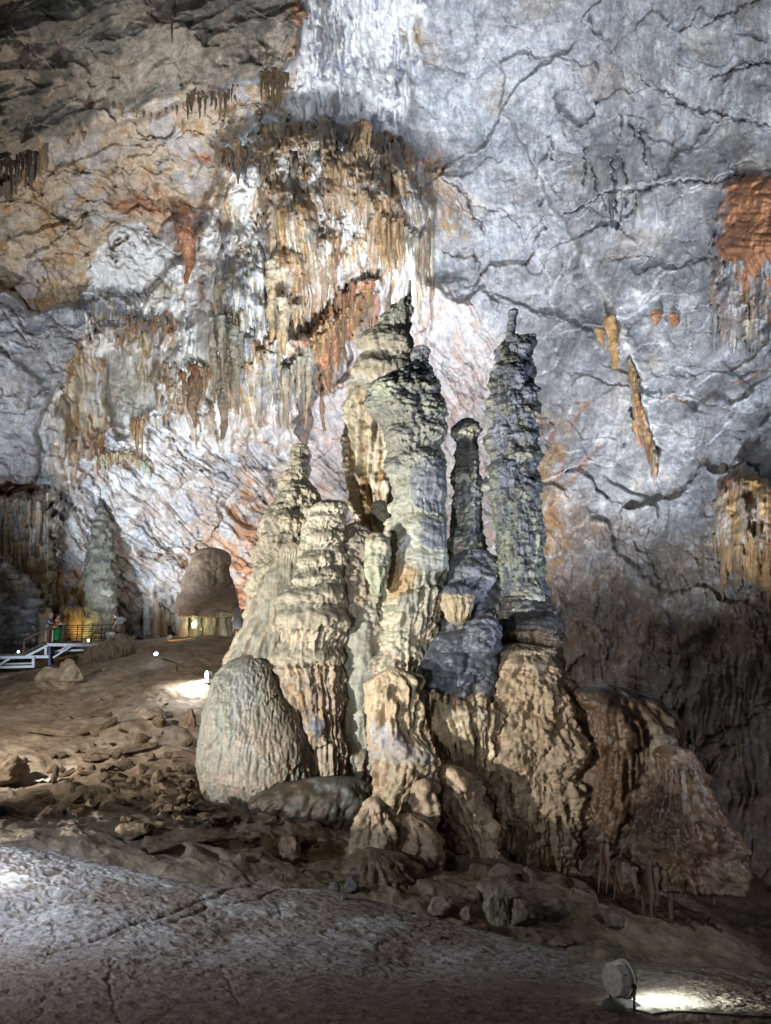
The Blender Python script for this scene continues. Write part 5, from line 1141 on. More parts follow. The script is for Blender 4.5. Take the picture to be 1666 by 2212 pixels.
# ================================================================== things on and in front of the far wall
def build_wall_forms(Yat):
    mk = M['drip']
    # rust flowstone, upper right
    T = Patch([(1580, 378), (1620, 368), (1700, 360), (2000, 350), (2000, 780), (1720, 770), (1690, 755), (1650, 770), (1618, 748), (1590, 700), (1562, 680), (1545, 650), (1536, 600), (1536, 540), (1552, 470), (1560, 410)], WY, 1.2, rnd=50, seed=61, jit=20)
    T.bands([(376, RUST * .9), (500, RUST), (560, RUST * 1.1), (600, PINK * .7), (690, TAN * .95), (770, GREY * .8)], 12)
    rg = random.Random(61)
    for i in range(240):
        y = rg.uniform(385, 590); x = rg.uniform(1600, 1730); w = min(rg.uniform(14, 46), x - 1548 + .16 * abs(y - 520))
        T.rel.bell(x, -y, w, rg.uniform(8, 16), rg.uniform(5, 12), drip=6, dw=4, cap=RUST * rg.uniform(.55, .9), skirt=RUST * rg.uniform(.9, 1.35), seed=rg.uniform(0, 50))
    for i in range(70): T.sheaf(rg.uniform(1540, 1715), rg.uniform(560, 690), 6, 16, rg.uniform(40, 120), 4.5, 9, [PINK * .75, TAN, RUST * .9, PINK * .6, GREY * .7], rg)
    T.rough(lump=.5, lf=.35, flute=.10, ff=2.2, ledge=.08, lz=1.8)
    T.build('flowstone_drapery', 'large rust-red banded flowstone curtain high on the right wall', 'flowstone', mk)
    # rust flowstone, lower right
    T = Patch([(1584, 1000), (1600, 992), (1618, 1000), (1640, 1028), (1700, 1040), (2000, 1040), (2000, 1320), (1700, 1290), (1620, 1270), (1590, 1235), (1572, 1180), (1550, 1140), (1546, 1090), (1562, 1050), (1576, 1028)], WY, 1.1, rnd=40, seed=62, jit=18)
    T.bands([(992, TAN), (1040, OCHRE * 1.1), (1150, OCHRE), (1300, BROWN)], 14)
    rg = random.Random(62)
    for i in range(60): T.sheaf(rg.uniform(1552, 1715), rg.uniform(1020, 1190), 6, 20, rg.uniform(60, 170), 6, 11, [OCHRE * 1.1, OCHRE * .8, RUST * .7, BROWN, TAN], rg)
    T.rough(lump=.45, lf=.5, pop=.06, pf=3, flute=.1, ff=2.2)
    T.build('flowstone_drapery', 'amber-brown flowstone mass low on the right wall with a knob on top', 'flowstone', mk)
    # the brown sinter streak with its hanging horn
    spike('stalactite', 'long brown horn-shaped stalactite hanging on the grey right wall', 1316, 682, 855, 26, float(Yat(1325, 760)) - .5, [OCHRE * 1.1, OCHRE * .75], mk, px1=1334, knots=.1, seed=63)
    spike('stalactite', 'short brown stub left of the horn-shaped stalactite', 1293, 708, 755, 18, float(Yat(1325, 760)) - .5, [OCHRE, OCHRE * .7], mk, px1=1305, seed=64)
    spike('stalactite', 'thin cream drip at the tip of the horn-shaped stalactite', 1348, 835, 862, 8, float(Yat(1325, 760)) - .5, [CREAM * .8, OCHRE], mk, seed=65)
    T = Patch([(1354, 772), (1366, 772), (1376, 810), (1380, 850), (1392, 885), (1404, 915), (1410, 950), (1424, 985), (1422, 1010), (1418, 1036), (1408, 1036), (1402, 1000), (1390, 960), (1378, 935), (1368, 900), (1362, 850), (1356, 810)], WY, .45, rnd=9, seed=66, jit=4)
    T.color(OCHRE * 1.05); rg = random.Random(66)
    for i in range(40): q = rg.random(); T.sheaf(1360 + 55 * q + rg.gauss(0, 4), 780 + 230 * q, 4, 7, rg.uniform(18, 46), 3.2, 5, [OCHRE * 1.2, OCHRE * .8, CREAM * .65, RUST * .7], rg)
    T.rough(.12, 1.4, flute=.06, ff=4, pop=.04, pf=4)
    T.build('flowstone_streak', 'lumpy amber streak of flowstone running down the grey right wall', 'flowstone', mk)
    spike('stalactite', 'forked amber drip left of the lumpy amber streak', 1370, 905, 985, 14, float(Yat(1378, 945)) - .4, [OCHRE, RUST], mk, px1=1386, seed=67)
    for x, y, w in ((1420, 678, 22), (1454, 684, 20)): spike('stalactite', 'rust blob stuck under the right wall ledge, ' + ('left of its twin' if x < 1430 else 'beside the dark drip lines'), x, y - 8, y + 26, w, float(Yat(x, y)) - .4, [RUST, RUST * .6], mk, seed=int(x), bulge=.4)

    # left-hand drapery curtain and the rock under it
    rg = random.Random(71)
    T = Patch([(-200, 1060), (40, 1062), (100, 1048), (124, 1066), (126, 1100), (120, 1180), (113, 1240), (106, 1280), (94, 1318), (84, 1325), (78, 1300), (60, 1275), (30, 1240), (-200, 1230)], WY, 2.2, rnd=34, seed=71, lift=.4, jit=22)
    T.color(np.array((.12, .10, .075))); T.lay(SAGE * .55, T.area([(102, 1055), (130, 1060), (122, 1280), (86, 1330), (100, 1200)], 5)); T.lay(GREY * .8, T.area([(10, 1095), (45, 1095), (45, 1160), (20, 1160)], 6) * .7)
    for y in (1080, 1108, 1140, 1172, 1205):
        for i in range(46): x = rg.uniform(-40, 102); T.strand(x, y + rg.gauss(0, 3), y + rg.uniform(22, 44), rg.uniform(1.8, 3.4), rg.uniform(6, 12), np.array((TAN * .8, BROWN * 1.5, SAGE * .7, GREY * .7)[rg.randrange(4)]) * rg.uniform(.7, 1.2), add=.2)
    for x in (104, 108, 112, 116, 120): T.strand(x, 1060, 1300 - (x - 104) * 2, 3.0, 10, SAGE * rg.uniform(.7, 1), taper=.3)
    T.rough(lump=.3, lf=.5, flute=.10, ff=2.2)
    T.build('drapery_curtain', 'brown pleated drapery curtain with a pale edge hanging at the left', 'drapery', mk)
    T = Patch([(-300, 1190), (10, 1200), (50, 1225), (84, 1265), (98, 1300), (100, 1350), (104, 1400), (112, 1470), (-300, 1480)], WY, 2.0, rnd=30, seed=72, lift=1.0)
    T.color(GREY * .62); T.lay(BROWN, sstep(0, .4, T.n(.6, 3, seed=4)) * .6)
    for i in range(150): T.rel.bell(rg.uniform(-120, 100), -rg.uniform(1215, 1440), rg.uniform(9, 24), rg.uniform(12, 26), rg.uniform(6, 16), drip=9, dw=4, cap=SLATE * 1.6, skirt=np.array(GREY * rg.uniform(.6, 1.2)), seed=rg.uniform(0, 50), add=.5)
    T.rough(lump=.6, lf=.5, pop=.16, pf=2.6, flute=.05, ff=3)
    T.build('rock_buttress', 'knobbly grey rock buttress below the pleated curtain at the left', 'rock', mk)
    T = Patch([(78, 1318), (104, 1312), (114, 1340), (116, 1440), (70, 1440)], WY, 1.6, rnd=14, seed=73, lift=2.5); T.color(SAGE * .55); T.rough(.3, .8, flute=.08, ff=2.0); T.build('rock_buttress', 'smooth olive rib of rock standing behind the visitors', 'rock', mk)

    # far stalagmites by the platform
    T = Tube([(1080, 214, 220), (1100, 209, 226), (1120, 204, 234), (1140, 199, 238), (1160, 196, 243), (1180, 190, 246), (1205, 188, 246), (1230, 184, 249), (1260, 182, 250), (1290, 183, 250), (1320, 184, 251), (1350, 178, 254), (1400, 168, 256)], 46.5, asp=.85, res=.05, smooth=1, topcap=.1, seed=74)
    T.bands([(1080, SAGE * .28), (1200, SAGE * .34), (1260, SAGE * .55), (1320, SAGE * .8), (1400, SAGE * .65)])
    T.tiers(1100, 1270, 16, 11, 15, 4.5, SLATE * .6, SAGE * .5, drip=.3, dw=.2, cover=.75, var=.6); T.tiers(1290, 1370, 24, 22, 18, 3, SLATE * 1.4, SAGE * 1.05, drip=.1, dw=.3, cover=.7)
    T.rough(lump=.10, lf=1.2, pop=.06, pf=4, ledge=.09, lz=2.2, micro=.02)
    T.build('stalagmite', 'pointed grey-green stalagmite of ragged tiers behind the railing', 'stalagmite', mk)
    T = Tube([(1182, 452, 466), (1186, 442, 474), (1194, 430, 482), (1215, 418, 490), (1240, 408, 493), (1270, 398, 500), (1300, 390, 504), (1325, 386, 505), (1335, 392, 502)], 41.5, asp=.85, res=.05, smooth=1, topcap=.5, botcap=.04, seed=75); T.trim = False
    BMU = np.array((.26, .19, .135)); T.color(BMU); T.lay(BMU * 1.25, T.area([(385, 1230), (440, 1190), (440, 1330), (385, 1335)], 8)); T.bell(455, 1225, 40, 40, 8, BMU * .9, BMU, drip=.2); T.bell(425, 1330, 40, 100, 8, BMU * 1.2, BMU * 1.2, drip=.3, dw=.09); T.bell(475, 1336, 34, 100, 9, BMU * .8, BMU * .85, drip=.32, dw=.1); T.fringe([(388, 1322), (440, 1328), (502, 1322)], 40, (8, 26), (2, 4), (2, 5), [BMU, BMU * .7, BMU * 1.2])
    T.bell(474, 1215, 20, 30, 7, BMU * .7, BMU * .8, drip=.3); T.bell(482, 1260, 18, 50, 8, BMU * .7, BMU * .8, drip=.2); T.strand(452, 1215, 1320, 8, 6, BMU * .9, taper=-.4)
    T.rough(lump=.34, lf=.5, flute=.05, ff=4, pop=.04, pf=4)
    o = thing('mushroom_stalagmite', 'brown bell-shaped stalagmite on stumpy legs, lit from inside at its foot', 'stalagmite', PV(447, 1372, 41.5))
    T.build('bell', None, None, mk, parent=o)
    for i, (x, w, c) in enumerate(((398, 16, TAN), (412, 10, LIME), (424, 20, LIME), (441, 12, LIME), (452, 16, CREAM), (465, 16, CREAM * .8), (480, 14, CREAM * .7), (494, 18, TAN * .6))):
        Tl = Tube([(1322, x - w * .5, x + w * .5), (1340, x - w * .4, x + w * .4), (1356, x - w * .55, x + w * .5), (1376, x - w * .7, x + w * .7)], 41.2 + .5 * (i % 2), asp=.8, res=.05, smooth=0, topcap=0, seed=76 + i); Tl.color(c * .8); Tl.rough(.08, 2, flute=.06, ff=5, pop=.04, pf=6); Tl.build('leg', None, None, mk, parent=o)
    T = Tube([(1284, 152, 157), (1296, 148, 162), (1306, 146, 168), (1312, 140, 176), (1330, 141, 178), (1350, 137, 184), (1385, 134, 188)], 46, asp=.85, res=.05, smooth=0, topcap=.2, seed=85)
    T.bands([(1284, BROWN * 1.2), (1308, SLATE * 1.5), (1316, OCHRE * 1.3), (1345, OCHRE * 1.4), (1385, BROWN * 1.3)], 3); T.fringe([(140, 1312), (160, 1316), (176, 1312)], 16, (10, 22), (2, 3.5), (2, 4), [CREAM * .8, OCHRE * 1.4]); T.rough(.08, 1.5, pop=.04, pf=5)
    T.build('stalagmite', 'small ochre stalagmite with a dark cap, glowing behind the visitors', 'stalagmite', mk)
    for k, (x, y0, y1, w, lab) in enumerate(((134, 1250, 1345, 15, 'slim tan rib column left of the small ochre stalagmite'), (176, 1246, 1350, 22, 'slim brown leaning column between the ochre and the grey-green stalagmites'), (338, 1290, 1372, 16, 'thin tan pillar against the far wall left of the bell stalagmite'), (352, 1310, 1374, 14, 'thin brown pillar right of the thin tan pillar'), (318, 1305, 1372, 18, 'short grey pillar at the foot of the far wall'))):
        T = Tube([(y0, x - w * .2, x + w * .15), (y0 + 20, x - w * .35, x + w * .3), (y1, x - w * .55, x + w * .6)], 48.5, asp=.8, res=.06, smooth=0, topcap=.2, seed=86 + k); T.color((TAN, OCHRE * .9, TAN * .9, BROWN * 1.4, GREY * .7)[k]); T.rough(.1, 1.5, flute=.08, ff=4); T.build('rock_pillar', lab, 'pillar', mk)

    # stalactites hanging free in front of the wall
    dk = [BROWN * .9, BROWN * .6]; bw = [BROWN * 1.3, OCHRE * .9]; cr = [CREAM * .8, OCHRE]; gy = [SAGE * .55, BROWN]
    rg = random.Random(12)
    def off(x, y, d=.7): return float(Yat(x, y)) - d
    def row(lab, pts, n, L, w, cols, d=.8, seed=0):
        pts = np.array(pts, float); dd = np.r_[0, np.cumsum(np.hypot(*np.diff(pts, axis=0).T))]
        mx, my = pts[len(pts) // 2]
        h = thing('stalactite_row', lab, 'stalactites', PV(mx, my, off(mx, my, d)))
        for i in range(n):
            q = (i + rg.random()) / n * dd[-1]; x = float(np.interp(q, dd, pts[:, 0])); y = float(np.interp(q, dd, pts[:, 1])) + rg.gauss(0, 5)
            z = rg.random() ** 2.0
            spike('stalactite', None, x, y, y + L[0] * .6 + (L[1] - L[0] * .6) * z, w[0] * .7 + (w[1] * 1.15 - w[0] * .7) * min(1, max(0, .7 * z + .4 * rg.random())), off(x, y, d * rg.uniform(.5, 1.1)), [c * rg.uniform(.75, 1.2) for c in cols], mk, parent=h, px1=x + rg.uniform(-2, 2), seed=seed + i)
        return h
    row('dark stalactites in a clump under the lip of the vault, near the yellow rock', [(612, 165), (650, 155), (712, 160)][:2] + [(628, 160)], 1, (20, 30), (5, 7), dk, seed=400)
    row('broad clump of dark brown stalactites under the lip of the vault', [(562, 160), (580, 158), (600, 155), (622, 158)], 22, (35, 98), (6, 12), dk, d=1.5, seed=410)
    row('row of short dark stalactites left of the broad clump, along the vault lip', [(405, 200), (440, 198), (480, 200), (515, 188)], 26, (12, 66), (4, 10), dk, d=1.3, seed=440)
    row('brown fang stalactites at the left end of the rib curtain', [(462, 330), (490, 325), (512, 318), (530, 312)], 12, (18, 58), (6, 13), dk, d=1.2, seed=470)
    row('dark stalactites hanging from the vault at the left edge', [(0, 345), (30, 338), (58, 326), (82, 322)], 22, (30, 85), (5, 11), [BROWN * .7, DARK], d=1.5, seed=490)
    row('two brown fangs on the lip of the vault above the buff rock', [(142, 292), (160, 285), (186, 278)], 5, (14, 30), (7, 11), [OCHRE * .7, BROWN], d=1.0, seed=515)
    row('cream and brown stalactites hanging in front of the dark rusty hollow', [(585, 640), (610, 650), (640, 660), (660, 660)], 7, (70, 150), (10, 24), cr, d=1.6, seed=530)
    row('brown stalactites under the right end of the rib curtain', [(822, 480), (835, 470), (850, 470), (870, 470)], 12, (70, 130), (8, 15), bw, d=1.6, seed=550)
    row('fringe of stalactites on the right shoulder of the rib curtain', [(870, 480), (890, 500), (905, 520), (920, 500)], 12, (50, 100), (7, 13), [SAGE * .6, BROWN * 1.2], d=1.4, seed=570)
    row('grey pleated columns hanging left of centre', [(462, 690), (470, 680), (486, 690), (505, 700), (525, 720)], 12, (110, 220), (12, 24), gy, d=2.0, seed=590)
    row('grey-brown stalactites beside the dark opening', [(600, 790), (625, 800), (650, 770), (672, 740)], 14, (90, 200), (10, 20), [SAGE * .7, BROWN * 1.3], d=1.6, seed=610)
    row('rust-brown stalactites hanging off the small ledge at the left', [(282, 905), (292, 900), (303, 900), (318, 895)], 9, (40, 110), (6, 12), bw, d=1.2, seed=630)
    row('short rust stalactites below the white slab', [(265, 690), (300, 690), (330, 690), (370, 700)], 20, (18, 48), (5, 10), [RUST * .8, BROWN * 1.2], d=1.0, seed=650)
    row('brown stalactites right of the grey slab niche', [(385, 800), (410, 790), (435, 790), (460, 800)], 14, (30, 110), (7, 15), [RUST * .6, BROWN * 1.2], d=1.2, seed=680)
    row('cream fringe hanging under the left ledge above the far wall', [(205, 985), (240, 975), (280, 985), (320, 990)], 22, (12, 36), (4, 8), cr, d=.9, seed=700)
    row('thin brown stalactites near the top of the wall under the bare rock', [(770, 262), (786, 262), (800, 268)], 5, (30, 90), (7, 14), bw, d=1.4, seed=730)
    row('rust stalactites in the hollow under the rib curtain', [(690, 690), (710, 670), (730, 640), (765, 610)], 16, (60, 150), (8, 18), [RUST * .8, BROWN], d=.9, seed=750)
    def veil(lab, pts, n, L, w, cols, d, lean, seed, jy=26, m=6):
        """a drapery: fused sheaves of ribs on a thin sheet over the wall"""
        pts = np.array(pts, float); dd = np.r_[0, np.cumsum(np.hypot(*np.diff(pts, axis=0).T))]; r2 = random.Random(seed)
        sp = L[1] * .45
        up = [tuple(p + (0, -16)) for p in pts]; dn = [tuple(p + (lean * sp, sp)) for p in pts[::-1]]
        T = Patch(up + dn, WY, .25 * d, rnd=22, seed=seed % 89, jit=16)
        T.color(cols[0]); T.lay(cols[-1], sstep(-.1, .3, T.n(.8, 3, fz=.3, seed=5))); T.lay(cols[1], sstep(.1, .4, T.n(1.1, 3, fz=.3, seed=6)))
        for i in range(n):
            q = (i + r2.random()) / n * dd[-1]; x = float(np.interp(q, dd, pts[:, 0])); y = float(np.interp(q, dd, pts[:, 1])) + r2.gauss(0, jy)
            T.sheaf(x, y, m, r2.uniform(8, 20), L[0] + (L[1] - L[0]) * r2.random() ** 1.4, w[0] * .55 + w[1] * .14, d * 15, cols, r2, lean)
        T.lay(WHITE * .8, sstep(.3, .6, T.n(.9, 4, seed=9, gain=.65)) * .3); T.lay(BROWN * .9, sstep(.15, .5, T.n(1.3, 4, fz=.5, seed=19, gain=.65)) * .6)
        T.rough(lump=.12, lf=1, flute=.05, ff=3)
        T.build('drapery', lab, 'drapery', mk)
    O2 = OCHRE * 1.05; B2 = BROWN * 1.25
    veil('short brown stalactites along the upper lip of the rib curtain', [(545, 305), (600, 285), (660, 290), (720, 290)], 34, (20, 85), (5, 12), [BROWN, B2, CREAM * .6], .9, .02, 900)
    veil('fan of long amber stalactites in the left half of the rib curtain', [(588, 400), (610, 420), (640, 440), (672, 470)], 36, (110, 260), (7, 16), [O2 * .85, CREAM * .6, B2, BROWN], 1.1, .13, 940)
    veil('long amber stalactites hanging lower in the left half of the curtain', [(590, 560), (620, 545), (650, 560)], 20, (90, 190), (7, 16), [O2, CREAM * .8, B2], 1.2, .08, 980)
    veil('brown stalactites in the dark middle of the rib curtain', [(700, 350), (730, 360), (760, 370), (795, 380)], 28, (60, 150), (6, 13), [BROWN, B2, O2 * .7], .9, .05, 1010)
    veil('thick row of brown stalactites just right of the curtain middle', [(800, 430), (825, 420), (850, 430), (868, 440)], 26, (90, 170), (7, 15), [B2, O2 * .8, BROWN], 1.3, .02, 1040)
    veil('grey-brown drapes on the right shoulder of the rib curtain', [(850, 350), (880, 380), (905, 420), (925, 460)], 32, (60, 150), (6, 13), [SAGE * .55, B2, BROWN, GREY * .6], 1.0, .07, 1070)
    veil('thin brown ribs at the left edge of the curtain', [(572, 390), (582, 420), (592, 470)], 14, (70, 170), (5, 11), [BROWN, B2], .9, .03, 1110)
    veil('cream ribs hanging over the bright white rock', [(680, 520), (720, 520), (760, 520), (800, 530)], 22, (40, 120), (6, 13), [CREAM * .8, WHITE * .7, BROWN * 1.4], .7, .05, 1130)
    veil('grey and cream ribs down the left of the curtain', [(470, 560), (500, 570), (540, 580), (575, 600)], 26, (70, 170), (6, 13), [GREY * .7, CREAM * .8, SAGE * .7, WHITE * .7], .9, .02, 1160)
    veil('grey and white ribs hanging above the cream cone', [(520, 740), (560, 760), (610, 790), (640, 800)], 30, (70, 150), (7, 16), [GREY * .75, SAGE * .75, CREAM * .7, B2], 1.2, .0, 1190)
    veil('white and tan drips under the left part of the curtain', [(340, 800), (380, 850), (420, 870), (460, 880)], 22, (20, 70), (5, 11), [TAN, WHITE * .8, B2], .8, .0, 1230)
    T = Patch([(775, 598), (822, 606), (812, 650), (780, 690), (745, 745), (735, 800), (716, 862), (694, 850), (690, 790), (640, 745), (620, 735), (680, 712), (730, 670), (762, 630)], WY, 1.4, rnd=20, seed=77, lift=.6)
    r7 = random.Random(77); T.color(RUST); T.lay(BROWN * .8, sstep(0, .35, T.n(.9, 3, seed=3)) * .8); T.lay(PINK * .9, sstep(.1, .4, T.n(1.2, 3, seed=6)) * .6)
    for i in range(46): q = r7.random(); T.sheaf(800 - 120 * q + r7.gauss(0, 14), 620 + 130 * q + r7.gauss(0, 12), 5, 9, r7.uniform(30, 110), 4, 12, [RUST, RUST * .6, BROWN, OCHRE * .8], r7)
    T.rough(lump=.5, lf=.8, pop=.12, pf=3, flute=.06, ff=3); T.build('flowstone_ridge', 'rust-coloured ridge slanting down from the curtain to a dark hanging tip', 'flowstone', mk)
    T = Patch([(612, 796), (655, 792), (662, 830), (640, 838), (618, 826)], WY, .6, rnd=8, seed=78, lift=.4); T.color(DARK * .5); T.rough(.2, 1); T.build('rock_pocket', 'black rock pocket at the top of the dark pleated column', 'rock', mk)
    for x, y0, y1, w, c, lab in ((371, 40, 96, 7, dk, 'lone thin dark stalactite on the dim vault'), (512, 300, 398, 20, dk, 'large brown fang among the small ones at the left end of the rib curtain'), (790, 262, 345, 18, bw, 'thick brown stalactite hanging beneath the bare rock at the top of the curtain'), (590, 560, 740, 36, cr, 'fat cream stalactite with a split tip, in the middle of the curtain'), (613, 640, 770, 26, cr, 'slim amber stalactite right of the fat cream one'), (478, 690, 950, 42, [SAGE * .42, BROWN * .8], 'longest grey pleated stalactite reaching down to the white wall'), (658, 735, 962, 62, [SLATE * 1.8, BROWN * .9], 'dark grey-brown pleated column beside the rusty hollow'), (832, 470, 590, 32, bw, 'broad brown stalactite just above the pale spire'), (404, 490, 615, 34, [RUST, RUST * .8], 'rust-red tongue of flowstone on white rock'), (350, 430, 468, 16, [OCHRE, BROWN], 'small brown tooth on the buff rock'), (422, 810, 925, 34, [BROWN * 1.2, BROWN], 'dark brown cowl-shaped stalactite under the orange rock'), (708, 730, 850, 30, [RUST * .7, BROWN * .7], 'rust-brown stalactite in the hollow, tip pointing at the cone')):
        spike('stalactite', lab, x, y0, y1, w, off(x, (y0 + y1) / 2, 1.6), c, mk, knots=.15, seed=int(x + y0))
# ================================================================== floor, slope and the foreground slab
GP = [(260, 1388, 46), (300, 1393, 40.5), (390, 1377, 43), (480, 1375, 41), (560, 1385, 38), (90, 1452, 39), (200, 1428, 39), (150, 1440, 41), (60, 1445, 44), (0, 1490, 34), (-300, 1510, 32), (337, 1418, 34), (450, 1472, 27), (360, 1560, 22.5), (170, 1560, 25), (0, 1610, 22.5), (-300, 1620, 22),
      (260, 1640, 19.5), (420, 1640, 19), (85, 1700, 17.8), (390, 1735, 16.3), (480, 1770, 15.6), (520, 1810, 15), (650, 1840, 14.4), (735, 1900, 13.4), (0, 1745, 15.2), (-300, 1745, 15), (200, 1780, 14.4), (330, 1800, 13.9), (260, 1850, 12.6), (430, 1900, 12.2), (0, 1830, 12), (600, 1930, 12.2), (950, 1985, 12.3), (1150, 2010, 12.2), (1330, 2040, 12.6), (1470, 2010, 14), (1666, 1985, 17), (2000, 1960, 18)]
WP = [(0, 24, -.2), (7, 28, .5), (14, 26, -.8), (24, 26, -1), (2, 36, 2.5), (12, 42, 2), (30, 44, 1), (-24, 60, 5), (0, 60, 5), (30, 60, 3), (-40, 42, 4), (-14, 52, 4.8), (8, 8, -1.6), (0, 8, -1.2), (-8, 8, -0.6), (20, 9, -1.5), (-24, 20, 1.6), (-20, 12, 0.2)]
def build_floor():
    ctrl = [tuple(float(q) for q in P(*g)) for g in GP] + WP
    na, ny = 760, 760
    a = np.linspace(-.95, .95, na).astype(F4); y = np.geomspace(9.0, 62, ny).astype(F4)[::-1]
    A, Yy = np.meshgrid(a, y); X = A * Yy
    Z = rbf(ctrl, X, Yy, 1, 1, .2)
    wx = fbm2(X / 2.5, Yy / 2.5, 3, 3)
    slope = sstep(15, 18, Yy); gully = np.exp(-((Yy - 14.8) / 2.2) ** 2)
    H = .22 * fbm2(X / 3.2, Yy / 3.2, 3, 401, .4) + (.03 + .04 * gully) * rid2(X / 1.1 + wx * .4, Yy / 1.1, 4, 405)
    f, e, h = facets(X / 1.3 + wx * .3, Yy / 1.3, 411, .3, .25)
    H += f * (.12 + .75 * gully) * .6
    f, e, h = facets(X / .45 + wx * .3, Yy / .45, 417, .12, .12); H += f * (.06 + .95 * gully)
    # small runnels running down the mud slope, drifting to the left
    q = rid2((X * .75 + Yy * .66) / .7 + .5 * wx, (-X * .66 + Yy * .75) / 7, 4, 421, .55, 2.1, rot=False); H += .035 * q * slope
    pits = wor2(X / .55 + wx * .3, Yy / .55, 431)[0]; H -= .09 * np.clip(1 - pits / .45, 0, 1) ** .7 * sstep(.0, .5, fbm2(X / 3, Yy / 3, 3, 433) + .2)
    H += .012 * fbm2(X / .12, Yy / .12, 3, 441)
    Zf = Z + H
    K = np.zeros(X.shape + (4,), F4); K[..., :3] = MUD
    def lay(c, m): K[..., :3] += (np.asarray(c, F4) - K[..., :3]) * np.clip(m, 0, 1)[..., None]
    n1 = fbm2(X / 1.6, Yy / 1.6, 5, 451, .6); n2_ = fbm2(X / 5, Yy / 5, 4, 455)
    lay(MUD * .6, sstep(0, .5, n1) * .7); lay(TAN * .95, sstep(.1, .55, n2_ + .3 * q) * .55); lay(np.array((.27, .235, .19)), sstep(.2, .5, n2_ - .4 * n1) * .5)
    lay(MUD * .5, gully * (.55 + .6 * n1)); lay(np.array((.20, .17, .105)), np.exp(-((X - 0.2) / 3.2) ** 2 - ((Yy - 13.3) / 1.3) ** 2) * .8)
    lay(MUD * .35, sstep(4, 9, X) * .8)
    K[..., :3] *= (1 + .2 * fbm2(X / .3, Yy / .3, 4, 461, .65))[..., None]
    K[..., 3] = .35 * np.exp(-((X + 1.5) / 1.6) ** 2 - ((Yy - 14.2) / .6) ** 2)
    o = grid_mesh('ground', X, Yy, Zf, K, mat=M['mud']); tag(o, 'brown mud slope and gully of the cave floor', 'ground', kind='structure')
    la = np.log(y[::-1]); Zr = Zf[::-1]
    def fz(x, yy):
        i = np.interp(x / yy, a, np.arange(na)); j = np.interp(math.log(yy), la, np.arange(ny))
        i0, j0 = min(int(i), na - 2), min(int(j), ny - 2); fi, fj = i - i0, j - j0
        return float((Zr[j0, i0] * (1 - fi) + Zr[j0, i0 + 1] * fi) * (1 - fj) + (Zr[j0 + 1, i0] * (1 - fi) + Zr[j0 + 1, i0 + 1] * fi) * fj)
    return fz

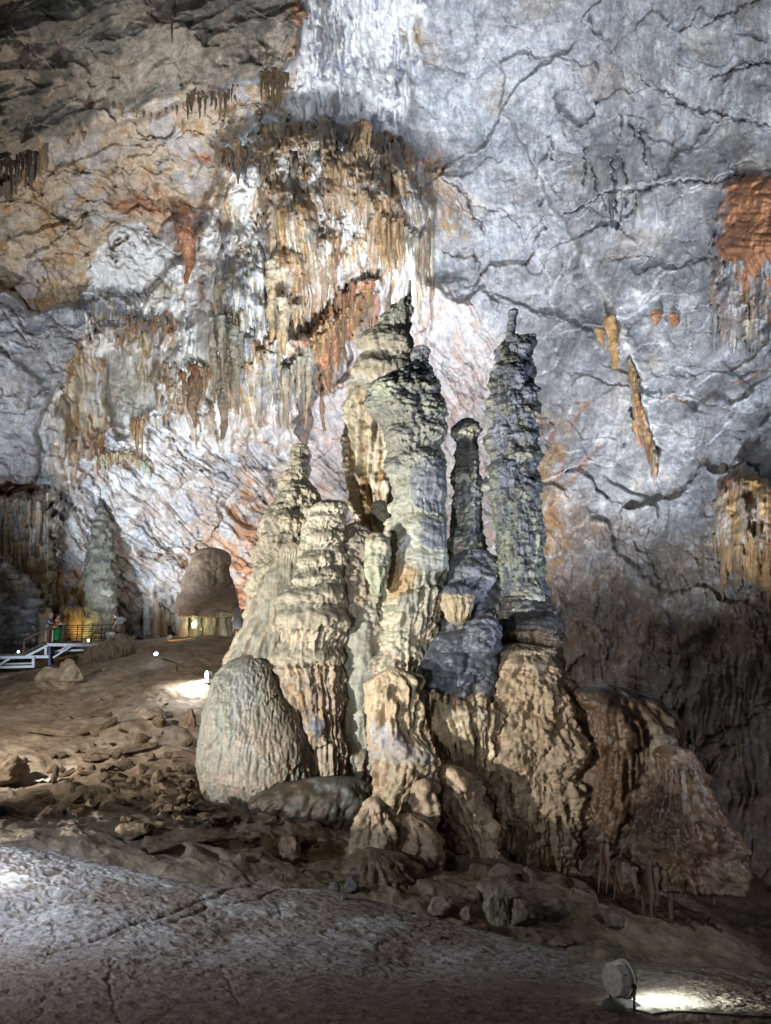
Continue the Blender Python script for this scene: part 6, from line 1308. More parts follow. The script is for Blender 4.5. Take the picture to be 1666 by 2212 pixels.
SP = [(-100, 1822, 11.8), (0, 1832, 11.5), (130, 1842, 11.4), (260, 1866, 11.2), (350, 1895, 11.1), (430, 1920, 11.1), (560, 1930, 11.3), (690, 1938, 11.5), (830, 1962, 11.4), (1000, 2015, 11), (1120, 2045, 10.8), (1210, 2062, 10.5), (1340, 2085, 9.9), (1666, 2100, 9.2),
      (0, 2010, 8.8), (500, 2040, 8.6), (900, 2090, 8.4), (1300, 2130, 7.6), (1666, 2150, 7.0), (0, 2212, 6.2), (830, 2212, 6.0), (1357, 2186, 6.1), (1500, 2212, 5.7), (1800, 2212, 5.4), (-300, 2212, 6.4), (-300, 1990, 8.8)]
def build_slab():
    ctrl = [tuple(float(q) for q in P(*g)) for g in SP] + [(-8, 14, -2.2), (-3, 14, -2.4), (1, 14, -2.6), (5, 13.4, -2.8), (9, 12.8, -3), (13, 12, -3), (-14, 14, -1.8), (-3, 3, 1.6), (3, 3, 1.6), (0, 1, 2.2), (-9, 3, 1.4), (9, 3, 1.4)]
    na, ny = 1000, 800
    a = np.linspace(-.9, .95, na).astype(F4); y = np.geomspace(3.2, 14.0, ny).astype(F4)[::-1]
    A, Yy = np.meshgrid(a, y); X = A * Yy
    Z = rbf(ctrl, X, Yy, 1, 1, .05)
    wx = fbm2(X / 1.2, Yy / 1.2, 4, 503); wy = fbm2(X / 1.2, Yy / 1.2, 4, 507)
    H = .035 * fbm2(X / 1.6, Yy / 1.6, 4, 511)
    c, s = math.cos(-.28), math.sin(-.28); u = X * c + Yy * s; v = -X * s + Yy * c
    pit = fbm2((u + .2 * wx) / .20, (v + .2 * wy) / .125, 4, 521, .6)
    pit2 = fbm2((u + .1 * wx) / .075, (v + .1 * wy) / .05, 3, 525, .6)
    H += -.015 * sstep(.05, .4, pit) - .008 * sstep(.1, .4, pit2) + .006 * pit + .004 * pit2 + .004 * fbm2(X / .03, Yy / .03, 2, 531)
    w2 = wor2((u + .1 * wx) / .2, (v + .1 * wy) / .13, 541); H -= .014 * np.clip(1 - w2[0] / .35, 0, 1)
    K = np.zeros(X.shape + (4,), F4); K[..., :3] = np.array((.36, .34, .345))
    def lay(cc, m): K[..., :3] += (np.asarray(cc, F4) - K[..., :3]) * np.clip(m, 0, 1)[..., None]
    n1 = fbm2(X / .9, Yy / .9, 5, 551, .6); n2_ = fbm2(X / 2.8, Yy / 2.8, 4, 555)
    lay(np.array((.26, .215, .18)), sstep(-.05, .4, n2_ + .4 * n1) * .75); lay(np.array((.15, .105, .075)), sstep(.05, .45, pit) * .7); lay(np.array((.16, .115, .085)), sstep(.15, .5, pit2) * .65)
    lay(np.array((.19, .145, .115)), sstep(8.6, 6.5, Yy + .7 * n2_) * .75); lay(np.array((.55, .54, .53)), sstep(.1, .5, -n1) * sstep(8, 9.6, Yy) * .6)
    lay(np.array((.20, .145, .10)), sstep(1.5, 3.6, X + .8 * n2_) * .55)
    # long joints
    def joint(pts, w, d):
        nonlocal H
        # the joints are drawn where they cross the slab: sight line to slab level
        pp = []
        for px, py in pts:
            lo, hi = 3.5, 13.5
            for _ in range(30):
                m = (lo + hi) / 2; x_, y_, z_ = P(px, py, m)
                if z_ > float(rbf(ctrl, np.array([x_]), np.array([y_]), 1, 1, .05)[0]): lo = m
                else: hi = m
            pp.append((float(x_), float(y_)))
        dmin = np.full(X.shape, 9.0, F4)
        for (ax, ay), (bx, by) in zip(pp[:-1], pp[1:]):
            ex, ey = bx - ax, by - ay; L = ex * ex + ey * ey + 1e-9
            Xw = X + .10 * wx + .02 * pit2; Yw = Yy + .10 * wy + .02 * pit
            t = np.clip(((Xw - ax) * ex + (Yw - ay) * ey) / L, 0, 1); dmin = np.minimum(dmin, (Xw - ax - t * ex) ** 2 + (Yw - ay - t * ey) ** 2)
        m = np.exp(-dmin / (w * w)); H = H - d * m; lay(np.array((.10, .07, .05)), m * .6 * sstep(-.5, .3, n1))
    joint([(560, 1920), (480, 1935), (390, 1962), (300, 1990), (210, 2025), (100, 2060)], .035, .03)
    joint([(690, 1925), (560, 1945), (450, 1962), (330, 2000)], .028, .022)
    joint([(215, 2075), (240, 2130), (262, 2212)], .014, .018); joint([(110, 1990), (112, 2050), (105, 2080)], .012, .015)
    joint([(470, 2090), (490, 2120), (520, 2160)], .014, .015); joint([(590, 1950), (610, 1980)], .02, .02); joint([(900, 1990), (1050, 2050), (1200, 2120)], .014, .012)
    joint([(0, 2085), (60, 2075), (200, 2040)], .014, .012)
    K[..., :3] *= (1 + .22 * fbm2(X / .11, Yy / .11, 4, 561, .65))[..., None]
    K[..., 3] = .1
    Zf = Z + H
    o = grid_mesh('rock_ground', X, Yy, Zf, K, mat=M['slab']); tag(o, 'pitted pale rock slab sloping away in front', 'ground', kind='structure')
    la = np.log(y[::-1]); Zr = Zf[::-1]
    def fz(x, yy):
        i = np.interp(x / yy, a, np.arange(na)); j = np.interp(math.log(yy), la, np.arange(ny))
        i0, j0 = min(int(i), na - 2), min(int(j), ny - 2); fi, fj = i - i0, j - j0
        return float((Zr[j0, i0] * (1 - fi) + Zr[j0, i0 + 1] * fi) * (1 - fj) + (Zr[j0 + 1, i0] * (1 - fi) + Zr[j0 + 1, i0 + 1] * fi) * fj)
    return fz

def hit(px, py, y0=3.4, y1=58):
    """where the sight line (px, py) meets the ground or the slab"""
    for Yq in np.geomspace(y0, y1, 700):
        x, y, z = (float(q) for q in P(px, py, float(Yq)))
        g = floor_z(x, y) if y > 9.05 else -9
        if y < 13.9: g = max(g, slab_z(x, y))
        if z <= g: return Vector((x, y, g))
    return PV(px, py, y1)

# ------------------------------------------------------------------ loose rock
def rock_bm(seed, sub=4, cuts=9, rough=.10, squash=(1, 1, 1), layered=0.0):
    rg = np.random.RandomState(seed)
    bm = bmesh.new(); bmesh.ops.create_icosphere(bm, subdivisions=sub, radius=1)
    co = np.array([v.co[:] for v in bm.verts])
    for i in range(cuts):
        d = rg.normal(size=3); d /= np.linalg.norm(d); h = rg.uniform(.5, .85)
        k = co @ d; co -= np.clip(k - h, 0, None)[:, None] * d * .93
    nv = co / np.linalg.norm(co, axis=1)[:, None]
    s = rg.uniform(0, 90)
    n = fbm3(co[:, 0] * 1.8 + s, co[:, 1] * 1.8, co[:, 2] * 1.8, 5, seed % 50, .55)
    co += nv * (rough * n)[:, None]
    if layered:
        t = co[:, 2] * 7 + n; co += nv * (layered * ((t - np.floor(t)) ** 2 - .3))[:, None] * np.array((1, 1, .2))
    co *= np.array(squash)
    for v, c in zip(bm.verts, co): v.co = c
    return bm, co
def rock(name, label, pos, size, seed, col, squash=(1, 1, .7), rot=(0, 0, 0), group=None, cat='rock', sub=4, mat=None, rough=.12, layered=0.0, sink=.35, mesh=None):
    if mesh is None:
        bm, co = rock_bm(seed, sub, squash=squash, rough=rough, layered=layered)
        me = bpy.data.meshes.new(name); bm.to_mesh(me); bm.free()
        me.polygons.foreach_set('use_smooth', np.ones(len(me.polygons), bool))
        n = fbm3(co[:, 0] * 2 + seed, co[:, 1] * 2, co[:, 2] * 2, 4, 7, .6)
        set_col(me, np.clip(np.asarray(col)[None] * (1 + .45 * n)[:, None], 0, 1)); me.materials.append(mat or M['mudrock'])
    else: me = mesh
    o = bpy.data.objects.new(name, me); C.objects.link(o)
    o.scale = (size,) * 3; o.rotation_euler = rot; o.location = (pos[0], pos[1], pos[2] + size * squash[2] * (1 - sink))
    return tag(o, label, cat, group)

def build_rubble():
    rg = random.Random(21)
    # the row of boulders at the foot of the big column
    for k, (px, py, w, col, sq, lab) in enumerate((
        (955, 1960, 42, TAN * .75, (1, .8, .5), 'smooth pale boulder lying at the edge of the slab, furthest left of the boulder row'),
        (1030, 1938, 30, TAN * .55, (1, .9, .55), 'low brown boulder behind the smooth pale one'),
        (1085, 1925, 58, TAN * .6, (1, .8, .55), 'large rounded brown boulder under the massive column'),
        (1075, 1985, 40, CREAM * .5, (.8, .7, 1.0), 'upright fluted cream block standing before the brown boulders'),
        (1135, 1985, 38, TAN * .5, (1, .9, .8), 'dark lumpy boulder right of the fluted cream block'),
        (1010, 1985, 22, TAN * .55, (.9, .9, .9), 'small brown stone left of the fluted cream block'),
        (1190, 1970, 44, TAN * .4, (1, .9, .5), 'dim flat boulder at the right end of the boulder row'),
        (1210, 2045, 22, TAN * .6, (1.2, .8, .5), 'pair-topped stone on the slab edge right of the boulders'),
        (1300, 2060, 46, TAN * .5, (1.5, .8, .35), 'flat broken plate of rock on the slab edge at the right'),
        (1320, 1985, 34, TAN * .35, (1, .8, .6), 'dark stone in the shade under the wet brown bells'),
        (1080, 1895, 22, TAN * .65, (1, .9, .8), 'small tan stone wedged under the massive column'),
        (1140, 1900, 16, TAN * .6, (.8, .8, 1.1), 'egg-shaped tan stone under the massive column'),
        (760, 1925, 17, PINK * .32, (.9, .8, 1), 'pinkish stone leaning beside the dark crumbly mass'),
        (722, 1922, 13, PINK * .34, (.9, .8, .9), 'pale pink stone left of the leaning pinkish stone'),
        (745, 1940, 10, PINK * .36, (1.1, .8, .6), 'small flat stone before the two pinkish stones'))):
        p = hit(px, py + w * .3); s = w * px_m(p.y)
        rock('boulder', lab, p, s, 600 + k, col, sq, (0, 0, rg.uniform(0, 6)), cat='boulder', rough=.14, sub=5, sink=.45, layered=.05 if k == 3 else 0)
    # rubble in the gully: split slabs and shards
    kinds = []
    for k in range(10):
        sq = [(1, .6, .3), (1.2, .45, .28), (.9, .7, .5), (1.3, .5, .2), (.8, .8, .6)][k % 5]
        bm, co = rock_bm(700 + k, 4, 16, .06, sq, .04); me = bpy.data.meshes.new('rock'); bm.to_mesh(me); bm.free()
        n = fbm3(co[:, 0] * 2 + k, co[:, 1] * 2, co[:, 2] * 2, 4, 7, .6); set_col(me, np.clip((MUD * (.42 + .05 * k))[None] * (1 + .5 * n)[:, None], 0, 1)); me.materials.append(M['mudrock']); kinds.append(me)
    places = []
    for i in range(150):
        t = rg.random()
        x = 130 + 400 * t + rg.gauss(0, 45); y = 1600 + 215 * t ** .9 + rg.gauss(0, 38) * (1.15 - .5 * t) + (40 if x < 200 else 0)
        if rg.random() < .3: x, y = rg.gauss(390, 40), rg.gauss(1690, 45)
        if y < 1560 or y > 1835 or x < 20 or (x > 425 and y < 1745): continue
        places.append((x, y, rg.uniform(7, 21)))
    for i in range(26): places.append((rg.uniform(120, 430), rg.uniform(1500, 1640), rg.uniform(4, 10)))
    for i in range(24): places.append((rg.uniform(520, 740), rg.uniform(1820, 1905), rg.uniform(4, 9)))
    for i in range(26): places.append((rg.uniform(880, 1240), 1955 + rg.uniform(0, 80), rg.uniform(4, 9)))
    for i, (x, y, w) in enumerate(places):
        p = hit(x, y); s = w * px_m(p.y)
        o = rock('rubble_rock', 'rough brown fragment in the rubble strewn over the gully and slopes', p, s, 0, None, (1, 1, .4), (rg.gauss(0, .4), rg.gauss(0, .4), rg.uniform(0, 6.3)), group='broken rock fragments scattered over the cave floor', cat='rock', mesh=kinds[i % 10])
        o.scale = (s * rg.uniform(.8, 1.3), s * rg.uniform(.8, 1.2), s * rg.uniform(.8, 1.3))
    for k, (px, py, w, col, sq, rot, lab) in enumerate((
        (625, 1855, 38, MUD * 1.1, (1, .8, .8), (.2, .3, 1), 'big jagged brown block with a hole beside it, alone on the mud'),
        (668, 1838, 20, MUD * .45, (.5, .5, 1.3), (.3, .9, .4), 'dark splinter leaning on the big jagged block'),
        (635, 1818, 16, MUD * .4, (.8, .8, .8), (0, .3, 0), 'dark lump on top of the big jagged block'),
        (325, 1545, 34, TAN * .8, (1.3, .7, .4), (.3, .2, -.5), 'pale wedge of rock lying on the slope, tilted up'),
        (345, 1568, 22, MUD * .9, (.8, .7, .6), (.3, .5, 1), 'brown block just below the pale wedge'),
        (412, 1565, 22, MUD * 1.1, (.6, .5, 1.1), (0, .1, 0), 'upright brown block against the smooth dome'),
        (118, 1690, 16, MUD * .6, (.6, .6, 1.3), (0, .1, 0), 'dark square stump of rock beside the white scrap'),
        (15, 1690, 46, MUD * .8, (1, .8, .9), (0, 0, 1), 'round brown boulder cut by the left edge'),
        (265, 1620, 40, MUD * .8, (1.8, .5, .18), (.1, -.15, .45), 'long ribbed slab lying across the slope'),
        (430, 1810, 46, MUD * .6, (1.7, .6, .35), (.1, 0, .1), 'long layered slab in the bottom of the gully'),
        (300, 1800, 40, MUD * .75, (1.2, .6, .5), (.1, .1, .7), 'brown block at the near edge of the gully'),
        (345, 1835, 34, MUD * .8, (1.2, .6, .4), (.1, .1, .5), 'flat block at the near edge of the gully, right of the brown block'),
        (110, 1580, 42, MUD * .8, (1.5, .6, .2), (0, .1, .2), 'low mud-covered boulder on the left slope'),
        (215, 1640, 32, MUD * .8, (1.2, .7, .3), (0, .1, .9), 'mud-brown boulder in the middle of the left slope'))):
        p = hit(px, py + w * .2); rock('boulder', lab, p, w * px_m(p.y), 640 + k, col, sq, rot, cat='boulder', sub=5, rough=.15, layered=.06 if 'slab' in lab or 'block' in lab else 0)
    # boulder with a stump on the slope, left
    p = hit(118, 1490); rock('boulder', 'big pale boulder with a knobbly stump on top, on the slope below the walkway', p, 38 * px_m(p.y), 660, TAN * .85, (1, .8, .85), (0, .1, .5), cat='boulder', sub=5, rough=.1)
    T = Tube([(1422, 142, 156), (1432, 132, 162), (1445, 126, 168), (1458, 122, 172), (1470, 118, 176)], float(p.y) - .2, asp=.8, res=.035, topcap=.3, seed=91); T.color(TAN * .7); T.drips(16, 126, 168, 1442, 1452, (8, 18), (2, 4), (3, 6), [CREAM * .6, TAN * .7]); T.rough(.12, 2, pop=.08, pf=4)
    T.build('stalagmite_stump', 'knobbly brown stump standing on the big pale boulder', 'stalagmite', M['drip'])
    T = Tube([(1442, 222, 230), (1455, 214, 232), (1475, 206, 236), (1492, 200, 240)], 32.0, asp=.8, res=.035, topcap=.3, seed=92); T.color(TAN * .6); T.rough(.12, 2, pop=.06, pf=4, flute=.04, ff=5); T.build('stalagmite_stump', 'small brown stump just under the fallen column', 'stalagmite', M['drip'])

def build_fallen():
    """the toppled column: ribs along its back, a beard of old drips along its side"""
    p0 = hit(205, 1440); p1 = hit(285, 1392); p0.z += .3; p1 = PV(284, 1390, 38.2); p0 = PV(172, 1434, 36.4)
    ax = p1 - p0; L = ax.length; n, m = 130, 190
    t = np.linspace(0, 1, n); th = np.linspace(-np.pi, np.pi, m, endpoint=False); TT, TH = np.meshgrid(t, th, indexing='ij')
    r = np.interp(t, [0, .03, .1, .3, .6, .85, .97, 1], [.02, .26, .36, .46, .56, .60, .42, .02])[:, None]
    d = ax.normalized(); side = d.cross(Vector((0, 0, 1))).normalized(); up = side.cross(d)
    ribs = .06 * (1 - 2 * np.abs(n2(TH * 4, TT * 1.2, 5))) ; beard = .12 * (1 - 2 * np.abs(n2(TT * 26, TH * .9, 9))) + .05 * n2(TT * 60, TH * 5, 3)
    # facing the viewer's lower right: the beard
    mk = sstep(-.1, .25, np.sin(TH + .5))
    R = r + (ribs * (1 - mk) + beard * mk) * np.minimum(1, r / .3) + .08 * fbm2(TT * 6, TH * 1.2, 3, 11)
    R[:, 0] = R[:, 0]
    cx, sx = np.cos(TH) * R, np.sin(TH) * R
    XYZ = [p0[i] + ax[i] * TT + up[i] * cx + side[i] * sx for i in range(3)]
    K = np.zeros(TT.shape + (4,), F4); K[..., :3] = TAN * .5; mm = mk[..., None]; K[..., :3] = K[..., :3] * (1 - mm) + TAN * .62 * mm; K[..., :3] *= (1 + .3 * n2(TT * 30, TH * 6, 4))[..., None]
    o = grid_mesh('fallen_column', *XYZ, K, wrap=True, mat=M['drip']); tag(o, 'toppled tan column lying on the slope, bearded with old drips along its side', 'stalagmite')
# ================================================================== walkway, people, lamps
def mesh_obj(name, bm, mat, parent=None, smooth=False, label=None):
    me = bpy.data.meshes.new(name); bm.normal_update(); bm.to_mesh(me); bm.free()
    if smooth: me.polygons.foreach_set('use_smooth', np.ones(len(me.polygons), bool))
    me.materials.append(mat)
    o = bpy.data.objects.new(name, me); C.objects.link(o)
    if parent is not None:
        o.parent = parent; o.matrix_parent_inverse = parent.matrix_basis.inverted()
    if label: o['label'] = label
    return o
def bar(bm, a, b, w, h=None):
    """a square bar from a to b"""
    a, b = Vector(a), Vector(b); h = h or w; d = b - a; L = d.length
    r = bmesh.ops.create_cube(bm, size=1); vs = r['verts']
    bmesh.ops.scale(bm, vec=(w, h, L), verts=vs)
    q = d.to_track_quat('Z', 'Y').to_matrix().to_4x4()
    if abs(d.normalized().z) < .9:                                   # keep the bar's top face level
        zax = d.normalized(); xax = zax.cross(Vector((0, 0, 1))).normalized(); yax = zax.cross(xax)
        q = Matrix((xax, yax, zax)).transposed().to_4x4()
    bmesh.ops.transform(bm, matrix=Matrix.Translation((a + b) / 2) @ q, verts=vs)
    bmesh.ops.bevel(bm, geom=list({e for v in vs for e in v.link_edges}), offset=min(w, h) * .12, segments=1, affect='EDGES')
def rod(bm, pts, r, seg=8):
    pts = [Vector(p) for p in pts]; rings = []
    for i, p in enumerate(pts):
        d = (pts[min(i + 1, len(pts) - 1)] - pts[max(i - 1, 0)]).normalized(); q = d.to_track_quat('Z', 'Y')
        rings.append([bm.verts.new(p + q @ Vector((r * math.cos(2 * math.pi * k / seg), r * math.sin(2 * math.pi * k / seg), 0))) for k in range(seg)])
    for a, b in zip(rings[:-1], rings[1:]):
        for k in range(seg): bm.faces.new((a[k], a[(k + 1) % seg], b[(k + 1) % seg], b[k]))
    bm.faces.new(rings[0][::-1]); bm.faces.new(rings[-1])
def lathe(bm, prof, seg=24, mat=None):
    """profile of (radius, height) turned about z"""
    rings = []
    for r, z in prof: rings.append([bm.verts.new((r * math.cos(2 * math.pi * k / seg), r * math.sin(2 * math.pi * k / seg), z)) for k in range(seg)])
    fs = []
    for a, b in zip(rings[:-1], rings[1:]):
        for k in range(seg): fs.append(bm.faces.new((a[k], a[(k + 1) % seg], b[(k + 1) % seg], b[k])))
    fs.append(bm.faces.new(rings[0][::-1])); fs.append(bm.faces.new(rings[-1]))
    vs = [v for r in rings for v in r]
    if mat is not None: bmesh.ops.transform(bm, matrix=mat, verts=vs)
    return vs
def skin_mesh(name, verts, edges, radii, mat, parent=None, sub=2, smooth_it=0):
    bm = bmesh.new(); ly = bm.verts.layers.skin.verify()
    vs = [bm.verts.new(v) for v in verts]
    for k, (v, r) in enumerate(zip(vs, radii)):
        v[ly].radius = (r, r) if not isinstance(r, tuple) else r; v[ly].use_root = (k == 0)
    for a, b in edges: bm.edges.new((vs[a], vs[b]))
    me = bpy.data.meshes.new(name); bm.to_mesh(me); bm.free()
    o = bpy.data.objects.new(name, me); C.objects.link(o)
    m = o.modifiers.new('skin', 'SKIN'); m.use_smooth_shade = True; m.branch_smoothing = .6
    s = o.modifiers.new('sub', 'SUBSURF'); s.levels = sub; s.render_levels = sub
    dg = bpy.context.evaluated_depsgraph_get(); ev = o.evaluated_get(dg); me2 = bpy.data.meshes.new_from_object(ev)
    o.modifiers.clear(); o.data = me2; bpy.data.meshes.remove(me)
    o.data.name = name; me2.materials.clear(); me2.materials.append(mat)
    me2.polygons.foreach_set('use_smooth', np.ones(len(me2.polygons), bool))
    if parent is not None: o.parent = parent
    return o

def person(label, pos, yaw, J, mats, hair_mat, top='tee', legs='shorts', H=1.0, hairlong=False, cap=None):
    """a figure facing local +y; J holds the arm poses. mats: skin, shirt, legs, shoes"""
    root = thing('person', label, 'person', pos); root.rotation_euler = (0, 0, yaw); root.scale = (H,) * 3
    skin, shirt, leg, shoe = mats
    lean = J.get('lean', 0.0)                                          # forward shift of the shoulders
    V = []; R = []; E = []
    def add(p, r, par=None):
        V.append(p); R.append(r); i = len(V) - 1
        if par is not None: E.append((par, i))
        return i
    pel = add((0, 0, .93), .125); wa = add((0, lean * .4, 1.08), .115, pel); ch = add((0, lean * .85, 1.28), .135, wa); nb = add((0, lean, 1.43), .07, ch); nk = add((0, lean + .02, 1.49), .052, nb)
    hd = add((0, lean + .05, 1.58), .088, nk); ht = add((0, lean + .045, 1.66), .078, hd); add((0, lean + .135, 1.575), .016, hd)  # nose
    arms = {}
    for s, key in ((-1, 'L'), (1, 'R')):
        hip = add((s * .10, 0, .87), .095, pel); kn = add((s * .115, .02, .48), .058, hip); an = add((s * .12, -.01, .09), .04, kn); add((s * .13, .13, .035), .035, an)
        sh = add((s * .18, lean * .95, 1.39), .062, ch); el = add(J[key][0], .043, sh); wr = add(J[key][1], .030, el)
        d = (Vector(J[key][1]) - Vector(J[key][0])).normalized(); w = Vector(J[key][1]); palm = add(tuple(w + d * .06), .034, wr); arms[key] = (sh, el)
        side = d.cross(Vector((0, 0, 1))); side = side.normalized() if side.length > .1 else Vector((0, 1, 0))
        for k in range(4):
            b = w + d * .10 + side * (.024 * (k - 1.5)); f1 = add(tuple(b), .010, palm); add(tuple(b + d * (.045 - .006 * abs(k - 1.3)) - Vector((0, 0, .014))), .008, f1)
        t = add(tuple(w + d * .05 + side * .05 * s), .010, palm); add(tuple(w + d * .085 + side * .062 * s), .008, t)
    skin_mesh('body', V, E, R, skin, root)
    P_ = [Vector(v) for v in V]
    # clothes: sleeves and legs follow the same joints, a little looser
    cv = [V[0], V[wa], V[ch], (0, lean, 1.41)]; cr = [.145, .138, .152, .085]; ce = [(0, 1), (1, 2), (2, 3)]
    for key in 'LR':
        sh, el = arms[key]
        k = len(cv); cv.append(V[sh]); cr.append(.075); ce.append((2, k))
        if top == 'tee':
            cv.append(tuple(P_[sh].lerp(P_[el], .62))); cr.append(.064); ce.append((k, k + 1))
    skin_mesh('shirt', cv, ce, cr, shirt, root)
    lv = [(0, 0, .97), (0, 0, .90)]; lr = [.135, .135]; le = [(0, 1)]
    for s in (-1, 1):
        k = len(lv); lv += [(s * .10, 0, .85), (s * .112, .015, .52 if legs == 'shorts' else .48)]; lr += [.108, .080 if legs == 'shorts' else .07]; le += [(1, k), (k, k + 1)]
        if legs != 'shorts': lv.append((s * .12, -.01, .10)); lr.append(.058); le.append((k + 1, k + 2))
    skin_mesh(legs, lv, le, lr, leg, root)
    for s in (-1, 1): skin_mesh('shoe', [(s * .12, -.04, .045), (s * .125, .06, .045), (s * .13, .16, .035)], [(0, 1), (1, 2)], [.048, .050, .040], shoe, root, 1)
    hv = [(0, lean + .0, 1.60), (0, lean + .02, 1.675), (0, lean + .075, 1.70)]; hr = [.088, .092, .062]; he = [(0, 1), (1, 2)]
    if hairlong: hv.append((0, lean - .06, 1.48)); hr.append(.06); he.append((0, 3))
    skin_mesh('hair', hv, he, hr, hair_mat, root, 1)
    for s in (-1, 1):
        bm = bmesh.new(); bmesh.ops.create_uvsphere(bm, u_segments=8, v_segments=6, radius=.012); bmesh.ops.translate(bm, vec=(s * .033, lean + .128, 1.60), verts=bm.verts); e = mesh_obj('eye', bm, hair_mat); e.parent = root
        bm = bmesh.new(); bmesh.ops.create_uvsphere(bm, u_segments=8, v_segments=6, radius=.024); bmesh.ops.scale(bm, vec=(.45, .8, 1.2), verts=bm.verts); bmesh.ops.translate(bm, vec=(s * .088, lean + .04, 1.585), verts=bm.verts); e = mesh_obj('ear', bm, skin, smooth=True); e.parent = root
    if cap:
        bm = bmesh.new(); lathe(bm, [(.105, 1.63), (.108, 1.68), (.09, 1.725), (.04, 1.75), (.005, 1.755)], 16, Matrix.Translation((0, lean + .035, 0)))
        bar(bm, (0, lean + .1, 1.645), (0, lean + .22, 1.635), .13, .015); c = mesh_obj('cap', bm, cap, smooth=True); c.parent = root
    return root

def floodlight(label, pos, aim, size, lit, strength, M_, name='floodlight'):
    """round lamp: finned drum, glass, U bracket, foot plate; local z of the drum is the beam"""
    root = thing(name, label, 'floodlight', pos)
    d = (Vector(aim) - (Vector(pos) + Vector((0, 0, size * .75)))).normalized(); c = Vector((0, 0, size * .75))
    q = d.to_track_quat('Z', 'Y').to_matrix().to_4x4()
    T = Matrix.Translation(c) @ q
    r = size * .5
    def add(nm, bm, mat, smooth=False):
        o = mesh_obj(nm, bm, mat, smooth=smooth); o.parent = root; return o
    bm = bmesh.new(); lathe(bm, [(r * .1, -r * .72), (r * .8, -r * .70), (r * .86, -r * .60), (r * .86, -r * .2), (r * .93, -r * .16), (r * .93, r * .02), (r * .88, r * .06), (r * .88, r * .14), (r, r * .18), (r, r * .34), (r * .94, r * .36), (r * .9, r * .30), (r * .1, r * .28)], 40, T)
    h = add('housing', bm, M_['chrome'], True)
    for m in h.data.polygons: m.use_smooth = abs(m.normal.dot(d)) < .9
    bm = bmesh.new(); lathe(bm, [(r * .02, r * .335), (r * .9, r * .335), (r * .86, r * .42), (r * .62, r * .54), (r * .3, r * .60), (r * .02, r * .61)], 32, T); gl = add('glass', bm, lit); gl.parent = h
    bm = bmesh.new()
    for k in range(10):
        a = math.pi * 2 * k / 10; rod(bm, [T @ Vector((r * .87 * math.cos(a), r * .87 * math.sin(a), -r * .6)), T @ Vector((r * .87 * math.cos(a), r * .87 * math.sin(a), -r * .2))], r * .03, 6)
    add('cooling_fin', bm, M_['chrome'])
    side = d.cross(Vector((0, 0, 1))).normalized()
    for s in (-1, 1):
        bm = bmesh.new(); b0 = c + side * s * r * 1.1; bar(bm, b0 + Vector((0, 0, r * .15)), side * s * r * .95 + Vector((0, 0, size * .06)), r * .16, r * .05); rod(bm, [c + side * s * r * .9, c + side * s * r * 1.2], r * .09, 10); add('bracket_arm', bm, M_['steel'])
    bm = bmesh.new(); lathe(bm, [(r * .02, 0), (r * 1.15, 0), (r * 1.15, size * .03), (r * 1.0, size * .06), (r * .02, size * .065)], 32); add('foot_plate', bm, M_['steel'], False)
    return root, Vector(pos) + c + d * r * .8, d

